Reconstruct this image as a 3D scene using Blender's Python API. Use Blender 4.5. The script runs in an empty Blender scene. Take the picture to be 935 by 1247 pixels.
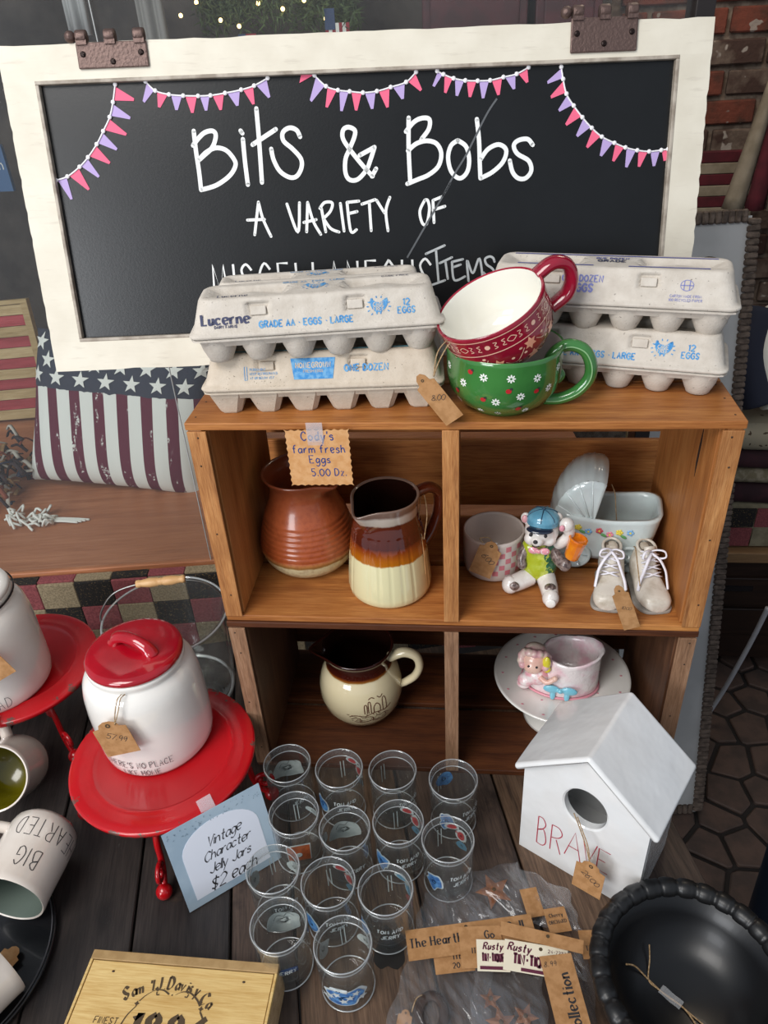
import bpy, math, random
from math import sin, cos, pi, radians, sqrt, atan2
from mathutils import Vector, Matrix
V = Vector
C = bpy.context.scene.collection
SC = bpy.context.scene
RND = random.Random(7)

# ---------------------------------------------------------------- camera
cam_d = bpy.data.cameras.new('camera'); cam = bpy.data.objects.new('camera', cam_d); C.objects.link(cam)
CAM = V((0.01094501, -0.81609049, 1.04405603)); YAW, PITCH, ROLL = -0.12441689, 0.57521716, 0.06186002
_f = V((sin(YAW)*cos(PITCH), cos(YAW)*cos(PITCH), -sin(PITCH))); _r = V((cos(YAW), -sin(YAW), 0)); _d = _f.cross(_r)
_r2 = cos(ROLL)*_r + sin(ROLL)*_d; _d2 = -sin(ROLL)*_r + cos(ROLL)*_d
m3 = Matrix((_r2, -_d2, -_f)).transposed()
cam.matrix_world = Matrix.Translation(CAM) @ m3.to_4x4()
cam_d.sensor_fit = 'HORIZONTAL'; cam_d.sensor_width = 36.0; cam_d.lens = 36.0*926.67/935
cam_d.clip_start = 0.02; cam_d.clip_end = 60
SC.camera = cam

# ---------------------------------------------------------------- world, lights, exposure
SC.view_settings.view_transform = 'Standard'; SC.view_settings.look = 'None'
SC.view_settings.gamma = 1.0; SC.view_settings.use_curve_mapping = False
SC.view_settings.exposure = 0.0
w = bpy.data.worlds.new('overcast_sky'); SC.world = w; w.use_nodes = True
bg = w.node_tree.nodes['Background']; bg.inputs[0].default_value = (0.80, 0.88, 1.0, 1); bg.inputs[1].default_value = 0.44
def area(name, loc, target, size, size_y, power, col):
    l = bpy.data.lights.new(name, 'AREA'); l.shape = 'RECTANGLE'; l.size = size; l.size_y = size_y; l.energy = power; l.color = col
    o = bpy.data.objects.new(name, l); C.objects.link(o); o.location = loc
    o.rotation_euler = (V(target)-V(loc)).to_track_quat('-Z', 'Y').to_euler(); return o
area('street_daylight', (-1.2, -1.7, 2.7), (0, 0.1, 0.3), 1.6, 1.4, 66, (1.0, 0.97, 0.93))
area('open_street_left', (-1.95, -2.9, 1.15), (-0.3, 0.1, 0.6), 1.3, 1.3, 56, (0.95, 0.97, 1.0))
area('shop_fill_light', (0.6, 1.15, 1.75), (0.4, 1.3, 0), 0.5, 0.3, 6.0, (1.0, 0.86, 0.68))  # added fill that brightens the shop interior, not a known lamp

# ---------------------------------------------------------------- object helpers
def tag(o, label=None, cat=None, group=None, kind=None):
    if label: o['label'] = label
    if cat: o['category'] = cat
    if group: o['group'] = group
    if kind: o['kind'] = kind
    return o
def thing(name, label, cat, loc=(0,0,0), rz=0.0, group=None, rot=None):
    o = bpy.data.objects.new(name, None); C.objects.link(o); o.empty_display_size = 0.02
    o.location = loc; o.rotation_euler = rot if rot else (0,0,rz)
    return tag(o, label, cat, group)
def srgb(h):
    h = h.lstrip('#'); r = []
    for i in (0,2,4):
        c = int(h[i:i+2],16)/255; r.append(c/12.92 if c <= 0.04045 else ((c+0.055)/1.055)**2.4)
    return (r[0], r[1], r[2], 1)

class MB:
    def __init__(s): s.v = []; s.f = []; s.m = []; s.s = []
    def add(s, vs, fs, mat=0, smooth=False):
        n = len(s.v); s.v += [tuple(v) for v in vs]
        for f in fs: s.f.append(tuple(i+n for i in f)); s.m.append(mat); s.s.append(smooth)
        return s
    def box(s, lo, hi, mat=0, M=None, taper=None):
        x0,y0,z0 = lo; x1,y1,z1 = hi
        vs = [V(p) for p in ((x0,y0,z0),(x1,y0,z0),(x1,y1,z0),(x0,y1,z0),(x0,y0,z1),(x1,y0,z1),(x1,y1,z1),(x0,y1,z1))]
        if taper:
            cx,cy = (x0+x1)/2,(y0+y1)/2
            for i in range(4,8): vs[i].x = cx+(vs[i].x-cx)*taper[0]; vs[i].y = cy+(vs[i].y-cy)*taper[1]
        if M: vs = [M @ v for v in vs]
        return s.add(vs, [(0,3,2,1),(4,5,6,7),(0,1,5,4),(1,2,6,5),(2,3,7,6),(3,0,4,7)], mat)
    def lathe(s, prof, seg=40, mat=0, M=None, fn=None, a0=0, smooth=True):
        vs = []; fs = []; n = len(prof)
        for i in range(seg):
            a = a0+2*pi*i/seg
            for (r,z) in prof:
                p = V((r*cos(a), r*sin(a), z))
                if fn: p = V(fn(p, a, r, z))
                vs.append(M @ p if M else p)
        for i in range(seg):
            j = (i+1) % seg
            for k in range(n-1):
                a_,b_,c_,d_ = i*n+k, j*n+k, j*n+k+1, i*n+k+1
                if prof[k][0] < 1e-7: fs.append((a_,c_,d_))
                elif prof[k+1][0] < 1e-7: fs.append((a_,b_,d_))
                else: fs.append((a_,b_,c_,d_))
        return s.add(vs, fs, mat, smooth)
    def tube(s, pts, r, seg=8, mat=0, caps=True, closed=False, flat=1.0, smooth=True):
        pts = [V(p) for p in pts]; n = len(pts)
        rr = r if isinstance(r,(list,tuple)) else [r]*n
        vs = []; fs = []; up = None
        for i,p in enumerate(pts):
            if closed: t = (pts[(i+1)%n]-pts[i-1])
            else: t = pts[min(i+1,n-1)]-pts[max(i-1,0)]
            t = t.normalized() if t.length > 1e-9 else V((0,0,1))
            if up is None:
                up = V((0,0,1)) if abs(t.z) < 0.9 else V((1,0,0))
            a = (up - t*up.dot(t)); a = a.normalized() if a.length > 1e-6 else t.orthogonal().normalized()
            up = a; b = t.cross(a)
            for k in range(seg):
                an = 2*pi*k/seg; vs.append(p + a*cos(an)*rr[i] + b*sin(an)*rr[i]*flat)
        for i in range(n if closed else n-1):
            j = (i+1)%n
            for k in range(seg):
                l = (k+1)%seg; fs.append((i*seg+k, i*seg+l, j*seg+l, j*seg+k))
        if caps and not closed:
            fs.append(tuple(range(seg))[::-1]); fs.append(tuple((n-1)*seg+k for k in range(seg)))
        return s.add(vs, fs, mat, smooth)
    def prism(s, poly, z0, z1, mat=0, M=None, smooth=False):
        n = len(poly); vs = [V((x,y,z0)) for x,y in poly]+[V((x,y,z1)) for x,y in poly]
        if M: vs = [M @ v for v in vs]
        return s.add(vs, [tuple(range(n))[::-1], tuple(range(n,2*n))]+[(i,(i+1)%n,n+(i+1)%n,n+i) for i in range(n)], mat, smooth)
    def grid(s, fn, nu, nv, mat=0, wrap=False, smooth=True):
        vs = [V(fn(i/nu, j/nv)) for i in range(nu+1) for j in range(nv+1)]; w_ = nv+1
        return s.add(vs, [(i*w_+j,(i+1)*w_+j,(i+1)*w_+j+1,i*w_+j+1) for i in range(nu) for j in range(nv)], mat, smooth)
    def ball(s, c, r, mat=0, seg=12, M=None):
        c = V(c); r = (r,r,r) if not isinstance(r,(tuple,list)) else r
        T = Matrix.Translation(c) @ (M if M else Matrix.Identity(4)) @ Matrix.Diagonal((r[0],r[1],r[2],1))
        n = max(6,seg//2+1); prof = [(sin(pi*k/n) if 0<k<n else 0, -cos(pi*k/n)) for k in range(n+1)]
        return s.lathe(prof, seg, mat, T)
    def ribbon(s, quads, fn, mat=0):
        for q in quads: s.add([fn(*p) for p in q], [tuple(range(len(q)))], mat)
        return s
    def build(s, name, mats, parent=None, loc=None, rot=None, bevel=0, bseg=2, sub=0, solid=0, kind=None, label=None, remesh=0, fixn=False):
        me = bpy.data.meshes.new(name); me.from_pydata(s.v, [], s.f)
        for m in (mats if isinstance(mats,(list,tuple)) else [mats]): me.materials.append(m)
        me.polygons.foreach_set('material_index', s.m); me.polygons.foreach_set('use_smooth', s.s); me.update()
        if fixn:
            import bmesh
            b = bmesh.new(); b.from_mesh(me); bmesh.ops.remove_doubles(b, verts=b.verts, dist=1e-6); bmesh.ops.recalc_face_normals(b, faces=b.faces); b.to_mesh(me); b.free()
        o = bpy.data.objects.new(name, me); C.objects.link(o)
        if parent: o.parent = parent
        if loc: o.location = loc
        if rot: o.rotation_euler = rot
        if remesh:
            r_ = o.modifiers.new('r','REMESH'); r_.mode = 'VOXEL'; r_.voxel_size = remesh; r_.use_smooth_shade = True
            q_ = o.modifiers.new('s','SMOOTH'); q_.iterations = 4; q_.factor = 0.6
        if solid:
            b_ = o.modifiers.new('t','SOLIDIFY'); b_.thickness = solid; b_.offset = 0
        if bevel:
            b_ = o.modifiers.new('b','BEVEL'); b_.width = bevel; b_.segments = bseg; b_.limit_method = 'ANGLE'; b_.angle_limit = radians(40)
            if bseg > 1: b_.harden_normals = False
        if sub:
            b_ = o.modifiers.new('u','SUBSURF'); b_.levels = sub; b_.render_levels = sub
        if kind: o['kind'] = kind
        if label: o['label'] = label
        return o
def dup(root, loc, rz=None, label=None, group=None, rot=None):
    r = root.copy(); C.objects.link(r); r.location = loc
    if rz is not None: r.rotation_euler = (0,0,rz)
    if rot: r.rotation_euler = rot
    if label: r['label'] = label
    if group: r['group'] = group
    for ch in list(root.children):
        c_ = ch.copy(); C.objects.link(c_); c_.parent = r
        for g in ch.children: d_ = g.copy(); C.objects.link(d_); d_.parent = c_
    return r
def cr(pts, n=6, closed=False):
    """Catmull-Rom through points of any dimension"""
    P = [tuple(p) for p in pts]; out = []; N = len(P)
    if N < 3: return P
    rng = range(N if closed else N-1)
    for i in rng:
        g = (lambda k: P[k % N]) if closed else (lambda k: P[min(max(k,0),N-1)])
        a,b,c_,d_ = g(i-1), g(i), g(i+1), g(i+2)
        for k in range(n):
            t = k/n
            out.append(tuple(0.5*(2*b[j]+(c_[j]-a[j])*t+(2*a[j]-5*b[j]+4*c_[j]-d_[j])*t*t+(3*b[j]-a[j]-3*c_[j]+d_[j])*t**3) for j in range(len(b))))
    if not closed: out.append(P[-1])
    return out

# ---------------------------------------------------------------- stroke lettering (drawn letter by letter, no font files)
GL = {
'A':"04 3e 64|18 58",'B':"04 0e|~0e 3e 5c 3a 09|09 ~09 4a 66 44 04",'C':"~6c 3e 0b 07 34 66",'D':"04 0e|~0e 4d 69 45 04",'E':"6e 0e 04 64|09 49",'F':"6e 0e 04|09 49",
'G':"~6c 3e 0b 07 34 65|65 69 39",'H':"04 0e|64 6e|09 69",'I':"04 0e",'J':"~5e 56 34 06",'K':"04 0e|6e 09 64",'L':"0e 04 54",'M':"04 1e 45 7e 84",'N':"04 0e 64 6e",
'O':"~3e 0b 07 34 67 6b 3e",'P':"04 0e|~0e 4e 6c 4a 09",'Q':"~3e 0b 07 34 67 6b 3e|46 63",'R':"04 0e|~0e 4e 6c 4a 09|39 64",'S':"~6c 3e 0c 29 57 34 06",'T':"0e 6e|3e 34",'U':"~0e 07 34 67 6e",
'V':"0e 34 6e",'W':"0e 24 4c 64 8e",'X':"0e 64|6e 04",'Y':"0e 39 6e|39 34",'Z':"0e 6e 04 64",'&':"~74 3a 1c 3e 5c 18 05 34 59",
'a':"~59 2a 07 24 57|5a 54",'b':"0e 04|~07 2a 59 55 24 06",'c':"~59 2a 08 06 24 55",'d':"~59 2a 07 24 57|5e 54",'e':"~07 58 4a 1a 07 24 55",'f':"~5e 3e 2b 24|0a 4a",'g':"~59 2a 07 24 57|~5a 53 30 01",
'h':"0e 04|~08 2a 49 54",'i':"0a 04|0c 0d",'j':"~3a 32 10",'k':"0e 04|5a 07 54",'l':"0e 04",'m':"0a 04|08 2a 3a 48 44|48 6a 7a 88 84",'n':"0a 04|~08 2a 49 54",'o':"~2a 08 06 24 56 58 2a",'p':"0a 00|~07 2a 59 55 24 06",
'r':"0a 04|~07 2a 4a",'s':"~49 2a 08 37 45 24 05",'t':"~2e 25 44|0a 4a",'u':"~0a 05 24 47|4a 44",'v':"0a 24 5a",'w':"0a 24 39 54 7a",'x':"0a 54|5a 04",'y':"0a 24|5a 10",'z':"0a 4a 04 44",
'0':"~3e 0b 07 34 67 6b 3e",'1':"1c 3e 34",'2':"~0c 3e 6b 37 04|04 64",'3':"~0d 3e 5c 2a 57 34 05",'4':"44 4e 07 67",'5':"5e 0e 0a|~0a 3a 57 34 05",'6':"~5e 1a 06 34 57 3a 07",'7':"0e 6e 24",'8':"~3e 1c 39 66 34 06 39 5c 3e",'9':"~5b 28 1c 3e 5b 54",
'$':"~6c 3d 0c 29 57 35 06|3f 33",'.':"04 15",'-':"19 49","'":"0e 0b",'*':"18 29",'/':"04 6f",
}
def glyph(ch):
    out = []; wid = 0
    for st in GL.get(ch,'').split('|'):
        if not st: continue
        sm = '~' in st; pts = [(int(t[0],36), int(t[1],36)-4) for t in st.replace('~','').split()]
        wid = max([wid]+[p[0] for p in pts]); out.append((pts, sm))
    return out, wid
def stroke_quads(pts, w, nib=None, contrast=0.0, step=None):
    """2D ribbon quads along a polyline; the pen nib may widen some directions"""
    q = []; n = len(pts)
    if n < 2: return q
    L = []; 
    for i in range(n):
        a = pts[max(i-1,0)]; b = pts[min(i+1,n-1)]; dx,dy = b[0]-a[0], b[1]-a[1]; l = math.hypot(dx,dy) or 1
        ww = w
        if nib is not None: ww = w*(1-contrast+contrast*abs(sin(atan2(dy,dx)-nib))*1.6)
        L.append((pts[i][0]-dy/l*ww/2, pts[i][1]+dx/l*ww/2, pts[i][0]+dy/l*ww/2, pts[i][1]-dx/l*ww/2))
    for i in range(n-1):
        a,b = L[i],L[i+1]; q.append([(a[0],a[1]),(b[0],b[1]),(b[2],b[3]),(a[2],a[3])])
    return q
def resample(pts, step):
    out = [pts[0]]
    for a,b in zip(pts, pts[1:]):
        l = math.hypot(b[0]-a[0], b[1]-a[1]); k = max(1,int(l/step))
        for i in range(1,k+1): out.append((a[0]+(b[0]-a[0])*i/k, a[1]+(b[1]-a[1])*i/k))
    return out
def text2d(s, size, wt=0.12, slant=0.0, space=1.0, nib=None, contrast=0, serif=False, wide=1.0, align='c', jit=0, step=None, bounce=0):
    u = size/10; x = 0; Q = []; rr = random.Random(len(s)*31+int(size*9999))
    for ch in s:
        if ch == ' ': x += 4.5*u*wide; continue
        strokes, wd = glyph(ch); dy = rr.uniform(-bounce,bounce)*size
        for pts, sm in strokes:
            p = [(x+px*u*wide+rr.uniform(-jit,jit)*u+slant*py*u, py*u+dy+rr.uniform(-jit,jit)*u) for px,py in pts]
            ends = [pts[0],pts[-1]]
            if not sm and len(p) == 2:      # lengthen the square ends by half a pen width
                pass
            if sm: p = cr(p, 4)
            if step: p = resample(p, step)
            Q += stroke_quads(p, size*wt, nib, contrast)
            if serif:
                for (e,o_) in ((pts[0],pts[1]),(pts[-1],pts[-2])):
                    if e[1] in (0,10,6,-4) and abs(e[0]-o_[0]) <= 3 and abs(e[1]-o_[1]) > 2 and not sm:
                        ex = x+e[0]*u*wide+slant*e[1]*u; ey = e[1]*u+dy
                        Q += stroke_quads([(ex-1.3*u,ey),(ex+1.3*u,ey)], size*0.05)
        x += (wd*wide + 2.6*space)*u
    wid = x-2.6*space*u; sh = {'c':-wid/2,'l':0,'r':-wid}[align]
    return [[(a+sh,b) for a,b in q] for q in Q]
def pmap(O, U, W, off=0.0, N=None):
    O = V(O); U = V(U).normalized(); W = V(W).normalized(); N = V(N) if N else U.cross(W)
    return lambda a,b: O+U*a+W*b+N*off
def star_poly(r, n=5, k=0.42, a0=pi/2):
    return [((r if i%2==0 else r*k)*cos(a0+pi*i/n), (r if i%2==0 else r*k)*sin(a0+pi*i/n)) for i in range(2*n)]

# ---------------------------------------------------------------- materials
def nodes(name):
    m = bpy.data.materials.new(name); m.use_nodes = True; nt = m.node_tree
    return m, nt, nt.nodes['Principled BSDF']
def nn(nt, t, **kw):
    n = nt.nodes.new(t)
    for k,v in kw.items():
        if hasattr(n,k): setattr(n,k,v)
        else: n.inputs[k].default_value = v
    return n
def coords(nt, scale=(1,1,1), rot=(0,0,0), rand=True):
    tc = nt.nodes.new('ShaderNodeTexCoord'); mp = nt.nodes.new('ShaderNodeMapping')
    mp.inputs['Scale'].default_value = scale; mp.inputs['Rotation'].default_value = rot
    if rand:
        oi = nt.nodes.new('ShaderNodeObjectInfo'); ad = nt.nodes.new('ShaderNodeVectorMath'); ad.operation = 'MULTIPLY_ADD'
        nt.links.new(oi.outputs['Random'], ad.inputs[0]); ad.inputs[1].default_value = (7,13,5)
        nt.links.new(tc.outputs['Object'], ad.inputs[2]); nt.links.new(ad.outputs[0], mp.inputs['Vector'])
    else: nt.links.new(tc.outputs['Object'], mp.inputs['Vector'])
    return mp.outputs[0]
def noise(nt, vec, scale, detail=4, rough=0.55, dist=0.0):
    n = nn(nt, 'ShaderNodeTexNoise'); n.inputs['Scale'].default_value = scale; n.inputs['Detail'].default_value = detail
    n.inputs['Roughness'].default_value = rough; n.inputs['Distortion'].default_value = dist; nt.links.new(vec, n.inputs['Vector']); return n.outputs['Fac']
def ramp(nt, fac, stops):
    r = nt.nodes.new('ShaderNodeValToRGB'); el = r.color_ramp.elements
    while len(el) < len(stops): el.new(0.5)
    for e,(p,c_) in zip(el, stops): e.position = p; e.color = c_ if len(c_) == 4 else (*c_,1)
    nt.links.new(fac, r.inputs[0]); return r.outputs[0]
def mixc(nt, fac, a, b, blend='MIX'):
    m = nt.nodes.new('ShaderNodeMix'); m.data_type = 'RGBA'; m.blend_type = blend
    for i,x in ((0,fac),(6,a),(7,b)):
        if hasattr(x,'is_linked') or isinstance(x, bpy.types.NodeSocket): nt.links.new(x, m.inputs[i])
        else: m.inputs[i].default_value = x
    return m.outputs[2]
def bump(nt, P, h, strength=0.3, dist=0.001):
    b = nt.nodes.new('ShaderNodeBump'); b.inputs['Strength'].default_value = strength; b.inputs['Distance'].default_value = dist
    nt.links.new(h, b.inputs['Height']); nt.links.new(b.outputs[0], P.inputs['Normal'])
def mat(name, col, rough=0.5, metal=0, coat=0, col2=None, vs=30, lo=0.4, hi=0.6, stretch=(1,1,1), bm=0, bs=200, bd=0.0006, spec=0.5, detail=4, sheen=0, speck=None, emit=0, trans=0, ior=1.45, alpha=1):
    m, nt, P = nodes(name); c1 = srgb(col)
    P.inputs['Roughness'].default_value = rough; P.inputs['Metallic'].default_value = metal; P.inputs['Specular IOR Level'].default_value = spec
    P.inputs['Coat Weight'].default_value = coat; P.inputs['Coat Roughness'].default_value = 0.05
    P.inputs['Base Color'].default_value = c1
    if trans: P.inputs['Transmission Weight'].default_value = trans; P.inputs['IOR'].default_value = ior
    if sheen: P.inputs['Sheen Weight'].default_value = sheen
    if emit: P.inputs['Emission Color'].default_value = c1; P.inputs['Emission Strength'].default_value = emit
    out = None
    if col2 or bm or speck: vec = coords(nt, stretch)
    if col2:
        out = ramp(nt, noise(nt, vec, vs, detail), [(lo,c1),(hi,srgb(col2))])
    if speck:
        sc_, th, colr = speck; f = ramp(nt, noise(nt, vec, sc_, 2), [(th,(0,0,0,1)),(min(th+0.03,1),(1,1,1,1))])
        out = mixc(nt, f, out if out else c1, srgb(colr))
    if out: nt.links.new(out, P.inputs['Base Color'])
    if bm: bump(nt, P, noise(nt, vec, bs, 3), bm, bd)
    return m
def wood(name, base, dark, light=None, axis='X', rough=0.55, k=1.0, bm=0.25, worn=None, knots=True, spec=0.4, coat=0):
    m, nt, P = nodes(name); st = {'X':(0.06,1,1),'Y':(1,0.06,1),'Z':(1,1,0.06)}[axis]
    vec = coords(nt, tuple(x*k for x in st)); v2 = coords(nt, (k,k,k)); 
    a = noise(nt, vec, 60, 6, 0.6, 0.4); b = noise(nt, vec, 420, 3, 0.6)
    c0 = ramp(nt, a, [(0.30,srgb(dark)),(0.50,srgb(base)),(0.72,srgb(light or base))])
    c1 = mixc(nt, 0.35, c0, ramp(nt, b, [(0.35,srgb(dark)),(0.6,srgb(light or base))]), 'MIX')
    big = noise(nt, v2, 5, 3); c2 = mixc(nt, ramp(nt, big, [(0.35,(0,0,0,1)),(0.7,(0.55,0.55,0.55,1))]), c1, srgb(dark))
    if knots:
        st2 = {'X':(0.45,1,1),'Y':(1,0.45,1),'Z':(1,1,0.45)}[axis]
        vo = nn(nt,'ShaderNodeTexVoronoi'); vo.inputs['Scale'].default_value = 9*k; nt.links.new(coords(nt, st2), vo.inputs['Vector'])
        c2 = mixc(nt, ramp(nt, vo.outputs['Distance'], [(0.05,(0.75,0.75,0.75,1)),(0.13,(0,0,0,1))]), c2, srgb(dark))
    if worn:
        c2 = mixc(nt, ramp(nt, noise(nt, v2, worn[1], 6, 0.65), [(worn[2],(0,0,0,1)),(worn[2]+worn[3],(1,1,1,1))]), c2, srgb(worn[0]))
    nt.links.new(c2, P.inputs['Base Color']); P.inputs['Roughness'].default_value = rough; P.inputs['Specular IOR Level'].default_value = spec
    P.inputs['Coat Weight'].default_value = coat
    if bm: bump(nt, P, b, bm, 0.0008)
    return m
def film(name, tint=(1,1,1,1), gloss=0.25, rough=0.08, bm=0.0, bs=40, milky=0.0):
    """thin clear sheet: light passes straight through, the rest is a mirror sheen that grows at grazing angles"""
    m = bpy.data.materials.new(name); m.use_nodes = True; nt = m.node_tree; nt.nodes.clear()
    o = nt.nodes.new('ShaderNodeOutputMaterial'); t = nt.nodes.new('ShaderNodeBsdfTransparent'); t.inputs[0].default_value = tint
    g = nt.nodes.new('ShaderNodeBsdfGlossy'); g.inputs['Roughness'].default_value = rough
    fr = nt.nodes.new('ShaderNodeLayerWeight'); fr.inputs[0].default_value = 0.5; pw_ = nt.nodes.new('ShaderNodeMath'); pw_.operation = 'POWER'; pw_.inputs[1].default_value = 3.5
    ma = nt.nodes.new('ShaderNodeMath'); ma.operation = 'MULTIPLY_ADD'; ma.inputs[1].default_value = 0.8; ma.inputs[2].default_value = gloss; ma.use_clamp = True
    nt.links.new(fr.outputs['Facing'], pw_.inputs[0]); nt.links.new(pw_.outputs[0], ma.inputs[0]); mx = nt.nodes.new('ShaderNodeMixShader'); nt.links.new(ma.outputs[0], mx.inputs[0])
    nt.links.new(t.outputs[0], mx.inputs[1]); nt.links.new(g.outputs[0], mx.inputs[2]); last = mx
    if milky:
        d = nt.nodes.new('ShaderNodeBsdfDiffuse'); d.inputs[0].default_value = (0.9,0.92,0.95,1); m2 = nt.nodes.new('ShaderNodeMixShader'); m2.inputs[0].default_value = milky
        nt.links.new(mx.outputs[0], m2.inputs[1]); nt.links.new(d.outputs[0], m2.inputs[2]); last = m2
    nt.links.new(last.outputs[0], o.inputs[0])
    if bm:
        vec = coords(nt); b = nt.nodes.new('ShaderNodeBump'); b.inputs['Strength'].default_value = bm; b.inputs['Distance'].default_value = 0.004
        nt.links.new(noise(nt, vec, bs, 3), b.inputs['Height']); nt.links.new(b.outputs[0], g.inputs['Normal']); nt.links.new(b.outputs[0], fr.inputs['Normal'])
    return m
def glass(name, col='#eef6f2', rough=0.0, ior=1.45):
    m, nt, P = nodes(name); P.inputs['Base Color'].default_value = srgb(col); P.inputs['Roughness'].default_value = rough
    P.inputs['Transmission Weight'].default_value = 1; P.inputs['IOR'].default_value = ior; return m
# ---------------------------------------------------------------- shared materials
M = {}
M['plank'] = wood('table_plank', '#4b3d36', '#241d1b', '#6a574b', 'Y', 0.5, 1.0, 0.5, ('#2a221f', 9, 0.52, 0.16), spec=0.35)
M['plank2'] = wood('table_plank_brown', '#5c4636', '#2e231d', '#7d6450', 'Y', 0.5, 1.0, 0.5, ('#30261f', 7, 0.55, 0.2), spec=0.35)
M['plank_dark'] = wood('table_plank_black', '#37312f', '#1f1c1c', '#4a423e', 'Y', 0.42, 1.0, 0.4, ('#4a372b', 9, 0.62, 0.12), spec=0.4)
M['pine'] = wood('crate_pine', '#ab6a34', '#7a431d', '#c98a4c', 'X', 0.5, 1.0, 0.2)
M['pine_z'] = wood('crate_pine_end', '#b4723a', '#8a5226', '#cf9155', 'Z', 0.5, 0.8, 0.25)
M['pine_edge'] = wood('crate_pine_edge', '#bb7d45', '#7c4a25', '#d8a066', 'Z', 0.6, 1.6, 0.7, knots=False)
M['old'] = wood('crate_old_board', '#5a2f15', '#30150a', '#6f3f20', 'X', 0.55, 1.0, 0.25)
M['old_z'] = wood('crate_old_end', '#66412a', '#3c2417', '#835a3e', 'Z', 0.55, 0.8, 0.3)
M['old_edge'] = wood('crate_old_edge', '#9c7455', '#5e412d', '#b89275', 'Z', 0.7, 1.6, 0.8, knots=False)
M['sill_wood'] = wood('sill_wood', '#b0714c', '#8f583a', '#c68a64', 'X', 0.45, 0.6, 0.1, knots=False, spec=0.5)
M['steel'] = mat('steel', '#9a9a98', 0.3, 1.0)
M['nail'] = mat('nail_head', '#4a3a30', 0.5, 0.7)
M['kraft'] = mat('kraft_paper', '#b3875c', 0.85, col2='#a2774d', vs=90, bm=0.2, bs=500, spec=0.2)
M['kraft_l'] = mat('kraft_card_light', '#d3a270', 0.85, col2='#c8935f', vs=120, bm=0.15, bs=500, spec=0.2)
M['twine'] = mat('jute_twine', '#b59a78', 0.9, col2='#8f7452', vs=400, bm=0.6, bs=900, bd=0.0008, spec=0.1)
M['ink'] = mat('black_ink', '#2c2a2c', 0.6); M['ink_blue'] = mat('blue_ink', '#2c3f7c', 0.6); M['ink_navy'] = mat('navy_print', '#2b3260', 0.7)
M['ink_brown'] = mat('brown_print', '#4b3a24', 0.7); M['print_blue'] = mat('blue_print', '#4f8fc9', 0.8); M['print_grey'] = mat('faded_print', '#8a6b52', 0.8)
M['tape'] = film('clear_tape', (0.98,0.97,1,1), 0.04, 0.3, milky=0.22)
M['chalkwhite'] = mat('white_paint_pen', '#f1f2f0', 0.6)
M['white_glaze'] = mat('white_glaze', '#efece6', 0.1, coat=0.6, col2='#e6e1da', vs=8, lo=0.3, hi=0.8, bm=0.12, bs=14, bd=0.004)
M['bird_glaze'] = mat('white_birdhouse_glaze', '#edeeee', 0.13, coat=0.6, col2='#dedddb', vs=9, lo=0.35, hi=0.75, bm=0.35, bs=14, bd=0.008)
M['red_glaze'] = mat('red_glaze', '#b50f22', 0.1, coat=0.8, col2='#9c0a1c', vs=10, bm=0.1, bs=20, bd=0.003)
M['red_enamel'] = mat('red_enamel', '#b90c16', 0.22, coat=0.35, col2='#a20c14', vs=10, bm=0.08, bs=30, bd=0.002)
M['glass'] = film('jelly_glass', (0.955,0.965,0.955,1), 0.015, 0.0, milky=0.012); M['glass_rim'] = film('jelly_glass_rim', (0.92,0.935,0.925,1), 0.07, 0.0, milky=0.035); M['glass_line'] = film('jelly_glass_ring', (0.8,0.83,0.82,1), 0.35, 0.02, milky=0.30)
M['white_print'] = mat('white_enamel_print', '#cdd3d3', 0.5, col2='#b7c0c2', vs=60)
M['blk'] = mat('black_lacquer', '#17181b', 0.25, coat=0.2, bm=0.1, bs=60)

# ---------------------------------------------------------------- the setting
def structure(name, mb, m, parent=None, **kw):
    o = mb.build(name, m, parent, **kw)
    if not parent: o['kind'] = 'structure'
    return o
# pavers outside and in: crazy-paved stones laid in dark joints
FZ = -0.75
M['joint'] = mat('paver_joint', '#26211f', 0.9, bm=0.4, bs=80)
M['paver'] = mat('paver_stone', '#59463d', 0.75, col2='#453832', vs=14, bm=0.4, bs=90, bd=0.002)
floor = MB(); floor.box((-3.2,-3.4,FZ-0.12),(3.2,3.2,FZ-0.006)); floor = structure('floor', floor, M['joint'])
def clip(poly, nx, ny, d):
    out = []
    for i in range(len(poly)):
        a, b = poly[i], poly[(i+1)%len(poly)]; da = a[0]*nx+a[1]*ny-d; db = b[0]*nx+b[1]*ny-d
        if da <= 0: out.append(a)
        if da*db < 0: t = da/(da-db); out.append((a[0]+(b[0]-a[0])*t, a[1]+(b[1]-a[1])*t))
    return out
seeds = []
for i in range(-1,12):
    for j in range(-1,16):
        seeds.append((0.36+i*0.105+(j%2)*0.052+RND.uniform(-.03,.03), -0.30+j*0.098+RND.uniform(-.03,.03)))
for (sx,sy) in seeds:
    if not (0.36 < sx < 1.35 and -0.26 < sy < 1.15): continue
    poly = [(sx-.2,sy-.2),(sx+.2,sy-.2),(sx+.2,sy+.2),(sx-.2,sy+.2)]
    for (ox,oy) in seeds:
        dx,dy = ox-sx, oy-sy; l = math.hypot(dx,dy)
        if 0 < l < 0.3: poly = clip(poly, dx/l, dy/l, (sx*dx+sy*dy)/l + l/2 - 0.006)
    if len(poly) < 3: continue
    b = MB(); b.prism([(x-sx,y-sy) for x,y in poly], -0.01, RND.uniform(0.001,0.005)); o = b.build('paving_stone', M['paver'], floor, loc=(sx,sy,FZ), bevel=0.003, bseg=1)

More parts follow.
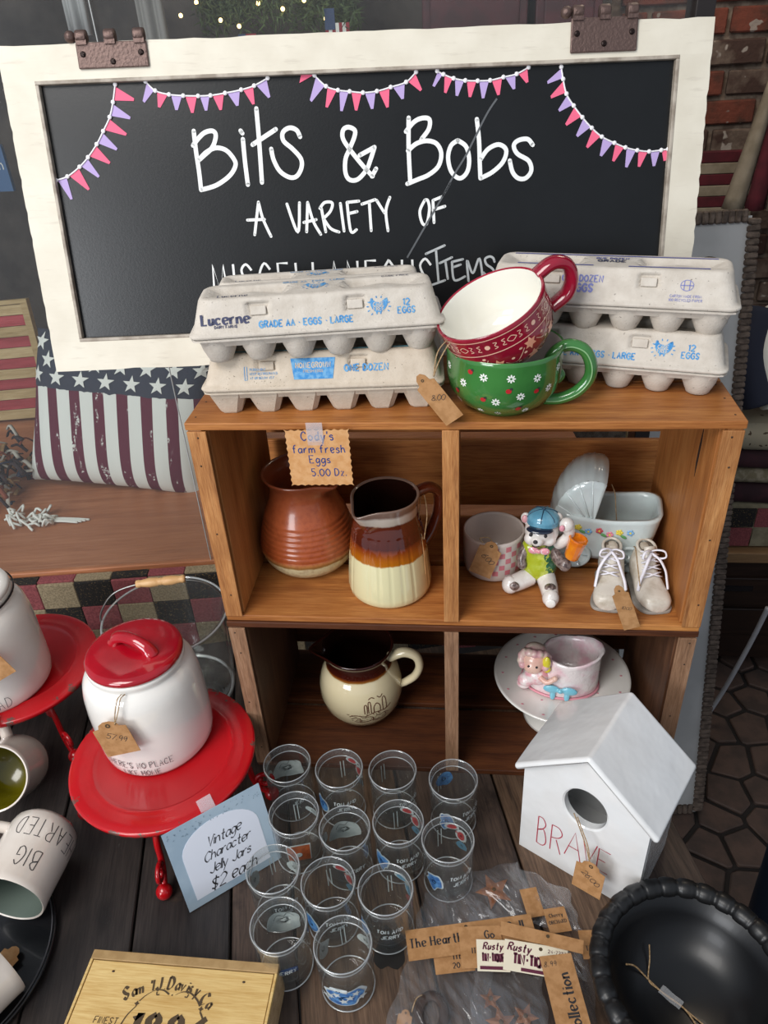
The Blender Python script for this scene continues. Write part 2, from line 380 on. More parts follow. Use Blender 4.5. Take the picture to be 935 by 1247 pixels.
M['plaster'] = mat('shop_plaster', '#3b3634', 0.9, col2='#57504b', vs=6, bm=0.5, bs=20, bd=0.01)
M['mortar'] = mat('mortar', '#5a4a40', 0.95, col2='#7a6b5e', vs=40, bm=0.5, bs=120)
M['brick'] = mat('old_brick', '#6b3527', 0.9, col2='#45291f', vs=16, lo=0.4, hi=0.62, bm=0.8, bs=70, bd=0.004, speck=(26, 0.66, '#8d8077'))
M['brick2'] = mat('dark_brick', '#3f2b24', 0.9, col2='#6a5a4f', vs=12, lo=0.45, hi=0.62, bm=0.8, bs=70, bd=0.004, speck=(22, 0.63, '#9a8f86'))
wb = structure('wall_back', MB().box((-2.2,1.78,FZ),(2.2,1.9,2.1)), M['mortar'])
row = 0; z = 0.0
while z < 1.30:
    x = 0.42 - (0.11 if row % 2 else 0)
    while x < 1.45:
        L = 0.205+RND.uniform(-.006,.006); x0 = max(x,0.44)
        if x+L-x0 > 0.03:
            b = MB(); b.box((-(x+L-x0)/2,-0.012,-0.031),((x+L-x0)/2,0.012,0.031))
            b.build('brick', M['brick2' if RND.random() < 0.35 or z < 0.75 and RND.random() < .5 else 'brick'], wb, loc=((x0+x+L)/2, 1.775+RND.uniform(-.004,.004), z), rot=(0,RND.uniform(-.012,.012),0), bevel=0.004, bseg=1)
        x += L+0.014
    z += 0.076; row += 1
structure('wall_left', MB().box((-2.3,0.56,FZ),(-2.2,1.9,2.1)), M['plaster'])
structure('wall_right', MB().box((2.2,0.56,FZ),(2.3,1.9,2.1)), M['plaster'])
structure('ceiling', MB().box((-2.3,0.56,1.98),(2.3,1.9,2.1)), M['plaster'])
structure('wall_interior', MB().box((-2.2,1.70,0.0),(0.40,1.78,1.98)), M['plaster'])
# shop window: pane, jamb and the wide wooden display sill
M['dark_metal'] = mat('dark_window_metal', '#3a3534', 0.4, 0.5)
SF = (-0.5,0.425,0.0); SR = (0,0,radians(7.9)); BZ = 0.080      # the shop front stands at a slight angle to the crates
win = MB().box((-1.62,0.030,BZ+0.012),(0.855,0.036,1.9)).build('window_1', film('shop_window_glass', (0.95,0.965,0.965,1), 0.0, 0.0, milky=0.022), loc=SF, rot=SR); win['kind'] = 'structure'
MB().box((0.855,0.015,BZ),(0.885,0.055,1.9)).build('window_frame', M['dark_metal'], win, bevel=0.002)
MB().box((-1.62,0.025,BZ),(0.855,0.041,BZ+0.012)).build('window_bead', M['sill_wood'], win, bevel=0.002)
MB().box((-0.0232,0.028,BZ+0.012),(-0.0220,0.032,1.9)).build('pane_joint', mat('joint_grey','#b9bcbb',0.5), win)
structure('trim_1', MB().box((-1.62,0.0,BZ-0.045),(0.885,1.22,BZ)), M['sill_wood'], loc=SF, rot=SR, bevel=0.004, label='wide brown wooden display sill inside the shop window')
structure('wall_front', MB().box((-1.62,0.015,FZ),(0.885,0.09,BZ-0.045)), M['plaster'], loc=SF, rot=SR)

# ---------------------------------------------------------------- plank table
TA = radians(14)
tbl = thing('display_table', 'weathered dark wooden plank table that carries the crates, jars and mugs', 'table', (0,0,0), TA)
bd = [-1.03,-0.90,-0.765,-0.63,-0.498,-0.363,-0.275,-0.098,0.057,0.180,0.305]
for i in range(len(bd)-1):
    a,b_ = bd[i]+0.0018, bd[i+1]-0.0018; t1 = (0.305-0.24*b_)/0.97
    mm = M['plank_dark'] if b_ < -0.36 else (M['plank'] if i % 2 else M['plank2'])
    o = MB().box((-(b_-a)/2,-0.62,-0.022),((b_-a)/2,t1,-0.0004*(i%2))).build('plank', mm, tbl, loc=((a+b_)/2,0,0), bevel=0.0016, bseg=1)
for y in (-0.55, -0.05): MB().box((-1.0,y,-0.06),(0.28,y+0.06,-0.022)).build('batten', M['plank_dark'], tbl)
for (x,y) in ((-0.98,-0.57),(0.22,-0.57),(-0.98,0.2),(0.22,0.06)):
    MB().box((x,y,FZ+0.006),(x+0.06,y+0.06,-0.06 if y < 0 else -0.022)).build('leg', M['plank_dark'], tbl, bevel=0.003)

# ---------------------------------------------------------------- crates
def crate(name, label, z, top, end, edge, rz=0, y=0):
    t = thing(name, label, 'crate', (0,y,z), rz, 'stacked wooden fruit crates'); h = 0.3195
    def brd(n, lo, hi, m, bv=0.0012): c_ = [(lo[i]+hi[i])/2 for i in range(3)]; return MB().box([lo[i]-c_[i] for i in range(3)],[hi[i]-c_[i] for i in range(3)]).build(n, m, t, loc=c_, bevel=bv, bseg=2)
    for s in (-1,1):
        x0,x1 = sorted((s*0.330, s*0.312)); brd('end_panel', (x0,0.0,0.0105),(x1,0.268 if not z else 0.2,h-0.0105), [end], 0.0015)
        xa,xb = sorted((s*0.3125, s*0.305)); brd('corner_cleat', (xa,0.006,0.0105),(xb,0.25,h-0.0105), end, 0.0012)
        xc,xd = sorted((s*0.3305, s*0.306)); brd('end_edging', (xc,-0.0035,0.0105),(xd,0.0,h-0.0115), edge, 0.0008)
    brd('divider', (-0.0145,0.004,0.0105),(0.004,0.255,h-0.0105), end); brd('divider_edging', (-0.0155,-0.003,0.009),(0.005,0.004,h-0.0105), edge, 0.0008)
    brd('top_board', (-0.332,-0.002,h-0.010),(0.332,0.109,h), top)
    if z: MB().prism([(-0.332,0.113),(0.332,0.113),(0.332,0.246),(-0.332,0.174)],h-0.010,h).build('top_board', top, t, bevel=0.0012)
    else: brd('top_board', (-0.332,0.113,h-0.010),(0.332,0.270,h), top)
    for (a,b_) in ((0.0,0.127),(0.139,0.270)): brd('floor_board', (-0.331,a,0.0),(0.331,b_,0.010), top)
    for (a,b_) in ((0.030,0.153),(0.167,h-0.0185)): brd('back_board', (-0.329,0.270,a),(0.329,0.278,b_), top)
    for s in (-1,1):
        for zz in (0.05,0.155,0.26,0.30): MB().lathe([(0,0.0008),(0.0011,0.0005),(0.0014,0),(0.0014,-0.001)],10).build('nail', M['nail'], t, loc=(s*(0.319+RND.uniform(-.003,.003)),-0.0035,zz), rot=(radians(90),0,0))
        for yy in (0.015,0.06,0.1): MB().lathe([(0,0.0006),(0.0013,0.0003),(0.0015,-0.001)],10).build('nail', M['nail'], t, loc=(s*0.322,yy,h), rot=(0,0,0))
    for xx in (-0.012,0.002): MB().lathe([(0,0.0006),(0.0013,0.0003),(0.0015,-0.001)],10).build('nail', M['nail'], t, loc=(xx,0.008,h))
    return t
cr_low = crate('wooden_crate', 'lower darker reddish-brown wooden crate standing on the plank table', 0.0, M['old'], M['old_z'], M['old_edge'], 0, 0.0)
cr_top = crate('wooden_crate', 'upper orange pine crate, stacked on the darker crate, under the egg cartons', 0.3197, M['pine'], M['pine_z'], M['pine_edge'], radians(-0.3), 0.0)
CZ = 0.3197+0.3195; SH1 = 0.0102; SH2 = 0.3197+0.0102
b = MB(); b.prism([(0,0),(0.004,0.02),(0.003,0.045),(-0.0005,0.075),(-0.003,0.05),(-0.002,0.022)],-0.0003,0.0003)
b.build('crack', mat('dark_split','#2a1508',0.9), cr_top, loc=(0.3048,0.06,0.21), rot=(radians(90),0,radians(90)))
CHALK_BIG = [(1,[(233, 303),(233, 279),(234, 254),(234, 232)]),(1,[(230, 286),(239, 295),(248, 301),(258, 302),(261, 296),(255, 283),(242, 273),(235, 268)]),(1,[(235, 268),(246, 277),(259, 282),(272, 279),(281, 269),(283, 260),(274, 248),(255, 237),(234, 232)]),(0,[(296, 291),(296, 264),(297, 236)]),(0,[(294, 301),(296, 298)]),(0,[(317, 326),(317, 289),(316, 238)]),(0,[(308, 284),(340, 301)]),(1,[(371, 291),(367, 299),(358, 302),(349, 297),(349, 287),(360, 277),(370, 265),(370, 254),(363, 244),(353, 243),(341, 251),(334, 265),(332, 278)]),(1,[(464, 240),(451, 254),(435, 274),(427, 287),(428, 297),(435, 300),(443, 296),(442, 288),(435, 274),(429, 262),(428, 246),(433, 237),(444, 237),(456, 248),(462, 260),(468, 275)]),(0,[(468, 275),(448, 266)]),(0,[(469, 249),(463, 240)]),(1,[(514, 308),(513, 271),(514, 230)]),(1,[(510, 292),(521, 303),(532, 307),(541, 305),(540, 294),(530, 282)]),(1,[(512, 269),(523, 277),(537, 280),(550, 276),(556, 264),(552, 249),(539, 239),(525, 234),(510, 229)]),(1,[(578, 279),(569, 273),(565, 259),(569, 242),(580, 233),(590, 240),(593, 255),(589, 271),(578, 279)]),(1,[(603, 303),(606, 278),(607, 252),(608, 232)]),(1,[(608, 255),(618, 267),(632, 272),(642, 265),(638, 251),(624, 239),(608, 232)]),(1,[(677, 270),(670, 277),(658, 276),(652, 270),(657, 260),(672, 251),(676, 239),(669, 230),(659, 230),(651, 238),(647, 252)])]
CHALK_MID = [(0,[(309, 214),(305, 196),(300, 173)]),(0,[(309, 214),(313, 193),(322, 170)]),(0,[(292, 192),(315, 192)]),(0,[(347, 210),(359, 174),(364, 211)]),(0,[(375, 211),(371, 174)]),(0,[(375, 211),(381, 187),(390, 170)]),(0,[(368, 186),(385, 189)]),(0,[(393, 203),(397, 173)]),(0,[(391, 203),(398, 210),(408, 209),(405, 199),(395, 190)]),(0,[(395, 190),(404, 177),(415, 172)]),(0,[(419, 208),(422, 173)]),(0,[(428, 209),(431, 173),(439, 174)]),(0,[(428, 209),(444, 210)]),(0,[(430, 195),(441, 197)]),(0,[(448, 206),(466, 211)]),(0,[(458, 208),(459, 172)]),(0,[(468, 210),(478, 194)]),(0,[(486, 213),(480, 196),(482, 171)]),(0,[(533, 208),(526, 194),(529, 179),(535, 178),(539, 196),(537, 207),(533, 208)]),(0,[(544, 207),(545, 179)]),(0,[(544, 207),(556, 211)]),(0,[(544, 195),(560, 199)])]
CHALK_LOW = [(0,[(533, 139),(559, 149)]),(0,[(547, 144),(550, 102)]),(0,[(536, 96),(559, 103)]),(0,[(552, 126),(569, 133)]),(0,[(560, 128),(563, 105)]),(0,[(569, 127),(572, 103),(587, 107)]),(0,[(569, 127),(584, 130)]),(0,[(571, 120),(581, 123)]),(0,[(592, 101),(590, 128),(598, 111),(607, 130),(612, 102)]),(1,[(628, 125),(626, 130),(621, 132),(615, 129),(617, 122),(625, 116),(628, 110),(624, 105),(618, 106),(613, 111)])]
BUNTING = [([(140, 360),(134, 340),(127, 323),(116, 307),(105, 292),(91, 277),(78, 266),(60, 255),(44, 251)],[(161, 342),(153, 321),(145, 302),(130, 285),(118, 269),(101, 253),(85, 238),(60, 227)],'plplplpl'),([(179, 362),(190, 351),(207, 346),(225, 344),(244, 343),(260, 343),(279, 345),(300, 348),(317, 352),(335, 360)],[(173, 339),(192, 332),(214, 328),(234, 324),(252, 326),(271, 326),(293, 330),(314, 331),(335, 338)],'lplplplpl'),([(395, 361),(409, 348),(424, 343),(439, 341),(456, 339),(474, 340),(492, 344),(512, 349),(525, 360)],[(388, 332),(408, 324),(427, 319),(446, 319),(467, 320),(487, 321),(507, 330),(531, 339)],'lplplplp'),([(552, 360),(560, 356),(573, 351),(588, 348),(604, 347),(620, 347),(637, 350),(654, 353),(669, 360)],[(547, 343),(562, 335),(577, 331),(594, 329),(611, 327),(631, 330),(651, 336),(668, 343)],'lplplplp'),([(711, 359),(714, 345),(719, 328),(729, 314),(741, 300),(754, 287),(768, 276),(785, 268),(800, 262),(816, 258),(832, 256),(848, 257),(857, 258)],[(694, 342),(699, 325),(710, 309),(720, 292),(735, 278),(749, 264),(768, 253),(785, 246),(803, 238),(820, 238),(840, 238),(854, 244)],'lplplplplplp')]
FOLDED = [(378, 363),(395, 362),(375, 353)]
SMEAR = [(629, 326),(615, 307),(590, 263),(573, 238),(557, 211)] + [(568, 228),(537, 181),(507, 135)]
# miscellaneous line (230, 93) (517, 93) (241, 137) (506, 132)
# hinges [(100, 410), (188, 410), (100, 377), (186, 377), (719, 415), (803, 418), (720, 373), (804, 371)]
# ---------------------------------------------------------------- chalkboard sign leaning on the crate top
BO = V((-0.57155, 0.16819, 0.64124)); BU = V((0.99319, 0.11525, -0.01732)).normalized(); BV = V((-0.00881, 0.22248, 0.97487)).normalized(); BN = BU.cross(BV)*-1
BN = -BN if (BN.y > 0) else BN      # out of the face, towards the street
BM = Matrix((BU, BV, BU.cross(BV))).transposed().to_4x4()
cb = thing('chalkboard_sign', 'large black chalkboard in a chippy white wooden frame leaning on top of the crate', 'sign', BO)
cb.rotation_euler = BM.to_euler(); KB = 0.991; cb.location = CAM+(BO-CAM)*KB; cb.scale = (KB,KB,KB)
bpy.context.view_layer.update()
FW = nodes('chipped_white_frame'); 
def framemat():
    m, nt, P = nodes('chippy_white_paint'); vec = coords(nt, (1,1,1)); v2 = coords(nt, (0.15,1,1))
    c_ = ramp(nt, noise(nt, vec, 18, 4), [(0.35,srgb('#e4ddcc')),(0.7,srgb('#d8d0be'))])
    c_ = mixc(nt, ramp(nt, noise(nt, v2, 160, 4), [(0.60,(0,0,0,1)),(0.75,(0.35,0.35,0.35,1))]), c_, srgb('#b5aa9a'))
    c_ = mixc(nt, ramp(nt, noise(nt, vec, 60, 6, 0.7), [(0.72,(0,0,0,1)),(0.74,(1,1,1,1))]), c_, srgb('#8b6f60'))
    nt.links.new(c_, P.inputs['Base Color']); P.inputs['Roughness'].default_value = 0.5; bump(nt, P, noise(nt, v2, 200, 3), 0.25, 0.0008); return m
M['frame'] = framemat(); bpy.data.materials.remove(FW[0])
BW, BH, mg = 0.9008, 0.4067, 0.0405
def jag(mb, x0, x1, y0, y1, z0, z1, edges):
    """rail outline with a slightly chewed outer edge"""
    rr = random.Random(int((x0+y0)*1000)+5); pts = []
    def run(a, b, rough):
        n = 40 if rough else 1
        for i in range(n): t = i/n; j = rr.uniform(0,0.0016)*(rr.random() < .5) if rough else 0; yield (a[0]+(b[0]-a[0])*t, a[1]+(b[1]-a[1])*t, j)
    for (p,q,e,nx,ny) in (((x0,y0),(x1,y0),'b',0,1),((x1,y0),(x1,y1),'r',-1,0),((x1,y1),(x0,y1),'t',0,-1),((x0,y1),(x0,y0),'l',1,0)):
        for (x,y,j) in run(p,q,e in edges): pts.append((x+nx*j,y+ny*j))
    return mb.prism(pts, z0, z1)
jag(MB(), 0, BW, BH-mg, BH, -0.009, 0.009, 't').build('frame_rail', M['frame'], cb)
jag(MB(), 0, BW, 0, mg, -0.009, 0.009, 'b').build('frame_rail', M['frame'], cb)
jag(MB(), 0, mg, mg, BH-mg, -0.009, 0.009, 'l').build('frame_stile', M['frame'], cb)
jag(MB(), BW-mg, BW, mg, BH-mg, -0.009, 0.009, 'r').build('frame_stile', M['frame'], cb)
# the face that looks to the street is local -z or +z
FS = 1 if (BM.to_3x3() @ V((0,0,1))).y < 0 else -1
M['bead'] = mat('greige_bead', '#b7ad9f', 0.5, col2='#8f8375', vs=40)
bw = 0.0045
for (lo,hi) in (((mg,BH-mg-bw),(BW-mg,BH-mg)),((mg,mg),(BW-mg,mg+bw)),((mg,mg+bw),(mg+bw,BH-mg-bw)),((BW-mg-bw,mg+bw),(BW-mg,BH-mg-bw))):
    za, zb = sorted((FS*0.010, FS*-0.002)); MB().box((lo[0],lo[1],za),(hi[0],hi[1],zb)).build('bead', M['bead'], cb, bevel=0.001)
m, nt, P = nodes('chalkboard_black'); vec = coords(nt)
nt.links.new(ramp(nt, noise(nt, vec, 5, 6, 0.7), [(0.3,srgb('#08090a')),(0.75,srgb('#121416'))]), P.inputs['Base Color']); P.inputs['Roughness'].default_value = 0.31
P.inputs['Specular IOR Level'].default_value = 0.5; bump(nt, P, noise(nt, vec, 350, 2), 0.12, 0.0006); M['cboard'] = m
za, zb = sorted((FS*0.0015, FS*-0.004)); MB().box((mg,mg,za),(BW-mg,BH-mg,zb)).build('chalkboard_panel', M['cboard'], cb)
def onboard(off): return lambda a,b_: V((a,b_,FS*off))
def trace(name, data, wd, m, off=0.0019, label=None):
    mb = MB()
    for sm, pts in data:
        p = [(x/1000,y/1000) for x,y in pts]; p = cr(p,7) if sm or len(p) > 2 else p
        if len(p) == 2: p = resample(p, 0.01)
        off += 0.000012
        mb.ribbon(stroke_quads(p, wd), onboard(off)); 
        for e in (p[0],p[-1]): mb.add([onboard(off)(e[0]+wd/2*cos(a*pi/4), e[1]+wd/2*sin(a*pi/4)) for a in range(8)], [tuple(range(8))])
    return mb.build(name, m, cb, label=label)
for a,b_,s in ((0,8,'Bits'),(8,11,'&'),(11,18,'Bobs')): trace('painted_word', CHALK_BIG[a:b_], 0.0056, M['chalkwhite'], label='white painted word '+s)
for a,b_,s in ((0,3,'A'),(3,18,'VARIETY'),(18,22,'OF')): trace('painted_word', CHALK_MID[a:b_], 0.0038, M['chalkwhite'], label='white painted word '+s)
trace('painted_word', CHALK_LOW, 0.0031, mat('thin_white_pen','#bfc3c4',0.6), label='white painted word ITEMS')
mb = MB(); mb.ribbon(text2d('MISCELLANEOUS', 0.042, 0.075, align='l', wide=0.57, space=1.0, jit=0.1), lambda a,b_: onboard(0.0019)(0.236+a, 0.094+b_-0.012*a))
mb.build('painted_word', M['chalkwhite'], cb, label='white painted word MISCELLANEOUS, half hidden')
M['pink'] = mat('pink_paper','#f0698a',0.7); M['lilac'] = mat('lilac_paper','#b9a3d6',0.7); M['cord'] = mat('white_cord','#f4f2f4',0.6)
for ks, ts, cols in BUNTING:
    K = [(x/1000,y/1000) for x,y in ks]; mb = MB(); mb.tube([onboard(0.0028)(*p) for p in cr(K,4)], 0.0011, 6)
    mb.build('bunting_cord', M['cord'], cb)
    for p in K: MB().ball((0,0,0), (0.003,0.003,0.0016), seg=8).build('cord_bead', M['cord'], cb, loc=onboard(0.0032)(*p))
    for i,(tx,ty) in enumerate(ts):
        a = V(K[i]); b_ = V(K[i+1]); t = V((tx/1000,ty/1000)); a,b_ = a+(b_-a)*0.12, a+(b_-a)*0.90
        e = 0.0016; t1 = t+(a-b_).normalized()*e; t2 = t-(a-b_).normalized()*e; c_ = (a+b_+t)/3
        q = [a,b_,b_+(t2-b_)*.5,t2,t1,a+(t1-a)*.5]; q = q if FS*((b_-a).x*(t-a).y-(b_-a).y*(t-a).x) > 0 else q[::-1]
        MB().prism([(p.x-c_.x,p.y-c_.y) for p in q], 0.0018 if FS > 0 else -0.0024, 0.0024 if FS > 0 else -0.0018).build('pennant', M['pink' if cols[i]=='p' else 'lilac'], cb, loc=(c_.x,c_.y,0))
q = [V((x/1000,y/1000)) for x,y in FOLDED]; za,zb = sorted((FS*0.0018,FS*0.0026)); MB().prism([tuple(p) for p in q], za, zb).build('pennant', M['pink'], cb, fixn=True)
mb = MB(); p = cr([(x/1000,y/1000) for x,y in SMEAR],6); mb.ribbon(stroke_quads(p,0.0024), onboard(0.0024)); mb.build('scratch', mat('grey_scratch','#5d6063',0.8), cb)
# hinges
M['bronze'] = mat('hammered_bronze', '#6a5650', 0.45, 0.55, bm=0.9, bs=260, bd=0.0012)
for (x0,x1,y1,y0,ang) in ((0.100,0.1885,0.4060,0.3768,0.0),(0.7195,0.8035,0.4105,0.372,0.0)):
    za,zb = sorted((FS*0.0092, FS*0.0125)); hp = MB().box((x0,y0,za),(x1,y1,zb)).build('hinge', M['bronze'], cb, bevel=0.0015)
    w3 = (x1-x0)
    for k in (0.02,0.42,0.83):
        xx = x0+w3*k; pts = [V((0,y1-0.004,FS*0.0115))]+[V((0,y1+0.008+0.0075*cos(a),FS*(0.008+0.0075*sin(a)))) for a in [radians(d_) for d_ in range(250,-20,-30)][::-1]]
        mb = MB(); mb.lathe([(0.0001,0),(0.0072,0),(0.0078,0.0012),(0.0078,0.0115),(0.0072,0.013),(0.0001,0.013)],18,M=Matrix.Translation((xx,y1+0.0065,FS*0.009)) @ Matrix.Rotation(radians(90),4,'Y'))
        mb.box((xx,y1-0.003,min(FS*0.0095,FS*0.015)),(xx+0.013,y1+0.006,max(FS*0.0095,FS*0.015))); mb.build('knuckle', M['bronze'], hp)
    MB().ball((x0-0.006,y1+0.0068,FS*0.009),0.0072,seg=14).build('pin_end', M['bronze'], hp)
    for (kx,ky) in ((0.09,0.55),(0.5,0.24),(0.91,0.55)):
        mb = MB(); mb.ball((0,0,0),(0.0036,0.0036,0.0018),seg=12); mb.box((-0.0028,-0.0005,0.001),(0.0028,0.0005,0.0021)); mb.box((-0.0005,-0.0028,0.001),(0.0005,0.0028,0.0021))
        mb.build('screw', mat('dark_screw','#2b1f1c',0.4,0.6), hp, loc=(x0+w3*kx, y0+(y1-y0)*ky, FS*0.0127), rot=(0,0 if FS>0 else pi,0.3+kx))
# ---------------------------------------------------------------- egg cartons
M['pulp'] = mat('grey_paper_pulp', '#cfc7bc', 0.92, col2='#c0b7ab', vs=60, lo=0.35, hi=0.7, bm=0.55, bs=420, bd=0.0009, speck=(330,0.70,'#8d867d'), spec=0.15)
M['pulp2'] = mat('warm_paper_pulp', '#ccbfae', 0.92, col2='#bcae9c', vs=60, lo=0.35, hi=0.7, bm=0.55, bs=420, bd=0.0009, speck=(330,0.70,'#8d8272'), spec=0.15)
M['print_navy'] = mat('navy_carton_print', '#474a63', 0.85); M['print_cyan'] = mat('cyan_carton_print', '#3d87c4', 0.85, col2='#6fa6cf', vs=200); M['print_violet'] = mat('violet_carton_print', '#7f84bb', 0.85)
CHX, CHY, CF, CT = 0.1475, 0.050, 0.0345, 0.0735
def rrect(hx, hy, r, n):
    """n points around a rounded rectangle, evenly along the outline"""
    segs = []; P = []
    for (cx,cy,a0) in ((hx-r,hy-r,0),(-(hx-r),hy-r,90),(-(hx-r),-(hy-r),180),(hx-r,-(hy-r),270)):
        P += [(cx+r*cos(radians(a0+k*15)), cy+r*sin(radians(a0+k*15))) for k in range(7)]
    P.append(P[0]); D = [0]
    for a,b in zip(P,P[1:]): D.append(D[-1]+math.hypot(b[0]-a[0],b[1]-a[1]))
    out = []; j = 0
    for i in range(n):
        d = D[-1]*i/n
        while D[j+1] < d: j += 1
        t = (d-D[j])/(D[j+1]-D[j] or 1); out.append((P[j][0]+(P[j+1][0]-P[j][0])*t, P[j][1]+(P[j+1][1]-P[j][1])*t))
    return out
def sstep(a,b,x): t = min(1,max(0,(x-a)/(b-a))); return t*t*(3-2*t)
NOTCH = ((-0.066,0.012),(0.045,0.012))
def carton_lid(n=200, notches=NOTCH, low=False):
    mb = MB(); base = rrect(1,1,0.12,n); rings = []
    def ring(hx,hy,r,z): return [V((x,y,z)) for x,y in rrect(hx,hy,r,n)]
    prof = [(CHX,CHY,0.012,CF),(CHX+0.0012,CHY+0.0012,0.012,CF+0.002),(CHX,CHY,0.012,CF+0.0042),(CHX-0.0035,CHY-0.0035,0.013,CF+0.0052)]
    for k in range(1,13): t = k/12; prof.append((CHX-0.0035-0.008*t, CHY-0.0035-0.0145*t, 0.013+0.004*t, CF+0.0052+(CT-CF-0.009)*t))
    prof += [(CHX-0.013,CHY-0.0195,0.015,CT-0.0015),(CHX-0.0155,CHY-0.022,0.014,CT),(CHX-0.019,CHY-0.0255,0.012,CT)]
    for p in prof:
        R = ring(*p)
        for v in R:
            if v.y < -CHY*0.55 and abs(v.x) < 0.12:
                for (nx,nw) in notches:
                    if abs(v.x-nx) < nw and 0.053 < v.z < 0.0675: v.y += 0.0055
        rings.append(R)
    def h(x,y):
        d = 0
        for (xa,xb) in ((-0.122,-0.033),(0.033,0.122)):
            d = max(d, sstep(xa,xa+0.005,x)*(1-sstep(xb-0.005,xb,x))*sstep(-0.0185,-0.0145,y)*(1-sstep(0.0145,0.0185,y))*(1-0.5*math.exp(-((x-(xa+xb)/2)**2+y*y)/0.00035)))
        return CT-0.0085*d
    hx,hy,r = CHX-0.019, CHY-0.0255, 0.012
    for k in range(1,15):
        t = 1-k/15.0; t = t if k < 14 else 0.05
        rings.append([V((v.x if abs(v.x) > 9 else v.x*(0.15*(t) + 0.85*t) , v.y*t, 0)) for v in ring(hx,hy,r,0)])
        for v in rings[-1]: v.z = h(v.x,v.y)
    vs = [v for R in rings for v in R]; fs = [(i*n+j, i*n+(j+1)%n, (i+1)*n+(j+1)%n, (i+1)*n+j) for i in range(len(rings)-1) for j in range(n)]
    fs.append(tuple((len(rings)-1)*n+j for j in range(n))); mb.add(vs, fs, 0, True); return mb
def carton(name, label, loc, rz, pulp, angular=False, group='egg cartons stacked on the crate'):
    t = thing(name, label, 'egg carton', loc, rz, group)
    t['_'] = 0; del t['_']
    carton_lid().build('lid', pulp, t)
    mb = MB(); n = 80; pr = [(CHX-0.002,CHY-0.002,0.012,CF-0.001),(CHX,CHY,0.012,CF-0.0018),(CHX,CHY,0.012,CF-0.0035),(CHX-0.006,CHY-0.005,0.011,CF-0.0045),(CHX-0.009,CHY-0.008,0.01,CF-0.012)]
    rg = [[V((x,y,z)) for x,y in rrect(hx,hy,r,n)] for hx,hy,r,z in pr]
    mb.add([v for R in rg for v in R], [(i*n+j,(i+1)*n+j,(i+1)*n+(j+1)%n,i*n+(j+1)%n) for i in range(len(rg)-1) for j in range(n)]+[tuple(range(4*n,5*n)),tuple(range(n))[::-1]], 0, False)
    mb.build('tray_rim', pulp, t)
    cup = MB()
    if angular:
        def oct_(r, c_): return [(r,-r+c_),(r,r-c_),(r-c_,r),(-r+c_,r),(-r,r-c_),(-r,-r+c_),(-r+c_,-r),(r-c_,-r)]
        L = [(0.0225,0.006,CF-0.002),(0.0215,0.007,0.024),(0.0140,0.006,0.0022),(0.0125,0.005,0.0)]
        vs = [V((x,y,z)) for r,c_,z in L for x,y in oct_(r,c_)]; cup.add(vs, [(i*8+j,(i+1)*8+j,(i+1)*8+(j+1)%8,i*8+(j+1)%8) for i in range(3) for j in range(8)]+[tuple(24+j for j in range(8))])
    else:
        cup.lathe([(0.0001,0.0),(0.011,0.0),(0.0138,0.0012),(0.0152,0.005),(0.0160,0.0062),(0.0198,0.015),(0.0222,0.026),(0.0226,CF-0.002)], 26)
    first = None
    for i in range(6):
        for j in range(2):
            lc = ((i-2.5)*0.0475, (j-0.5)*0.046, 0)
            if first is None: first = cup.build('egg_cup', pulp, t, loc=lc, fixn=not angular)
            else: o = first.copy(); C.objects.link(o); o.location = lc
    for nx,nw in NOTCH:
        MB().box((-nw*0.75,-0.0012,-0.0052),(nw*0.75,0.0012,0.0048)).build('latch_tab', pulp, t, loc=(nx,-CHY+0.0160,0.0600), rot=(radians(-26),0,0), bevel=0.0008)
    return t
FP = lambda off=0.0005: pmap((0,-CHY+0.0035,CF+0.0052), (1,0,0), (0,0.0145,0.0300), off)     # front of the lid
TP = lambda off=0.0004: pmap((0,0,CT), (1,0,0), (0,1,0), off)
def put(parent, quads, fn, m, name='printed_words', dx=0, dy=0, label=None):
    mb = MB()
    for q in quads: mb.add([fn(a+dx,b_+dy) for a,b_ in q], [tuple(range(len(q)))])
    return mb.build(name, m, parent, label=label)
HEN = [(-14,7),(-12,8),(-11.5,12),(-10,10),(-8.5,12.5),(-7.5,9.5),(-5,7),(0,6),(5,6.5),(9,10.5),(13,12),(14,7),(12.5,1),(9,-4),(4,-7.5),(3,-11),(1.5,-11),(1.5,-8),(-2,-8),(-2.5,-11),(-4,-11),(-4.5,-7.5),(-9,-4),(-11.5,1),(-12,5)]
def hen(parent, fn, cx, cy, k, m):
    mb = MB(); n = len(HEN); mb.add([fn(cx+x*k,cy+y*k) for x,y in HEN], [tuple(range(n))])
    for a in range(-30,240,26):
        r0,r1 = 14.5*k,18*k; mb.ribbon(stroke_quads([(cx+r0*cos(radians(a)),cy+r0*sin(radians(a))*0.85),(cx+r1*cos(radians(a)),cy+r1*sin(radians(a))*0.85)], 1.5*k), fn)
    o = mb.build('hen_print', m, parent)
    lt = MB()
    for s,yy in (('CAGE',0.3),('FREE',-6)): lt.ribbon([[(cx+a,cy+yy*k+b_) for a,b_ in q] for q in text2d(s,5.4*k,0.2,wide=0.85)], lambda a,b_: fn(a,b_)+V((0,-0.0003,0.0002)))
    lt.build('printed_words', M['pulp'], parent)
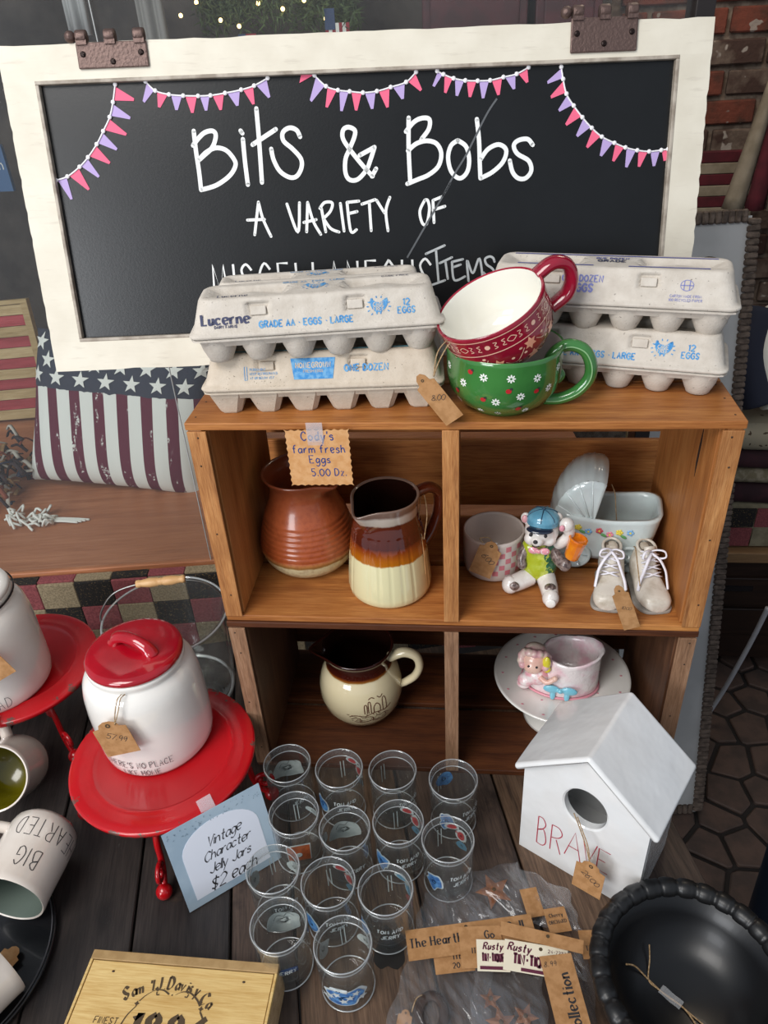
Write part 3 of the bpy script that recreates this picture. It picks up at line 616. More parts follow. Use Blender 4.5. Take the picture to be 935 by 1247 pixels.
def lucerne(t, navy, cyan, full=True):
    f = FP()
    put(t, text2d('Lucerne',0.0115,0.22,serif=True,nib=0.2,contrast=0.45,wide=0.95), f, navy, dx=-0.104, dy=0.010)
    put(t, text2d('DAIRY FARMS',0.0030,0.26,wide=1.05), f, navy, dx=-0.104, dy=0.0055)
    put(t, text2d('GRADE AA * EGGS * LARGE',0.0072,0.25,wide=0.86), f, cyan, dx=-0.012, dy=0.0035)
    hen(t, f, 0.072, 0.0185, 0.00078, cyan)
    put(t, text2d('12',0.0070,0.22), f, cyan, dx=0.1035, dy=0.0185); put(t, text2d('EGGS',0.0070,0.22,wide=0.85), f, cyan, dx=0.1035, dy=0.0095)
    if full:
        g = TP(); put(t, text2d('Lucerne',0.007,0.15,serif=True,nib=0.2,contrast=0.4), g, navy, dx=-0.095, dy=-0.0225)
        put(t, text2d('GRADE AA * EGGS * LARGE',0.0052,0.16,wide=0.8), g, cyan, dx=-0.002, dy=0.0175)
        hen(t, g, 0.0, 0.0, 0.0009, cyan); put(t, text2d('CAGE FREE',0.0045,0.16), g, navy, dx=0.095, dy=0.0180)
CB = 0.6395
t = carton('egg_carton', 'bottom front left egg carton with angular cups and blue HOMEGROWN print', (-0.163,0.070,CB), radians(3.2), M['pulp2'], True)
f = FP(); g = FP(0.0008)
put(t, text2d('ONE DOZEN',0.0078,0.24,wide=0.92), f, M['print_cyan'], dx=0.055, dy=0.014)
put(t, [[(-0.036,0.031),(0.018,0.031),(0.0145,0.006),(-0.0325,0.006)][::-1]], f, M['print_cyan'], 'blue_label')
put(t, text2d('HOMEGROWN',0.0062,0.2,wide=0.8), g, M['pulp2'], dx=-0.009, dy=0.0195); put(t, text2d('FRESH EGGS',0.003,0.18), g, M['pulp2'], dx=-0.009, dy=0.014)
for k,s in enumerate(('PERISHABLE','KEEP REFRIGERATED','AT OR BELOW 45 F')): put(t, text2d(s,0.0027,0.14,align='l',wide=0.9), f, M['print_cyan'], dx=-0.086, dy=0.018-0.005*k)
put(t, stroke_quads([(-0.0925,0.007),(-0.0895,0.007),(-0.0895,0.023),(-0.0925,0.023),(-0.0925,0.007)],0.0007), f, M['print_cyan'], 'thermometer_print')
g2 = TP(); put(t, [[(-0.126,-0.0235),(0.126,-0.0235),(0.126,-0.0195),(-0.126,-0.0195)]], g2, mat('teal_print','#5f8f9c',0.85), 'printed_band')
t = carton('egg_carton', 'bottom rear egg carton on the left, mostly hidden, under the rear carton of the pair', (-0.160,0.155,CB), radians(3.2), M['pulp']); t.scale = (0.97,0.62,0.80)
t = carton('egg_carton', 'upper front left egg carton with a blue hen and GRADE AA print', (-0.164,0.066,CB+0.0715), radians(8.0), M['pulp']); lucerne(t, M['print_navy'], M['print_cyan'])
t = carton('egg_carton', 'upper rear egg carton on the left, only its lid showing in front of the chalkboard', (-0.177,0.157,CB+0.0600), radians(7.0), M['pulp']); lucerne(t, M['print_navy'], M['print_cyan']); t.scale = (0.93,0.66,1)
t = carton('egg_carton', 'lower egg carton on the right, blue hen and 12 EGGS beside the green cup', (0.186,0.131,CB), radians(-14.5), M['pulp']); lucerne(t, M['print_navy'], M['print_cyan'], False)
t = carton('egg_carton', 'upper egg carton on the right reading ONE DOZEN EGGS in violet', (0.187,0.137,CB+0.0715), radians(-13.0), M['pulp'])
f = FP(); put(t, text2d('ONE DOZEN',0.0074,0.23,wide=0.85), f, M['print_violet'], dx=-0.030, dy=0.021); put(t, text2d('EGGS',0.0088,0.27,wide=0.9), f, M['print_violet'], dx=-0.030, dy=0.0095)
for k,s in enumerate(('CARTON MADE FROM','100% RECYCLED PAPER'.replace('%',''))): put(t, text2d(s,0.0028,0.16,wide=0.9), f, M['print_violet'], dx=0.087, dy=0.0075-0.0045*k)
put(t, stroke_quads([(0.087+0.007*cos(a/8*pi), 0.021+0.006*sin(a/8*pi)) for a in range(17)],0.0007)+stroke_quads([(0.084,0.016),(0.084,0.026)],.001)+stroke_quads([(0.090,0.016),(0.090,0.026)],.001)+stroke_quads([(0.08,0.021),(0.094,0.021)],.001), f, M['print_violet'], 'recycling_print')
g = TP(); nv = mat('indigo_top_print','#4a5296',0.85)
put(t, [[(-0.11,-0.0230),(-0.02,-0.0230),(-0.02,-0.0200),(-0.11,-0.0200)],[(0.02,-0.0230),(0.11,-0.0230),(0.11,-0.0200),(0.02,-0.0200)],[(-0.12,0.0195),(0.12,0.0195),(0.12,0.0230),(-0.12,0.0230)]], g, nv, 'printed_band')
put(t, text2d('ONE DOZEN',0.0062,0.24,wide=0.8), TP(0.0007), nv, dx=0, dy=0.006); put(t, text2d('GRADE',0.0085,0.24,wide=0.9), TP(0.0007), M['print_navy'], dx=0, dy=-0.006)

# ---------------------------------------------------------------- tags, twine
def tag_shape(w_, h_, notch=True):
    s = w_/2; return [(-s,0),(s,0),(s,h_*0.80),(s*0.62,h_*0.83),(s*0.52,h_*0.93),(s*0.2,h_),(-s*0.2,h_),(-s*0.52,h_*0.93),(-s*0.62,h_*0.83),(-s,h_*0.80)]
def price_tag(label, O, U, W, w_, h_, twine, scrawl='$8', m='kraft', group='kraft price tags on twine'):
    """a swing tag as a flat card from its bottom middle O, along U (right) and W (up)"""
    O = V(O); U = V(U).normalized(); W = V(W); W = (W-U*W.dot(U)).normalized(); N = U.cross(W)
    t = thing('price_tag', label, 'tag', O, 0, group)
    Mx = Matrix((U,W,N)).transposed().to_4x4(); P = tag_shape(w_,h_)
    MB().prism(P, -0.0003, 0.0003, M=Mx).build('card', M[m], t)
    q_ = text2d(scrawl, min(h_*0.16, w_*1.1/max(1,len(scrawl))), 0.09, slant=0.25, jit=0.35, space=0.5); ca_,sa_ = cos(-0.5),sin(-0.5)
    put(t, [[(a*ca_-b_*sa_, a*sa_+b_*ca_) for a,b_ in q] for q in q_], pmap((0,0,0),U,W,0.0005,N), M['ink'], 'scrawled_price', dy=h_*0.45)
    hole = O+W*h_*0.9
    mb = MB(); mb.lathe([(w_*0.03,0.0006),(w_*0.075,0.0006)],12,M=Matrix.Translation(W*h_*0.88) @ Mx); mb.build('eyelet', M['ink_brown'], t)
    for tw in twine:
        pts = cr([tuple(V(p)-O) for p in tw], 6); MB().tube(pts, 0.0008, 6).build('twine', M['twine'], t)
    return t, hole

# ---------------------------------------------------------------- cups on top of the crate
def cup_profile(R, H, foot, belly=1.0):
    out = [(0.0001,0.0015),(foot*0.8,0.0015),(foot*0.9,0.0),(foot,0.0),(foot+0.002,0.003),(R*0.80*belly,H*0.16),(R*0.93*belly,H*0.34),(R*0.98*belly,H*0.55),(R*0.985*belly,H*0.75),(R*0.99,H*0.92),(R,H*0.985),(R-0.0012,H)]
    inn = [(R-0.0035,H-0.001),(R-0.0055,H*0.9),(R*0.98*belly-0.0065,H*0.6),(R*0.90*belly-0.006,H*0.33),(R*0.68,H*0.15),(R*0.35,H*0.09),(0.0001,H*0.08)]
    return out, inn
M['green'] = mat('green_glaze', '#3f7d3c', 0.12, coat=0.7, col2='#346c33', vs=12)
M['green_hi'] = mat('green_glaze_highlight', '#8cbb84', 0.15, coat=0.6)
M['redcup'] = mat('crimson_glaze', '#9c1731', 0.14, coat=0.7, col2='#8a1029', vs=14); M['cream_in'] = mat('cream_glaze', '#e9e6db', 0.12, coat=0.6)
M['cream_line'] = mat('peach_glaze_line', '#eebfa6', 0.3, coat=0.4)
GC = (0.058,0.052,CB)
gc = thing('green_cup', 'green glazed cup with white daisies and red ladybirds, scrolled handle, under the red cup', 'cup', GC)
R,H = 0.0695,0.078; po,pi_ = cup_profile(R,H,0.040)
mb = MB(); mb.lathe(po, 56, 0); mb.lathe(pi_, 56, 1); mb.lathe([po[-1],pi_[0]],56,0); mb.build('body', [M['green'],M['cream_in']], gc)
def prof_r(po, z):
    for a,b_ in zip(po[4:],po[5:]):
        if a[1] <= z <= b_[1]: return a[0]+(b_[0]-a[0])*(z-a[1])/(b_[1]-a[1]+1e-9)
    return po[-1][0]
def on_body(prof, ang, z, off=0.0004):
    """maps (s along the girth, t up) near the point (ang, z) of a turned body"""
    r0 = prof_r(prof, z)
    def f(s,t):
        zz = z+t; r = prof_r(prof, zz)+off; a = ang+s/r0; return V((r*cos(a), r*sin(a), zz))
    return f
daisy_w = mat('daisy_white','#f0f3ec',0.3,coat=0.4); lady = mat('ladybird_red','#b8252b',0.3,coat=0.4); daisy_y = mat('daisy_centre','#4f6b57',0.4)
for (ad,z) in ((-112,0.060),(-86,0.060),(-60,0.057),(-135,0.048),(-100,0.030),(-76,0.037),(-44,0.040),(-120,0.012),(-99,0.010),(-66,0.014),(-30,0.060),(-160,0.06),(-150,0.02)):
    f = on_body(po, radians(ad), z); k = 0.0052 if z > 0.02 else 0.0042
    mb = MB()
    for j in range(8):
        a = j*pi/4; cx,cy = 0.62*k*cos(a),0.62*k*sin(a)
        mb.add([f(cx+0.40*k*cos(q)*cos(a)-0.19*k*sin(q)*sin(a), cy+0.40*k*cos(q)*sin(a)+0.19*k*sin(q)*cos(a)) for q in [i*pi/4 for i in range(8)]], [tuple(range(8))])
    o = mb.build('painted_daisy', daisy_w, gc)
for (ad,z) in ((-126,0.064),(-88,0.045),(-60,0.041),(-113,0.032),(-76,0.019),(-146,0.034)):
    f = on_body(po, radians(ad), z, 0.0006); mb = MB(); mb.add([f(0.0034*cos(q),0.0030*sin(q)) for q in [i*pi/5 for i in range(10)]],[tuple(range(10))],0)
    mb.add([f(0.0028+0.0018*cos(q),0.0026+0.0017*sin(q)) for q in [i*pi/4 for i in range(8)]],[tuple(range(8))],1); mb.build('painted_ladybird', [lady,M['ink']], gc)
hp = [(0.1196,.6799),(0.125,.6724),(0.1185,.6665),(0.1105,.6740),(0.1092,.6885),(0.1175,.7030),(0.1328,.7097),(0.1500,.7030),(0.1590,.6860),(0.1585,.6680),(0.1470,.6520),(0.1300,.6430),(0.1150,.6410),(0.1020,.6400),(0.0980,.6340+.008),(0.1010,.6320+.012),(0.1075,.648)]
hp = [(x-GC[0], -0.004, z-CB+0.004) for x,z in hp[:13]]+[(0.0415,-0.004,0.0075),(0.038,-0.004,0.0115),(0.041,-0.004,0.016),(0.046,-0.004,0.0125)]
pts = cr(hp,8); n = len(pts); mb = MB(); mb.tube(pts, [0.0050+0.0026*sin(pi*i/n) for i in range(n)], 14); h_ = mb.build('handle', M['green'], gc)
mb = MB(); mb.tube([(p[0],p[1]-0.0052-0.0026*sin(pi*i/n),p[2]) for i,p in enumerate(pts)], 0.0009, 6); mb.build('handle_highlight', M['green_hi'], h_, label='pale highlight painted along the handle')  # the highlight is painted on as a pale green line
# red cup, tipped inside the green one
rc = thing('red_cup', 'crimson cup painted with pale flowers, tilted inside the green cup', 'cup', (0.0640,0.0535,CB+0.067), 0, rot=(radians(13),radians(-23),0))
R2,H2_ = 0.0645,0.070; qo,qi = cup_profile(R2,H2_,0.036)
mb = MB(); mb.lathe(qo,56,0); mb.lathe(qi,56,1); mb.lathe([qo[-1],qi[0]],56,0); mb.build('body', [M['redcup'],M['cream_in']], rc)
hp = [(0.058,0.020,0.066),(0.078,0.024,0.070),(0.092,0.028,0.060),(0.093,0.028,0.042),(0.082,0.025,0.026),(0.060,0.021,0.020)]
mb = MB(); mb.tube(cr(hp,8),[0.0075]*41,14,flat=1.5); mb.build('handle', M['redcup'], rc)
for z in (0.0645,0.0455):
    mb = MB(); 
    f = on_body(qo, 0, z, 0.0005); mb.ribbon(stroke_quads([(s*0.004,0) for s in range(0,106)],0.0011), f); mb.build('painted_line', M['cream_line'], rc)
mb = MB()
for j in range(14):
    f = on_body(qo, j*2*pi/14, 0.055, 0.0005)
    if j % 2: mb.ribbon(stroke_quads(cr([(0.0055*cos(a),0.0035*sin(a)) for a in [0,1.6,3.1,4.7,6.28]],3),0.0009), f)
    else: mb.add([f(0.0032*cos(q),0.0030*sin(q)) for q in [i*pi/4 for i in range(8)]],[tuple(range(8))])
    for s in (-1,1): mb.ribbon(stroke_quads(cr([(s*0.0075,0.004),(s*0.0115,0.003),(s*0.0085,0),(s*0.0115,-0.003),(s*0.0075,-0.004)],4),0.0009), f)
mb.build('painted_scrolls', M['cream_line'], rc, kind='stuff')
pl = mat('peach_flower','#f0a888',0.3,coat=0.4)
for (ad,z) in ((-100,0.027),(-62,0.036),(-28,0.028),(-60,0.017),(-138,0.030),(10,0.03),(-175,0.03)):
    f = on_body(qo, radians(ad), z, 0.0006); P8 = star_poly(0.0085,6,0.55); MB().add([f(*p) for p in P8],[tuple(range(12))]).build('painted_flower', pl, rc)
    mb = MB(); f = on_body(qo, radians(ad)+0.2, z, 0.0005); mb.ribbon(stroke_quads(cr([(-0.004,0),(0.006,-0.006),(0.014,0.0),(0.020,0.008)],4),0.0009), f)
    for (x,y) in ((0.005,0.002),(0.011,-0.008),(0.016,0.010),(0.020,0.001)): mb.add([f(x+0.0022*cos(q),y+0.0016*sin(q)) for q in [i*pi/3 for i in range(6)]],[tuple(range(6))])
    mb.build('painted_vine', M['cream_line'], rc)
price_tag('kraft price tag hanging from the green cup by twine, leaning on the left cartons', (0.0001,-0.012,0.6469), (0.0173,-0.004,0.0146), (-0.0242,0.006,0.0603), 0.026, 0.068,
  [[(0.0030,0.020,0.7265),(-0.006,0.010,0.7370),(-0.0190,-0.006,0.7280),(-0.0238,-0.0085,0.7005)],[(0.0100,0.016,0.7240),(-0.004,0.006,0.7345),(-0.0165,-0.007,0.7200),(-0.0236,-0.0085,0.7005)]], '8.00')

# Cody's card taped to the crate front
cd = thing('egg_price_card', 'scalloped kraft card handwritten in blue, taped to the front of the upper crate', 'sign', (0,0,0))
A = V((-0.2060,-0.0075,0.6335)); B_ = V((-0.1262,-0.0075,0.6345)); Dn = V((-0.2050,-0.010,0.5560)); U_ = (B_-A).normalized(); W_ = (A-Dn); cw,chh = (B_-A).length, W_.length; W_ = (W_-U_*W_.dot(U_)).normalized()
pts = []
for (p,q,nx,ny) in (((0,0),(cw,0),0,-1),((cw,0),(cw,chh),1,0),((cw,chh),(0,chh),0,1),((0,chh),(0,0),-1,0)):
    for i in range(40):
        t_ = i/40; s_ = abs(sin(t_*pi*9))*0.0018; pts.append((p[0]+(q[0]-p[0])*t_-nx*s_, p[1]+(q[1]-p[1])*t_-ny*s_))
Mx = Matrix((U_,W_,U_.cross(W_))).transposed().to_4x4(); Mx.translation = A-W_*chh
MB().prism(pts, -0.0003, 0.0003, M=Mx).build('card', M['kraft_l'], cd)
cf = pmap(A-W_*chh, U_, W_, 0.0005)
for s,dx,dy,sz in (("Cody's",0.040,0.063,0.0115),('farm fresh',0.040,0.046,0.0105),('Eggs',0.040,0.032,0.0105),('5.00 Dz.',0.050,0.014,0.0100)):
    put(cd, text2d(s,sz,0.13,jit=0.22,wide=0.82), cf, M['ink_blue'], 'handwriting', dx=dx, dy=dy)
MB().box((-0.010,-0.0003,-0.020),(0.010,0.0,0.011)).build('tape', M['tape'], cd, loc=(-0.168,-0.0088,0.6325), rot=(0.03,0,0))
# ---------------------------------------------------------------- pots and figurines in the crates
def ringed(base, n=0): return base
def mixglaze(name, stops, rough=0.15, coat=0.6, hgt=1.0, wob=0.03, bm=0, bs=40, colnoise=None):
    """bands of glaze up the height of a pot (object z, metres), with a slightly wandering edge"""
    m, nt, P = nodes(name); tc = nt.nodes.new('ShaderNodeTexCoord'); sp = nt.nodes.new('ShaderNodeSeparateXYZ'); nt.links.new(tc.outputs['Object'], sp.inputs[0])
    nz = noise(nt, tc.outputs['Object'], 60, 3); ma = nt.nodes.new('ShaderNodeMath'); ma.operation = 'MULTIPLY_ADD'; nt.links.new(nz, ma.inputs[0]); ma.inputs[1].default_value = wob*hgt; nt.links.new(sp.outputs[2], ma.inputs[2])
    dv = nt.nodes.new('ShaderNodeMath'); dv.operation = 'DIVIDE'; nt.links.new(ma.outputs[0], dv.inputs[0]); dv.inputs[1].default_value = hgt
    c_ = ramp(nt, dv.outputs[0], [(p,srgb(h)) for p,h in stops])
    if colnoise: c_ = mixc(nt, ramp(nt, noise(nt, tc.outputs['Object'], 130, 5, 0.7), [(0.45,(0,0,0,1)),(0.8,(0.6,0.6,0.6,1))]), c_, srgb(colnoise))
    nt.links.new(c_, P.inputs['Base Color']); P.inputs['Roughness'].default_value = rough; P.inputs['Coat Weight'].default_value = coat; P.inputs['Coat Roughness'].default_value = 0.06
    if bm: bump(nt, P, noise(nt, tc.outputs['Object'], bs, 3), bm, 0.001)
    return m
SU = 0.3197+0.0105     # shelf height inside the upper crate
SL = 0.0105
# rust-brown ridged jug
jg = thing('brown_jug', 'rust-brown ridged stoneware jug with a cream base, at the left of the upper crate', 'jug', (-0.2295,0.140,SU))
prof = [(0.0001,0.002),(0.042,0.002),(0.046,0.0),(0.050,0.001),(0.060,0.008),(0.069,0.020),(0.0735,0.033)]
z = 0.036
while z < 0.098:
    k = (z-0.036)/0.062; r = 0.0740-0.0155*k**1.5; prof += [(r,z),(r+0.0011,z+0.003),(r-0.0004,z+0.0062)]; z += 0.0078
prof += [(0.0570,0.105),(0.0520,0.116),(0.0490,0.128),(0.0480,0.138),(0.0500,0.147),(0.0540,0.155),(0.0575,0.160),(0.0580,0.1625),(0.0560,0.1635),(0.053,0.160),(0.0475,0.150),(0.045,0.138),(0.046,0.126),(0.053,0.105),(0.070,0.06),(0.066,0.025),(0.04,0.010),(0.0001,0.009)]
def spout(ang, push, drop, z0, zt, width=0.30):
    def f(p, a, r, z):
        if z > z0:
            k = sstep(z0, zt, z); d = (a-ang+pi) % (2*pi)-pi; g = math.exp(-(d/width)**2)*k
            q = V((p.x,p.y,p.z)); u = V((cos(ang),sin(ang),0)); q = q+u*push*g; q.z -= drop*g; return q
        return p
    return f
mb = MB(); mb.lathe(prof, 72, 0, fn=spout(radians(-35),0.016,0.004,0.135,0.162,0.28))
mb.build('body', mixglaze('rust_glaze',[(0.0,'#c9bd94'),(0.20,'#cfc49b'),(0.215,'#8f6a35'),(0.25,'#a86a3c'),(0.265,'#9b4a24'),(0.6,'#a85530'),(1.0,'#6b3520')],0.28,0.35,0.17,0.03,0.15,200,'#6a2512'), jg)
# amber and cream fluted pitcher
ap = thing('amber_pitcher', 'cream, amber and dark brown fluted pitcher with a white dripped rim, beside the divider', 'pitcher', (-0.098,0.078,SU))
prof = [(0.0001,0.002),(0.050,0.002),(0.054,0.0),(0.0575,0.001),(0.0605,0.006),(0.0615,0.014),(0.0600,0.035),(0.0570,0.065),(0.0535,0.090),(0.0500,0.110),(0.0485,0.113),(0.0490,0.117),(0.0465,0.121),(0.0455,0.135),(0.0462,0.148),(0.0480,0.157),(0.0482,0.1595),(0.0468,0.1605),(0.044,0.158)]
AIN = [(0.044,0.158),(0.0415,0.14),(0.043,0.115),(0.053,0.06),(0.054,0.02),(0.03,0.010),(0.0001,0.009)]
sf = spout(radians(-128),0.013,0.008,0.118,0.160,0.38)
def flute(p,a,r,z):
    q = V(p)
    if 0.012 < z < 0.112 and r > 0.049: k = 1-0.022*(1 if (a*22/(2*pi))%1 < 0.14 else 0); q.x *= k; q.y *= k
    return sf(q,a,r,z)
M['dark_in'] = mat('dark_glaze_inside','#1d0c07',0.12,coat=0.7)
mb = MB(); mb.lathe(prof, 154, 0, fn=flute); mb.lathe(AIN, 154, 1, fn=sf)
mb.build('body', (lambda g: [g, M['dark_in']])(mixglaze('amber_bands',[(0.0,'#d9d2a6'),(0.44,'#ddd6ab'),(0.452,'#a8640f'),(0.50,'#a55a10'),(0.57,'#7c3410'),(0.60,'#4a170c'),(0.80,'#55200f'),(0.815,'#a89c90'),(0.875,'#b8ada2'),(0.90,'#6b5348'),(1.0,'#80695c')],0.1,0.9,0.17,0.035)), ap)
mb = MB(); hp = [(0.040,0.020,0.150),(0.060,0.030,0.153),(0.072,0.036,0.140),(0.072,0.036,0.110),(0.062,0.031,0.080),(0.050,0.024,0.062)]
mb.tube(cr(hp,8),0.0075,12,flat=1.4); mb.build('handle', mat('dark_brown_glaze','#4a1c0e',0.1,coat=0.8), ap)
price_tag('narrow kraft tag hanging edge-on from the amber pitcher handle', (-0.0455,0.060,0.372), (0.25,-1,0.1), (-0.03,0.0,1), 0.026, 0.055,
  [[(-0.0490,0.103,0.485),(-0.043,0.092,0.472),(-0.0405,0.078,0.452),(-0.0445,0.063,0.424)],[(-0.0490,0.103,0.485),(-0.050,0.088,0.467),(-0.0515,0.073,0.447),(-0.0465,0.063,0.424)]], '12')
# cream pitcher with a brown farm scene
cp = thing('cream_pitcher', 'round cream pitcher with a dark brown rim and brown farm print, in the lower crate', 'pitcher', (-0.166,0.128,SL))
prof = [(0.0001,0.002),(0.036,0.002),(0.040,0.0),(0.044,0.0015),(0.058,0.014),(0.068,0.032),(0.0725,0.054),(0.0715,0.076),(0.0660,0.096),(0.0590,0.109),(0.0555,0.114),(0.0565,0.118),(0.0550,0.122),(0.0550,0.132),(0.0580,0.144),(0.0610,0.1500),(0.0595,0.1515),(0.0565,0.149)]; CIN = [(0.0565,0.149),(0.052,0.134),(0.052,0.120),(0.062,0.10),(0.069,0.07),(0.066,0.04),(0.04,0.011),(0.0001,0.009)]
mb = MB(); mb.lathe(prof, 64, 0, fn=spout(radians(190),0.022,0.001,0.122,0.151,0.34)); mb.lathe(CIN, 64, 1, fn=spout(radians(190),0.022,0.001,0.122,0.151,0.34))
cpb = mb.build('body', (lambda g: [g, M['dark_in']])(mixglaze('cream_pitcher_bands',[(0.0,'#cfc09a'),(0.70,'#d6c8a4'),(0.755,'#d6c8a4'),(0.765,'#8d5a1e'),(0.79,'#7a3a14'),(0.81,'#3d120b'),(1.0,'#2b0d09')],0.1,0.9,0.15,0.02)), cp)
hp = [(0.054,-0.004,0.127),(0.078,-0.006,0.140),(0.098,-0.007,0.133),(0.104,-0.008,0.112),(0.096,-0.007,0.088),(0.080,-0.006,0.072),(0.068,-0.005,0.064)]
pts = cr(hp,8); mb = MB(); mb.tube(pts,[0.0085-0.0025*i/len(pts) for i in range(len(pts))],14,flat=1.2); mb.build('handle', mat('cream_handle','#d8caa6',0.1,coat=0.9), cp)
bp = mat('brown_transfer_print','#5b3022',0.4,coat=0.3); rr = random.Random(3)
f = lambda s,t: on_body(prof[:17], radians(-72), 0.055, 0.0005)(s*1.35,t*1.35+0.002)
mb = MB(); L = [[(-0.026,-0.004),(-0.018,-0.001),(-0.006,-0.003),(0.006,0.001),(0.020,0.000),(0.030,0.004)],[(-0.02,-0.014),(-0.01,-0.016),(0.004,-0.014),(0.018,-0.016),(0.026,-0.012)],
 [(-0.006,0.001),(-0.006,0.014),(-0.003,0.014),(-0.003,0.001)],[(-0.001,0.001),(-0.001,0.017),(0.002,0.017),(0.002,0.001)],[(0.006,0.0),(0.006,0.010),(0.010,0.015),(0.014,0.010),(0.014,0.0)],[(0.018,0.0),(0.018,0.016),(0.021,0.02),(0.023,0.016),(0.023,0.001)],
 [(-0.010,-0.006),(-0.002,-0.005),(0.004,-0.008),(0.004,-0.014)],[(0.008,-0.004),(0.014,-0.007),(0.020,-0.005),(0.022,-0.012)],[(-0.024,-0.009),(-0.018,-0.006),(-0.012,-0.010),(-0.012,-0.015)],[(0.0,0.022),(0.004,0.024),(0.008,0.022)],[(0.012,0.024),(0.016,0.021),(0.020,0.024)]]
for l in L: mb.ribbon(stroke_quads(cr(l,4),0.0011), f)
for k in range(60):
    x,y = rr.uniform(-0.026,0.028), rr.uniform(-0.017,0.0); a = rr.uniform(0,pi); l = rr.uniform(0.001,0.0035); mb.ribbon(stroke_quads([(x,y),(x+l*cos(a),y+l*sin(a)*0.5)],0.0009), f)
mb.build('farm_print', bp, cp, kind='stuff')
# pink gingham pot
pp = thing('gingham_pot', 'small cream pot with pink gingham squares, left of the bear figurine', 'pot', (0.056,0.128,SU), radians(-12))
prof = [(0.0001,0.002),(0.034,0.002),(0.040,0.0),(0.0425,0.003),(0.044,0.010),(0.0455,0.030),(0.0458,0.066),(0.0450,0.0700),(0.0430,0.0705),(0.0420,0.066),(0.0415,0.03),(0.039,0.010),(0.0001,0.008)]
pc = mat('pale_pink_cream','#dccfc6',0.25,coat=0.4); pk = mat('pink_square','#d9818a',0.3,coat=0.4); MB().lathe(prof,56).build('body', pc, pp)
for i in range(9):
    for j in range(5):
        if (i+j) % 2: continue
        ff = on_body(prof, radians(-100+i*12), 0.018+0.0105*j, 0.0003); mb = MB(); mb.grid(lambda u,v: ff(-0.0042+0.0084*u,-0.0044+0.0088*v),3,1); mb.build('gingham_square', pk, pp)
price_tag('kraft tag on the front of the pink gingham pot', (0.0342,0.0745,0.3535), (0.0323,-0.007,-0.0106), (0.0041,0.0065,0.0723), 0.033, 0.060,
  [[(0.040,0.0795,0.407),(0.034,0.081,0.4135),(0.046,0.086,0.412),(0.052,0.088,0.404)]], '6.00')
# bear figurine
bw_ = mat('bear_white_glaze','#e9e4df',0.15,coat=0.6,col2='#d9d1ca',vs=60); bb = mat('brown_brushed_fur','#4a3a38',0.3,coat=0.4,col2='#8b7a74',vs=220)
br = thing('bear_figurine', 'glazed ceramic bear figurine in a blue cap and green outfit holding an orange mug', 'figurine', (0.121,0.088,SU), radians(-8)); br.scale = (1.12,1.10,1.25)
mb = MB()
for c_,r in (((0,0,0.040),(0.021,0.019,0.026)),((0,0,0.028),(0.0235,0.021,0.022)),((-0.013,0.0,0.050),(0.011,0.012,0.013)),((0.014,0.0,0.050),(0.011,0.012,0.013))): mb.ball(c_,r,seg=20)
m, nt, P = nodes('bear_green_outfit'); vec = coords(nt, (1,1,1), rand=False); sx = nt.nodes.new('ShaderNodeSeparateXYZ'); nt.links.new(vec, sx.inputs[0]); ad = nt.nodes.new('ShaderNodeMath'); ad.operation='MULTIPLY_ADD'; ad.inputs[1].default_value = 14; nt.links.new(sx.outputs[0], ad.inputs[0]); nt.links.new(noise(nt,vec,90,3), ad.inputs[2])
nt.links.new(ramp(nt, ad.outputs[0], [(0.45,srgb('#a7b32a')),(0.62,srgb('#c3cc55')),(0.66,srgb('#2c6a48')),(0.80,srgb('#2a5f42'))]), P.inputs['Base Color']); P.inputs['Roughness'].default_value = 0.2; P.inputs['Coat Weight'].default_value = 0.6
mb.build('body', m, br, remesh=0.0016)
mb = MB(); mb.ball((0,-0.004,0.077),(0.0215,0.019,0.0175),seg=24); mb.ball((-0.012,-0.015,0.072),(0.009,0.009,0.008),seg=16); mb.ball((0.010,-0.013,0.071),(0.009,0.008,0.008),seg=16)
mb.ball((-0.004,-0.022,0.0735),(0.0085,0.008,0.0065),seg=16); mb.ball((-0.021,0.002,0.089),(0.0065,0.004,0.0075),seg=14); mb.ball((0.019,0.003,0.092),(0.006,0.004,0.007),seg=14)
hd = mb.build('head', bw_, br, remesh=0.0012)
MB().ball((-0.0215,-0.0015,0.0895),(0.0042,0.0030,0.0052),seg=12).build('inner_ear', mat('ear_pink','#dca0a4',0.3,coat=0.4), hd)
MB().ball((-0.006,-0.0293,0.0760),(0.0030,0.0024,0.0024),seg=12).build('nose', M['ink'], hd)
for x,zz in ((-0.0125,0.0815),(0.0055,0.0815)): MB().ball((x,-0.0215,zz-0.001),(0.0022,0.0016,0.0026),seg=10).build('eye', M['ink'], hd)
mb = MB(); mb.tube([(-0.010,-0.0275,0.0700),(-0.006,-0.0295,0.0690),(-0.001,-0.0285,0.0705)],0.0007,6); mb.tube([(-0.016,-0.020,0.0855),(-0.0115,-0.0225,0.0862)],0.0006,6); mb.tube([(0.002,-0.0235,0.0865),(0.0075,-0.0215,0.0860)],0.0006,6); mb.build('painted_brows_and_mouth', M['ink'], hd)
cpm = mat('cap_blue','#6fa6bd',0.15,coat=0.6,col2='#5a93ad',vs=60); mb = MB(); mb.ball((0.001,-0.001,0.0925),(0.0205,0.0195,0.0115),seg=26); mb.ball((0.001,-0.0005,0.0885),(0.0212,0.020,0.0055),seg=26); cap = mb.build('cap', cpm, br, remesh=0.0011)
mb = MB(); mb.ball((-0.002,-0.0185,0.0865),(0.0165,0.0095,0.0030),seg=22); mb.build('cap_brim', mat('cap_navy','#1f2b3d',0.12,coat=0.8), cap)
mb = MB()
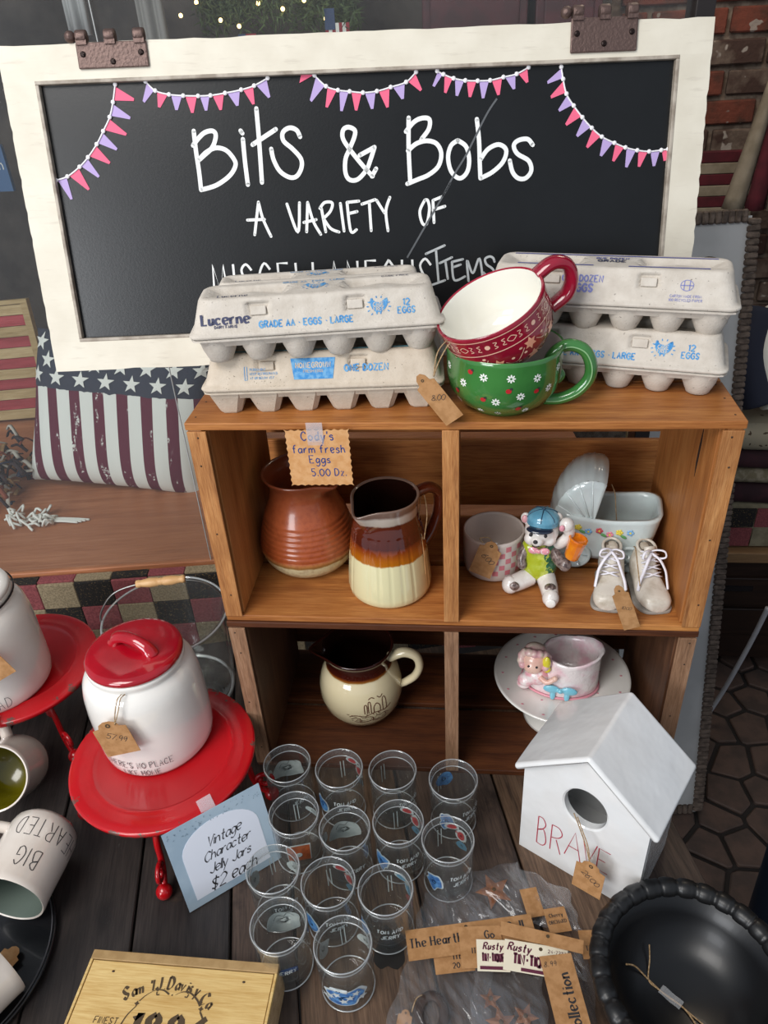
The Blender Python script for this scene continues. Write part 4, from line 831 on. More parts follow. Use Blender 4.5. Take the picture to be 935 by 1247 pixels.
for a in (0.35,1.3,2.2,3.4,4.6,5.5): mb.tube([(0.001+0.0206*sin(t)*cos(a),-0.001+0.0196*sin(t)*sin(a),0.0926+0.0116*cos(t)) for t in [0.05+0.13*k for k in range(11)]],0.00055,5)
mb.ball((0.001,-0.001,0.1045),0.002,seg=8); mb.build('cap_seam', mat('seam_navy','#27435a',0.3), cap)
def limb(name, pts, rs, m, extra=None):
    mb = MB(); mb.tube(cr(pts,6), [r[0] for r in cr([(x,) for x in rs],6)], 14); mb.ball(pts[-1], rs[-1]*1.08, seg=14)
    if extra: extra(mb)
    return mb.build(name, m, br)
limb('leg', [(-0.010,-0.008,0.014),(-0.024,-0.020,0.0125),(-0.034,-0.027,0.0115)], [0.012,0.0115,0.0105], bw_)
l2 = limb('leg', [(0.010,-0.010,0.015),(0.015,-0.028,0.0125),(0.018,-0.045,0.0105)], [0.0125,0.0115,0.0100], bw_)
for c_,r in (((-0.030,-0.0330,0.014),(0.008,0.0055,0.006)),((0.0165,-0.036,0.0190),(0.0075,0.008,0.0045))): MB().ball(c_,r,seg=14).build('brushed_fur', bb, br)
MB().ball((0.0185,-0.0550,0.0095),(0.0068,0.0022,0.0062),seg=14).build('foot_pad', M['white_glaze'], l2)
limb('arm', [(0.016,-0.004,0.052),(0.024,-0.016,0.046),(0.032,-0.022,0.044)], [0.0075,0.007,0.0075], bb)
limb('arm', [(0.017,0.000,0.056),(0.028,-0.006,0.066),(0.034,-0.010,0.080),(0.030,-0.012,0.092)], [0.007,0.007,0.007,0.0085], bw_)
limb('arm', [(-0.017,-0.002,0.052),(-0.022,-0.010,0.042),(-0.021,-0.014,0.034)], [0.0065,0.006,0.006], bb)
MB().ball((0.0245,-0.0215,0.0925),(0.0035,0.002,0.0042),seg=10).build('palm_pad', mat('palm_pink','#d995a3',0.3,coat=.4), br)
mb = MB(); ms = Matrix.Translation((0.039,-0.019,0.0535)) @ Matrix.Rotation(radians(14),4,'Y'); mb.lathe([(0.0001,0),(0.0085,0),(0.0092,0.002),(0.0100,0.010),(0.0112,0.022),(0.0122,0.026),(0.0118,0.0275),(0.0100,0.0275),(0.0090,0.024),(0.0001,0.022)],12,M=ms,smooth=False)
mg_ = mb.build('mug', mat('mug_orange','#e58a1a',0.15,coat=0.7,col2='#d9701a',vs=60), br); mb = MB(); mb.tube(cr([(0.049,-0.020,0.075),(0.058,-0.022,0.070),(0.056,-0.022,0.060),(0.048,-0.020,0.058)],5),0.0018,8); 
mb = MB()
for s in (-1,1): mb.ball((-0.001+s*0.007,-0.0205,0.0590),(0.0070,0.0030,0.0048),seg=12)
mb.ball((-0.001,-0.0225,0.0590),(0.0025,0.0025,0.003),seg=10); mb.build('bow_tie', mat('bow_pink','#e39aa6',0.3,coat=0.4,speck=(300,0.62,'#f7eeee')), br, remesh=0.0010)

# baby carriage planter
cg = thing('carriage_planter', 'pale blue-white ceramic baby carriage planter with painted flowers, at the back right', 'planter', (0.220,0.158,SU), radians(-9)); cg.scale = (1.08,1.0,1.03)
cgm = mat('carriage_glaze','#ccd8d6',0.16,coat=0.6,col2='#c6cfcf',vs=20,bm=0.35,bs=260,bd=0.0008)
def tub(k, zt, zb, inner=0):
    """one ring of the tub: a rounded oblong that swells to the rim"""
    return [V((x,y,0)) for x,y in rrect(0.070*k-inner, 0.042*k-inner, (0.022*k-inner*0.5), 48)]
lev = [(0.70,0.014),(0.80,0.022),(0.90,0.040),(0.96,0.062),(1.0,0.082),(1.015,0.0885)]; mb = MB(); rings = []
for k,zz in lev: rings.append([V((v.x+0.008*(k-0.7),v.y,zz+0.010*sstep(0.0,0.07,abs(v.x))*(k-0.7)*2)) for v in tub(k,0,0)])
for k,zz in lev[::-1]: rings.append([V((v.x+0.008*(k-0.7),v.y,max(zz,0.024)+0.010*sstep(0.0,0.07,abs(v.x))*(k-0.7)*2)) for v in tub(k,0,0,0.0048)])
n = 48; mb.add([v for r in rings for v in r], [(i*n+j,i*n+(j+1)%n,(i+1)*n+(j+1)%n,(i+1)*n+j) for i in range(len(rings)-1) for j in range(n)]+[tuple(range(n))[::-1],tuple((len(rings)-1)*n+j for j in range(n))],0,True)
mb.build('tub', cgm, cg)
# hood: fluted quarter shell over the left half
mb = MB()
def hood(off):
    def f(u,v):
        th = radians(-18+128*u); y = (-1+2*v); fl = 0.0011*abs(sin(u*pi*9)); R_ = 0.062+off+fl
        yy = y*(0.0415+off*0.6); rr_ = R_*(1-0.10*y*y); return V((-0.020-rr_*cos(th)*0.86, yy, 0.078+rr_*sin(th)*1.38*0.94))
    return f
mb.grid(hood(0),36,14); mb.grid(hood(-0.006),36,14)
for s in (0,1):
    a = [hood(0)(u/36,s) for u in range(37)]; c_ = [hood(-0.006)(u/36,s) for u in range(37)]
    mb.add(a+c_, [(i,i+1,38+i,37+i) for i in range(36)],0,True)
mb.add([hood(0)(1,v/14) for v in range(15)]+[hood(-0.006)(1,v/14) for v in range(15)], [(i,i+1,16+i,15+i) for i in range(14)],0,True)
hdo = mb.build('hood', cgm, cg)
for s in (-1,1):      # the fanned cheeks of the hood
    mb = MB(); cpt = V((-0.016,s*0.0405,0.074)); arc = [hood(0)(u/24,0 if s<0 else 1) for u in range(25)]
    arc = [V((p.x,s*0.0405,p.z)) for p in arc]; vs = []
    for k in range(7):
        t_ = k/6
        for i,p in enumerate(arc): q = cpt.lerp(p,t_); q.y = s*(0.0405-0.0035*(1-t_)+0.0012*abs(sin(i/24*pi*6))*t_*(1-0.3*t_)); vs.append(q)
    mb.add(vs, [(k*25+i,k*25+i+1,(k+1)*25+i+1,(k+1)*25+i) for k in range(6) for i in range(24)],0,True); mb.build('hood_side', cgm, cg, solid=0.003)
    for i in range(1,6):
        mb = MB(); u = i/6; p = hood(0)(u,0 if s<0 else 1); p = V((p.x,s*0.0418,p.z)); mb.tube([V((cpt.x,s*0.0398,cpt.z)),(V((cpt.x,s*0.0402,cpt.z))+p)/2,p],0.0011,6); mb.build('hood_rib', cgm, hdo)
for (x,y) in ((-0.036,-0.036),(0.038,-0.036),(-0.036,0.036),(0.038,0.036)):
    mb = MB(); mb.lathe([(0.0001,-0.005),(0.020,-0.005),(0.0225,-0.003),(0.0235,0.0),(0.0225,0.003),(0.019,0.0048),(0.018,0.0025),(0.006,0.0025),(0.0055,0.006),(0.0001,0.007)],32,M=Matrix.Translation((0,0,0)) @ Matrix.Rotation(radians(90 if y<0 else -90),4,'X'))
    wh = mb.build('wheel', cgm, cg, loc=(x,y,0.0235))
    mb = MB()
    for k in range(6): a = k*pi/3; mb.tube([(0.005*cos(a),-0.004 if y<0 else 0.004,0.005*sin(a)),(0.019*cos(a),-0.004 if y<0 else 0.004,0.019*sin(a))],0.0012,6)
    mb.build('spokes', cgm, wh)
fc = [mat('fl_'+k,h,0.3,coat=0.4) for k,h in (('pink','#e2899c'),('yellow','#e5cf4a'),('blue','#7fb0d9'),('red','#cf4f5c'))]; lf = mat('leaf_paint','#5f9e5b',0.3,coat=0.4)
for i,(x,zz) in enumerate(((-0.048,0.070),(-0.034,0.074),(-0.020,0.068),(-0.006,0.071),(0.008,0.066),(0.020,0.071),(0.034,0.072))):
    k = 0.004; yb = -(0.0405+0.0006*(zz-0.06)/0.01); mb = MB()
    for j in range(5): a = j*2*pi/5; mb.ball((k*0.75*cos(a),0,k*0.75*sin(a)),(k*0.55,0.0011,k*0.55),0,8)
    mb.ball((0,-0.0008,0),(k*0.4,0.001,k*0.4),1,8); mb.build('painted_flower', [fc[i%4],fc[1]], cg, loc=(x,yb-0.0005,zz))
    if i % 2: MB().ball((0,0,0),(0.0050,0.0010,0.0022),seg=10).build('painted_leaf', lf, cg, loc=(x+0.006,yb-0.0002,zz-0.007), rot=(0,0.5,0))
MB().tube(cr([(0.004,-0.006,0.128),(0.010,-0.004,0.112),(0.014,-0.004,0.085),(0.02,0.0,0.045)],5),0.0007,6).build('twine', M['twine'], cg)

# baby shoes
shm = mat('cream_shoe_leather','#d6cfc3',0.35,coat=0.25,col2='#b3a795',vs=45,lo=0.45,hi=0.7,bm=0.3,bs=120); sole = mat('shoe_sole','#a59f97',0.5,col2='#8b857d',vs=40); lac = mat('white_lace','#eceaf2',0.8,bm=0.4,bs=500)
def baby_shoe(label, loc, rz, mir):
    t = thing('baby_shoe', label, 'shoe', loc, rz, 'pair of baby shoes'); t.scale = (1,1,0.93)
    # sections from toe (-y) to heel: y, half width, z top, shape
    S_ = [(-0.0505,0.004,0.010),(-0.0490,0.013,0.0165),(-0.044,0.0185,0.0215),(-0.036,0.0215,0.0245),(-0.026,0.0222,0.027),(-0.016,0.0212,0.031),(-0.006,0.0195,0.039),(0.004,0.0182,0.048),(0.014,0.0178,0.056),(0.024,0.0182,0.061),(0.034,0.0178,0.062),(0.041,0.0140,0.061),(0.0435,0.006,0.058)]
    S2 = cr(S_,3); n = 22; vs = []; mb = MB()
    for (y,hw,zt) in S2:
        bend = mir*0.004*sin((y+0.05)/0.095*pi)
        for k in range(n):
            a = -pi/2+2*pi*k/n; ca,sa = cos(a),sin(a); x = hw*math.copysign(abs(ca)**0.75,ca); zz = zt/2+zt/2*math.copysign(abs(sa)**0.8,sa)
            if sa > 0: x *= 1-0.30*sa*sstep(0.03,0.055,zt)
            vs.append(V((x+bend, y, zz+0.004)))
    m_ = len(S2); mb.add(vs, [(i*n+k,i*n+(k+1)%n,(i+1)*n+(k+1)%n,(i+1)*n+k) for i in range(m_-1) for k in range(n)]+[tuple(range(n))[::-1],tuple((m_-1)*n+k for k in range(n))],0,True); mb.build('upper', shm, t)
    P_ = [(y,hw*1.06+0.0012) for y,hw,zt in S2]; poly = [(hw+mir*0.004*sin((y+0.05)/0.095*pi),y) for y,hw in P_]+[(-hw+mir*0.004*sin((y+0.05)/0.095*pi),y) for y,hw in P_[::-1]]
    MB().prism(poly,0.0,0.0055).build('sole', sole, t, bevel=0.0012)
    mb = MB(); ring_ = [(0.0125*cos(a),0.027+0.0150*sin(a),0.0655+0.003*sin(a)) for a in [k*2*pi/24 for k in range(24)]]; mb.tube(ring_,0.0022,8,closed=True); col = mb.build('collar', shm, t)
    mb = MB(); mb.lathe([(0.0001,0),(0.0118,0)],24,M=Matrix.Translation((0,0.027,0.0640)) @ Matrix.Diagonal((1,1.2,1,1))); mb.build('shaded_lining', mat('lining_shade','#6d6257',0.8), t)  # dark disc, the shade inside the shoe is put into its colour
    mb = MB(); mb.grid(lambda u,v: V(((-0.0095+0.019*v)*(1-0.2*u), 0.002+0.014*u-0.003*(1-(2*v-1)**2), 0.044+0.030*u+0.003*(1-(2*v-1)**2))),8,6); mb.build('tongue', shm, t, solid=0.0018)
    for i in range(4):
        y = -0.012+0.0075*i; zz = 0.0345+0.0078*i+0.004
        for s in (-1,1): MB().tube([(s*0.013,y+0.002,zz-0.001),(s*0.006,y-0.001,zz+0.0035),(-s*0.004,y-0.001+0.003,zz+0.0055),(-s*0.012,y+0.006,zz+0.004)],0.0011,6,flat=1.6).build('lace', lac, t)
    for s in (-1,1):
        q = [(0,0.010,0.070),(s*0.006,0.002,0.078),(s*0.014,-0.004,0.079),(s*0.016,-0.006,0.070),(s*0.008,-0.002,0.066),(0,0.006,0.069)]; MB().tube(cr(q,5),0.0013,6,flat=1.7).build('lace_bow', lac, t)
        q = [(0,0.006,0.070),(s*0.008,-0.006,0.066),(s*0.015,-0.014,0.052),(s*0.019+mir*0.002,-0.020,0.038),(s*0.021+mir*0.003,-0.026,0.026)]; MB().tube(cr(q,5),0.0013,6,flat=1.7).build('lace_end', lac, t)
    return t
baby_shoe('left of the two cream baby shoes, toe turned slightly outwards', (0.2185,0.072,SU), radians(-10), 1)
baby_shoe('right of the two cream baby shoes, next to the crate end', (0.2745,0.070,SU), radians(7), -1)
price_tag('kraft tag hanging over the crate edge between the baby shoes', (0.2405,-0.0075,0.3285), (0.0156,0,0.0060), (0.0036,0.0055,0.0715), 0.022, 0.074,
  [[(0.244,0.001,0.395),(0.2425,0.020,0.4120),(0.2440,0.050,0.4205),(0.2465,0.070,0.410)]], '10.00')
# cake stand and the girl planter
ck = thing('cake_stand', 'white ceramic cake stand with small pink dots, in the lower crate', 'cake stand', (0.176,0.128,SL))
mb = MB(); mb.lathe([(0.0001,0.003),(0.048,0.003),(0.055,0.0),(0.060,0.001),(0.058,0.006),(0.045,0.016),(0.034,0.032),(0.030,0.052),(0.033,0.068),(0.045,0.080),(0.0001,0.080)],56); ft = mb.build('foot', M['white_glaze'], ck)
mb = MB(); mb.lathe([(0.0001,0.080),(0.050,0.080),(0.090,0.084),(0.108,0.0905),(0.1125,0.095),(0.1115,0.0975),(0.107,0.0955),(0.090,0.0905),(0.075,0.0885),(0.0001,0.0880)],72); pt_ = mb.build('plate', M['white_glaze'], ck)
for k in range(16): a = k*2*pi/16; MB().ball((0.098*cos(a),0.098*sin(a),0.0930),(0.0028,0.0020,0.0006),seg=8).build('pink_dot', mat('pink_dot','#cf8d96',0.3) if k==0 else bpy.data.materials['pink_dot'], ck)
for k in range(8): a = k*2*pi/8+0.2; MB().ball((0.066*cos(a),0.066*sin(a),0.0883),(0.0024,0.0018,0.0005),seg=8).build('pink_dot', bpy.data.materials['pink_dot'], ck)
gp = thing('girl_planter', 'baby bootee planter with a little girl and blue bow, on the cake stand', 'planter', (0.172,0.116,SL+0.0885), radians(-10)); gp.scale = (1.4,1.3,1.35)
gw = mat('planter_pastel','#efe4e2',0.2,coat=0.6,col2='#e6b7c2',vs=40,lo=0.45,hi=0.7,bm=0.7,bs=160,bd=0.002)
mb = MB(); L = [(0.040,0.030,0.0,0.001),(0.044,0.033,0.0,0.006),(0.0425,0.032,0.001,0.022),(0.038,0.030,0.006,0.038),(0.034,0.029,0.010,0.046),(0.035,0.030,0.012,0.052),(0.0325,0.0275,0.012,0.0530),(0.030,0.026,0.010,0.044),(0.034,0.026,0.004,0.02),(0.028,0.020,0.002,0.008)]
vs = []
for (a,b_,cx,zz) in L:
    for k in range(48):
        an = 2*pi*k/48; wv = 1+ (0.02*sin(24*an) if zz < 0.025 else 0.012*sin(12*an+zz*300)); tz = zz+(0.010*max(0,cos(an)) if zz > 0.035 else 0); vs.append(V((cx+a*cos(an)*wv,b_*sin(an)*wv,tz)))
mb.add(vs, [(i*48+k,i*48+(k+1)%48,(i+1)*48+(k+1)%48,(i+1)*48+k) for i in range(len(L)-1) for k in range(48)]+[tuple(range(48))[::-1],tuple(9*48+k for k in range(48))],0,True); mb.build('bootee', gw, gp)
MB().tube([(0.0445*cos(a),0.0335*sin(a),0.0035) for a in [k*2*pi/40 for k in range(40)]],0.0016,6,closed=True).build('pink_base_line', mat('base_pink','#dd93a0',0.3), gp)
skin = mat('doll_skin','#ecc6b4',0.25,coat=0.5,col2='#e9b5a5',vs=60)
mb = MB(); mb.ball((-0.030,-0.020,0.048),(0.0150,0.0140,0.0150),seg=22); mb.ball((-0.031,-0.031,0.044),(0.010,0.0055,0.008),seg=16); mb.ball((-0.030,-0.034,0.0465),(0.0016,0.0022,0.0018),seg=10); gh = mb.build('head', skin, gp, remesh=0.0010)
mb = MB()
for k in range(11): a = -0.5+k*0.42; mb.ball((-0.030+0.0150*cos(a),-0.020+0.003*sin(3*a)+(-0.004),0.0515+0.0125*sin(a)),(0.0052,0.0062,0.0052),seg=10)
mb.ball((-0.030,-0.014,0.058),(0.0135,0.0125,0.0085),seg=16); mb.build('curly_hair', mat('curl_paint','#ead9c6',0.3,coat=0.5,col2='#dfa8ad',vs=90), gh, remesh=0.0010)
mb = MB(); mb.ball((-0.0160,-0.0270,0.0520),(0.0050,0.0045,0.0100),seg=14); mb.ball((-0.0150,-0.0280,0.0430),(0.0045,0.0040,0.0045),seg=12); mb.build('yellow_bow', mat('bow_yellow','#e6d83c',0.25,coat=0.6), gh)
for x in (-0.0355,-0.0265): MB().ball((x,-0.0345,0.0495),(0.0014,0.0010,0.0017),seg=8).build('eye', M['ink'], gh)
MB().ball((-0.0310,-0.0355,0.0420),(0.0017,0.0008,0.0009),seg=8).build('lips', mat('lip_red','#c8636c',0.3), gh)
mb = MB(); mb.ball((-0.026,-0.024,0.028),(0.0150,0.0120,0.0130),seg=18); mb.ball((-0.038,-0.026,0.020),(0.0100,0.0095,0.0080),seg=14); mb.ball((-0.040,-0.024,0.0125),(0.0090,0.0100,0.0060),seg=14); mb.build('dress', mat('dress_pink','#e8a3ad',0.25,coat=0.5,col2='#f3e6e4',vs=120), gp, remesh=0.0012)
mb = MB(); mb.tube(cr([(-0.022,-0.033,0.034),(-0.014,-0.037,0.030),(-0.006,-0.036,0.036)],4),0.0032,10); mb.ball((-0.005,-0.036,0.037),0.0036,seg=10); mb.build('arm', skin, gp)
mb = MB()
for s in (-1,1): mb.ball((0.002+s*0.010,-0.0345,0.0185),(0.0100,0.0030,0.0060),seg=14); mb.ball((0.002+s*0.008,-0.0350,0.009),(0.0035,0.0022,0.0080),seg=12)
mb.ball((0.002,-0.0365,0.0185),0.0034,seg=10); mb.build('blue_bow', mat('bow_blue','#79c1d6',0.25,coat=0.6), gp, remesh=0.0010)
# ---------------------------------------------------------------- red scroll-leg stands and canisters
rust = mat('worn_red_enamel', '#b50c17', 0.24, coat=0.3, col2='#a00b13', vs=10, speck=None)
def enamel():
    m, nt, P = nodes('chipped_red_enamel'); vec = coords(nt); tc = nt.nodes.new('ShaderNodeTexCoord'); ln = nt.nodes.new('ShaderNodeVectorMath'); ln.operation='LENGTH'
    mp = nt.nodes.new('ShaderNodeMapping'); mp.inputs['Scale'].default_value = (1,1,0); nt.links.new(tc.outputs['Object'], mp.inputs[0]); nt.links.new(mp.outputs[0], ln.inputs[0])
    n1 = noise(nt, vec, 30, 6, 0.7); ma = nt.nodes.new('ShaderNodeMath'); ma.operation='MULTIPLY_ADD'; nt.links.new(ln.outputs['Value'], ma.inputs[0]); ma.inputs[1].default_value = 5.0; nt.links.new(n1, ma.inputs[2])
    f = ramp(nt, ma.outputs[0], [(0.0,(0,0,0,1)),(1.0,(0,0,0,1))]); 
    g = nt.nodes.new('ShaderNodeMath'); g.operation='GREATER_THAN'; nt.links.new(ma.outputs[0], g.inputs[0]); g.inputs[1].default_value = 1.255
    c_ = ramp(nt, noise(nt, vec, 9, 3), [(0.3,srgb('#b10a15')),(0.7,srgb('#c20f1a'))]); c_ = mixc(nt, g.outputs[0], c_, srgb('#6b4a42'))
    nt.links.new(c_, P.inputs['Base Color']); P.inputs['Roughness'].default_value = 0.25; P.inputs['Coat Weight'].default_value = 0.3; bump(nt, P, n1, 0.12, 0.001); return m
M['enamel'] = enamel()
def red_stand(label, loc, rz, h=0.130, R=0.138):
    t = thing('cake_stand', label, 'cake stand', loc, rz, 'red scroll-leg stands')
    MB().lathe([(0.0001,h-0.004),(0.100,h-0.004),(0.112,h-0.001),(0.1345,h-0.008),(0.137,h-0.007),(R,h-0.002),(R-0.001,h+0.001),(0.1345,h+0.0015),(0.112,h+0.0045),(0.1075,h+0.003),(0.1045,h+0.0045),(0.1010,h+0.0025),(0.096,h-0.0005),(0.0001,h-0.0005)],96).build('plate', M['enamel'], t)
    MB().lathe([(0.072,h-0.010),(0.078,h-0.010),(0.078,h-0.004),(0.072,h-0.004),(0.072,h-0.010)],48).build('collar_ring', M['red_enamel'], t)
    for k in range(4):
        a = k*pi/2; ca,sa = cos(a),sin(a)
        def W_(l): return [V((r*ca,r*sa,z)) for r,z in l]
        mb = MB(); main = [(0.060,h-0.008),(0.085,h-0.011),(0.108,h-0.024),(0.120,h-0.048),(0.123,0.055),(0.130,0.032),(0.145,0.014)]
        mb.tube(cr(W_(main),6),0.0048,10); leg = mb.build('leg', M['red_enamel'], t)
        sp = [(0.0095*(1-i/30*0.72)*cos(i*0.42+2.2)+0.094, 0.0125*(1-i/30*0.72)*sin(i*0.42+2.2)+h-0.045) for i in range(26)]; mb = MB(); mb.tube(cr(W_([(0.112,h-0.032),(0.100,h-0.028)]+sp[2:]),3),0.0038,8)
        sp2 = [(0.142-0.016*(1-i/24*0.7)*cos(i*0.42-1.0), 0.046+0.016*(1-i/24*0.7)*sin(i*0.42-1.0)) for i in range(20)]; mb.build('scroll', M['red_enamel'], leg)
        MB().tube(cr(W_(sp2),3),0.0038,8).build('scroll', M['red_enamel'], leg)
        MB().ball((0.148*ca,0.148*sa,0.0120),0.0120,seg=16).build('ball_foot', M['red_enamel'], leg)
    return t
ST2 = (-0.438,-0.088); ST1 = (-0.765,0.085); SH = 0.130
red_stand('round red scroll-leg stand under the canister with the red lid, price card taped on', (ST2[0],ST2[1],0), radians(-80))
red_stand('round red scroll-leg stand at the left edge, under the canister with the black strap', (ST1[0],ST1[1],0), radians(-38))
def canister(name, label, loc, rz, lid):
    t = thing(name, label, 'canister', loc, rz, 'white ceramic canisters')
    prof = [(0.0001,0.002),(0.070,0.002),(0.074,0.0),(0.079,0.002),(0.0820,0.008),(0.0840,0.022),(0.0845,0.050),(0.0840,0.095),(0.0825,0.122),(0.0790,0.140),(0.0730,0.1510),(0.0680,0.1545),(0.0665,0.1580),(0.0685,0.1620),(0.0685,0.1670),(0.0670,0.1690),(0.063,0.1680),(0.063,0.15),(0.076,0.13),(0.078,0.05),(0.07,0.01),(0.0001,0.008)]
    def wob(p,a,r,z): k = 1+0.012*sin(2*a+0.6)*sstep(0.02,0.09,z)+0.008*sin(3*a+z*30); return V((p.x*k,p.y*k,p.z))
    MB().lathe(prof,72,fn=wob).build('body', M['white_glaze'], t)
    lm = M['red_glaze'] if lid else M['white_glaze']
    MB().lathe([(0.0001,0.1650),(0.0660,0.1690),(0.0685,0.1712),(0.0690,0.1755),(0.0665,0.1790),(0.060,0.1808),(0.03,0.1822),(0.0001,0.1824)],64).build('lid', lm, t)
    lo = [o for o in t.children if o.name.startswith('lid')][0]
    if lid:
        mb = MB(); RH = Matrix.Rotation(radians(-20),4,'Z'); pts = [RH @ V(p) for p in cr([(-0.032,0.004,0.182),(-0.027,0.003,0.192),(-0.012,0.001,0.1985),(0.008,-0.001,0.1975),(0.025,-0.003,0.191),(0.032,-0.004,0.182)],6)]; n = len(pts)
        mb.tube(pts,[0.0088-0.0018*sin(pi*i/(n-1)) for i in range(n)],14,flat=1.3); mb.ball(RH @ V((-0.032,0.004,0.183)),(0.012,0.0115,0.006),seg=14); mb.ball(RH @ V((0.032,-0.004,0.183)),(0.012,0.0115,0.006),seg=14); mb.build('lid_handle', lm, lo, remesh=0.0022)
    return t, prof
c2,cprof = canister('canister', 'white ceramic canister with a red lid on the red stand near the jars', (-0.456,-0.052,SH), radians(8), True)
th = mat('thin_black_lettering','#34363d',0.4)
for s,zz,aa,sz in (("THERE'S NO PLACE",0.026,-88,0.0125),("LIKE HOME",0.009,-86,0.0120)):
    f = on_body(cprof, radians(aa-8), zz, 0.0016); mb = MB(); mb.ribbon(text2d(s,sz,0.075,wide=0.62,space=0.8,jit=0.25), f); mb.build('printed_words', th, c2)
price_tag('kraft tag on the front of the red-lidded canister', (-0.4572,-0.1500,0.2040), (0.0522,0.005,0.0124), (0.001,0.0060,0.061), 0.050, 0.060,
 [[(-0.4590,-0.1462,0.258),(-0.4525,-0.139,0.276),(-0.4500,-0.128,0.2895),(-0.447,-0.1195,0.2890)],[(-0.4590,-0.1462,0.258),(-0.4570,-0.139,0.275),(-0.4545,-0.129,0.2885),(-0.452,-0.1200,0.2890)]], '57.99')
c1,_p = canister('canister', 'white ceramic canister with a black strap at the left edge of the photo', (-0.775,0.048,SH), radians(0), False)
c1.scale = (1.06,1.06,1.10)
f = on_body(cprof, radians(-53), 0.012, 0.0018); mb = MB(); mb.ribbon(text2d('BREAD',0.020,0.045,wide=0.6,space=0.8,jit=0.2), lambda s,t: f(s-0.015,t)); mb.build('printed_words', th, c1)
mb = MB(); mb.tube([V((0.0725*cos(a),0.0725*sin(a),0.163+0.004*cos(a-0.8))) for a in [k*2*pi/48 for k in range(48)]],0.0022,6,closed=True,flat=0.6); mb.build('strap', M['blk'], c1)
price_tag('kraft tag on the left edge canister', (-0.697,-0.039,0.2215), (0.0651,0.020,0.0323), (0.0179,0.016,0.0885), 0.066, 0.082,
 [[(-0.685,-0.0245,0.294),(-0.690,-0.018,0.312),(-0.700,-0.010,0.3080)]], '25.00')
# price card taped to the stand
pcd = thing('jar_price_card', 'light blue price card for jelly jars, taped to the rim of the red stand', 'sign', (0,0,0))
TL = V((-0.3915,-0.2290,0.1375)); TR = V((-0.2785,-0.1385,0.1375)); BL = V((-0.3770,-0.2630,0.0025)); U_ = (TR-TL).normalized(); W_ = (TL-BL); W_ = (W_-U_*W_.dot(U_)); chh = W_.length; W_.normalize(); cw = (TR-TL).length
O_ = TL-W_*chh; Mx = Matrix((U_,W_,U_.cross(W_))).transposed().to_4x4(); Mx.translation = O_
cardblue = mat('card_blue','#a9bccb',0.6,col2='#97adbf',vs=12); MB().prism([(0,0),(cw,0),(cw,chh),(0,chh)],-0.0003,0.0003,M=Mx).build('card', cardblue, pcd)
m_ = 0.015; arch = [(m_,0.012),(cw-m_,0.012),(cw-m_,chh-0.055)]+[(cw/2+(cw/2-m_)*cos(a),chh-0.055+0.040*sin(a)) for a in [k*pi/16 for k in range(1,16)]]+[(m_,chh-0.055)]
MB().prism(arch,0.0003,0.0006,M=Mx).build('white_arch', mat('card_white','#dfe4f0',0.6), pcd)
cf = pmap(O_,U_,W_,0.0009)
for s,dy,sz,dx in (('Vintage',0.085,0.0155,0.004),('Character',0.063,0.0150,0.003),('Jelly Jars',0.041,0.0150,0.001),('$2 each',0.014,0.0190,0.000)):
    put(pcd, text2d(s,sz,0.095,slant=0.38,nib=0.7,contrast=0.6,wide=0.86,space=0.45,bounce=0.04), cf, M['ink'], 'script_words', dx=cw/2+dx, dy=dy)
rr = random.Random(5); mb = MB()
for k in range(46):
    x = rr.uniform(0.004,cw-0.004); y = chh-rr.uniform(0.003,0.016)-0.004*abs(sin(x*60)); a = rr.uniform(0.6,2.6); l = rr.uniform(0.001,0.003); mb.ribbon(stroke_quads([(x,y),(x+l*cos(a),y+l*sin(a))],0.0007), cf)
mb.build('sprig_print', mat('sprig_grey','#6f8393',0.7), pcd, kind='stuff')
MB().box((-0.0105,-0.014,-0.0002),(0.0105,0.011,0.0002)).build('tape', M['tape'], pcd, loc=(-0.3445,-0.1765,0.1355), rot=(radians(30),radians(-4),radians(38)))

# ---------------------------------------------------------------- jelly jars
JH, JR = 0.100, 0.0352
JP = [(0.0001,0.0035),(0.027,0.0030),(0.0315,0.0),(0.0335,0.0012),(0.0345,0.004),(0.0338,0.008),(0.0345,0.012),(JR-0.0003,0.03),(JR,0.083),(0.0357,0.0855),(JR-0.0008,0.0885),(JR+0.0003,0.0905),(0.0362,0.0935),(0.0368,0.0965),(0.0362,0.0990),(0.0350,0.1000),(0.0338,0.0990),(0.0330,0.0950),(0.0322,0.0880),(0.0325,0.083),(0.0325,0.03),(0.0315,0.012),(0.028,0.0080),(0.0001,0.0075)]
jar_me = None
blue_e = mat('blue_enamel_print','#2f5f9e',0.35,col2='#5b93c8',vs=160); red_e = mat('red_enamel_print','#a3383a',0.35); tealp = mat('teal_enamel_print','#5b8ba6',0.35,alpha=1); org = mat('orange_enamel_print','#a8552e',0.4,col2='#8c4526',vs=120)
def blob(n, rx, ry, seed, jag=0.38):
    r = random.Random(seed); return cr([(rx*(1-jag*r.random())*cos(2*pi*k/n), ry*(1-jag*r.random())*sin(2*pi*k/n)) for k in range(n)],3,closed=True)
def fan(poly, f, mb, mi=0):
    c_ = (sum(p[0] for p in poly)/len(poly), sum(p[1] for p in poly)/len(poly)); n = len(poly); K = 4; vs = []
    for k in range(1,K+1): vs += [f(c_[0]+(p[0]-c_[0])*k/K, c_[1]+(p[1]-c_[1])*k/K) for p in poly]
    vs.append(f(*c_)); fs = [(k*n+i,k*n+(i+1)%n,(k+1)*n+(i+1)%n,(k+1)*n+i) for k in range(K-1) for i in range(n)]+[(K*n,i,(i+1)%n) for i in range(n)]
    mb.add(vs, fs, mi, True)
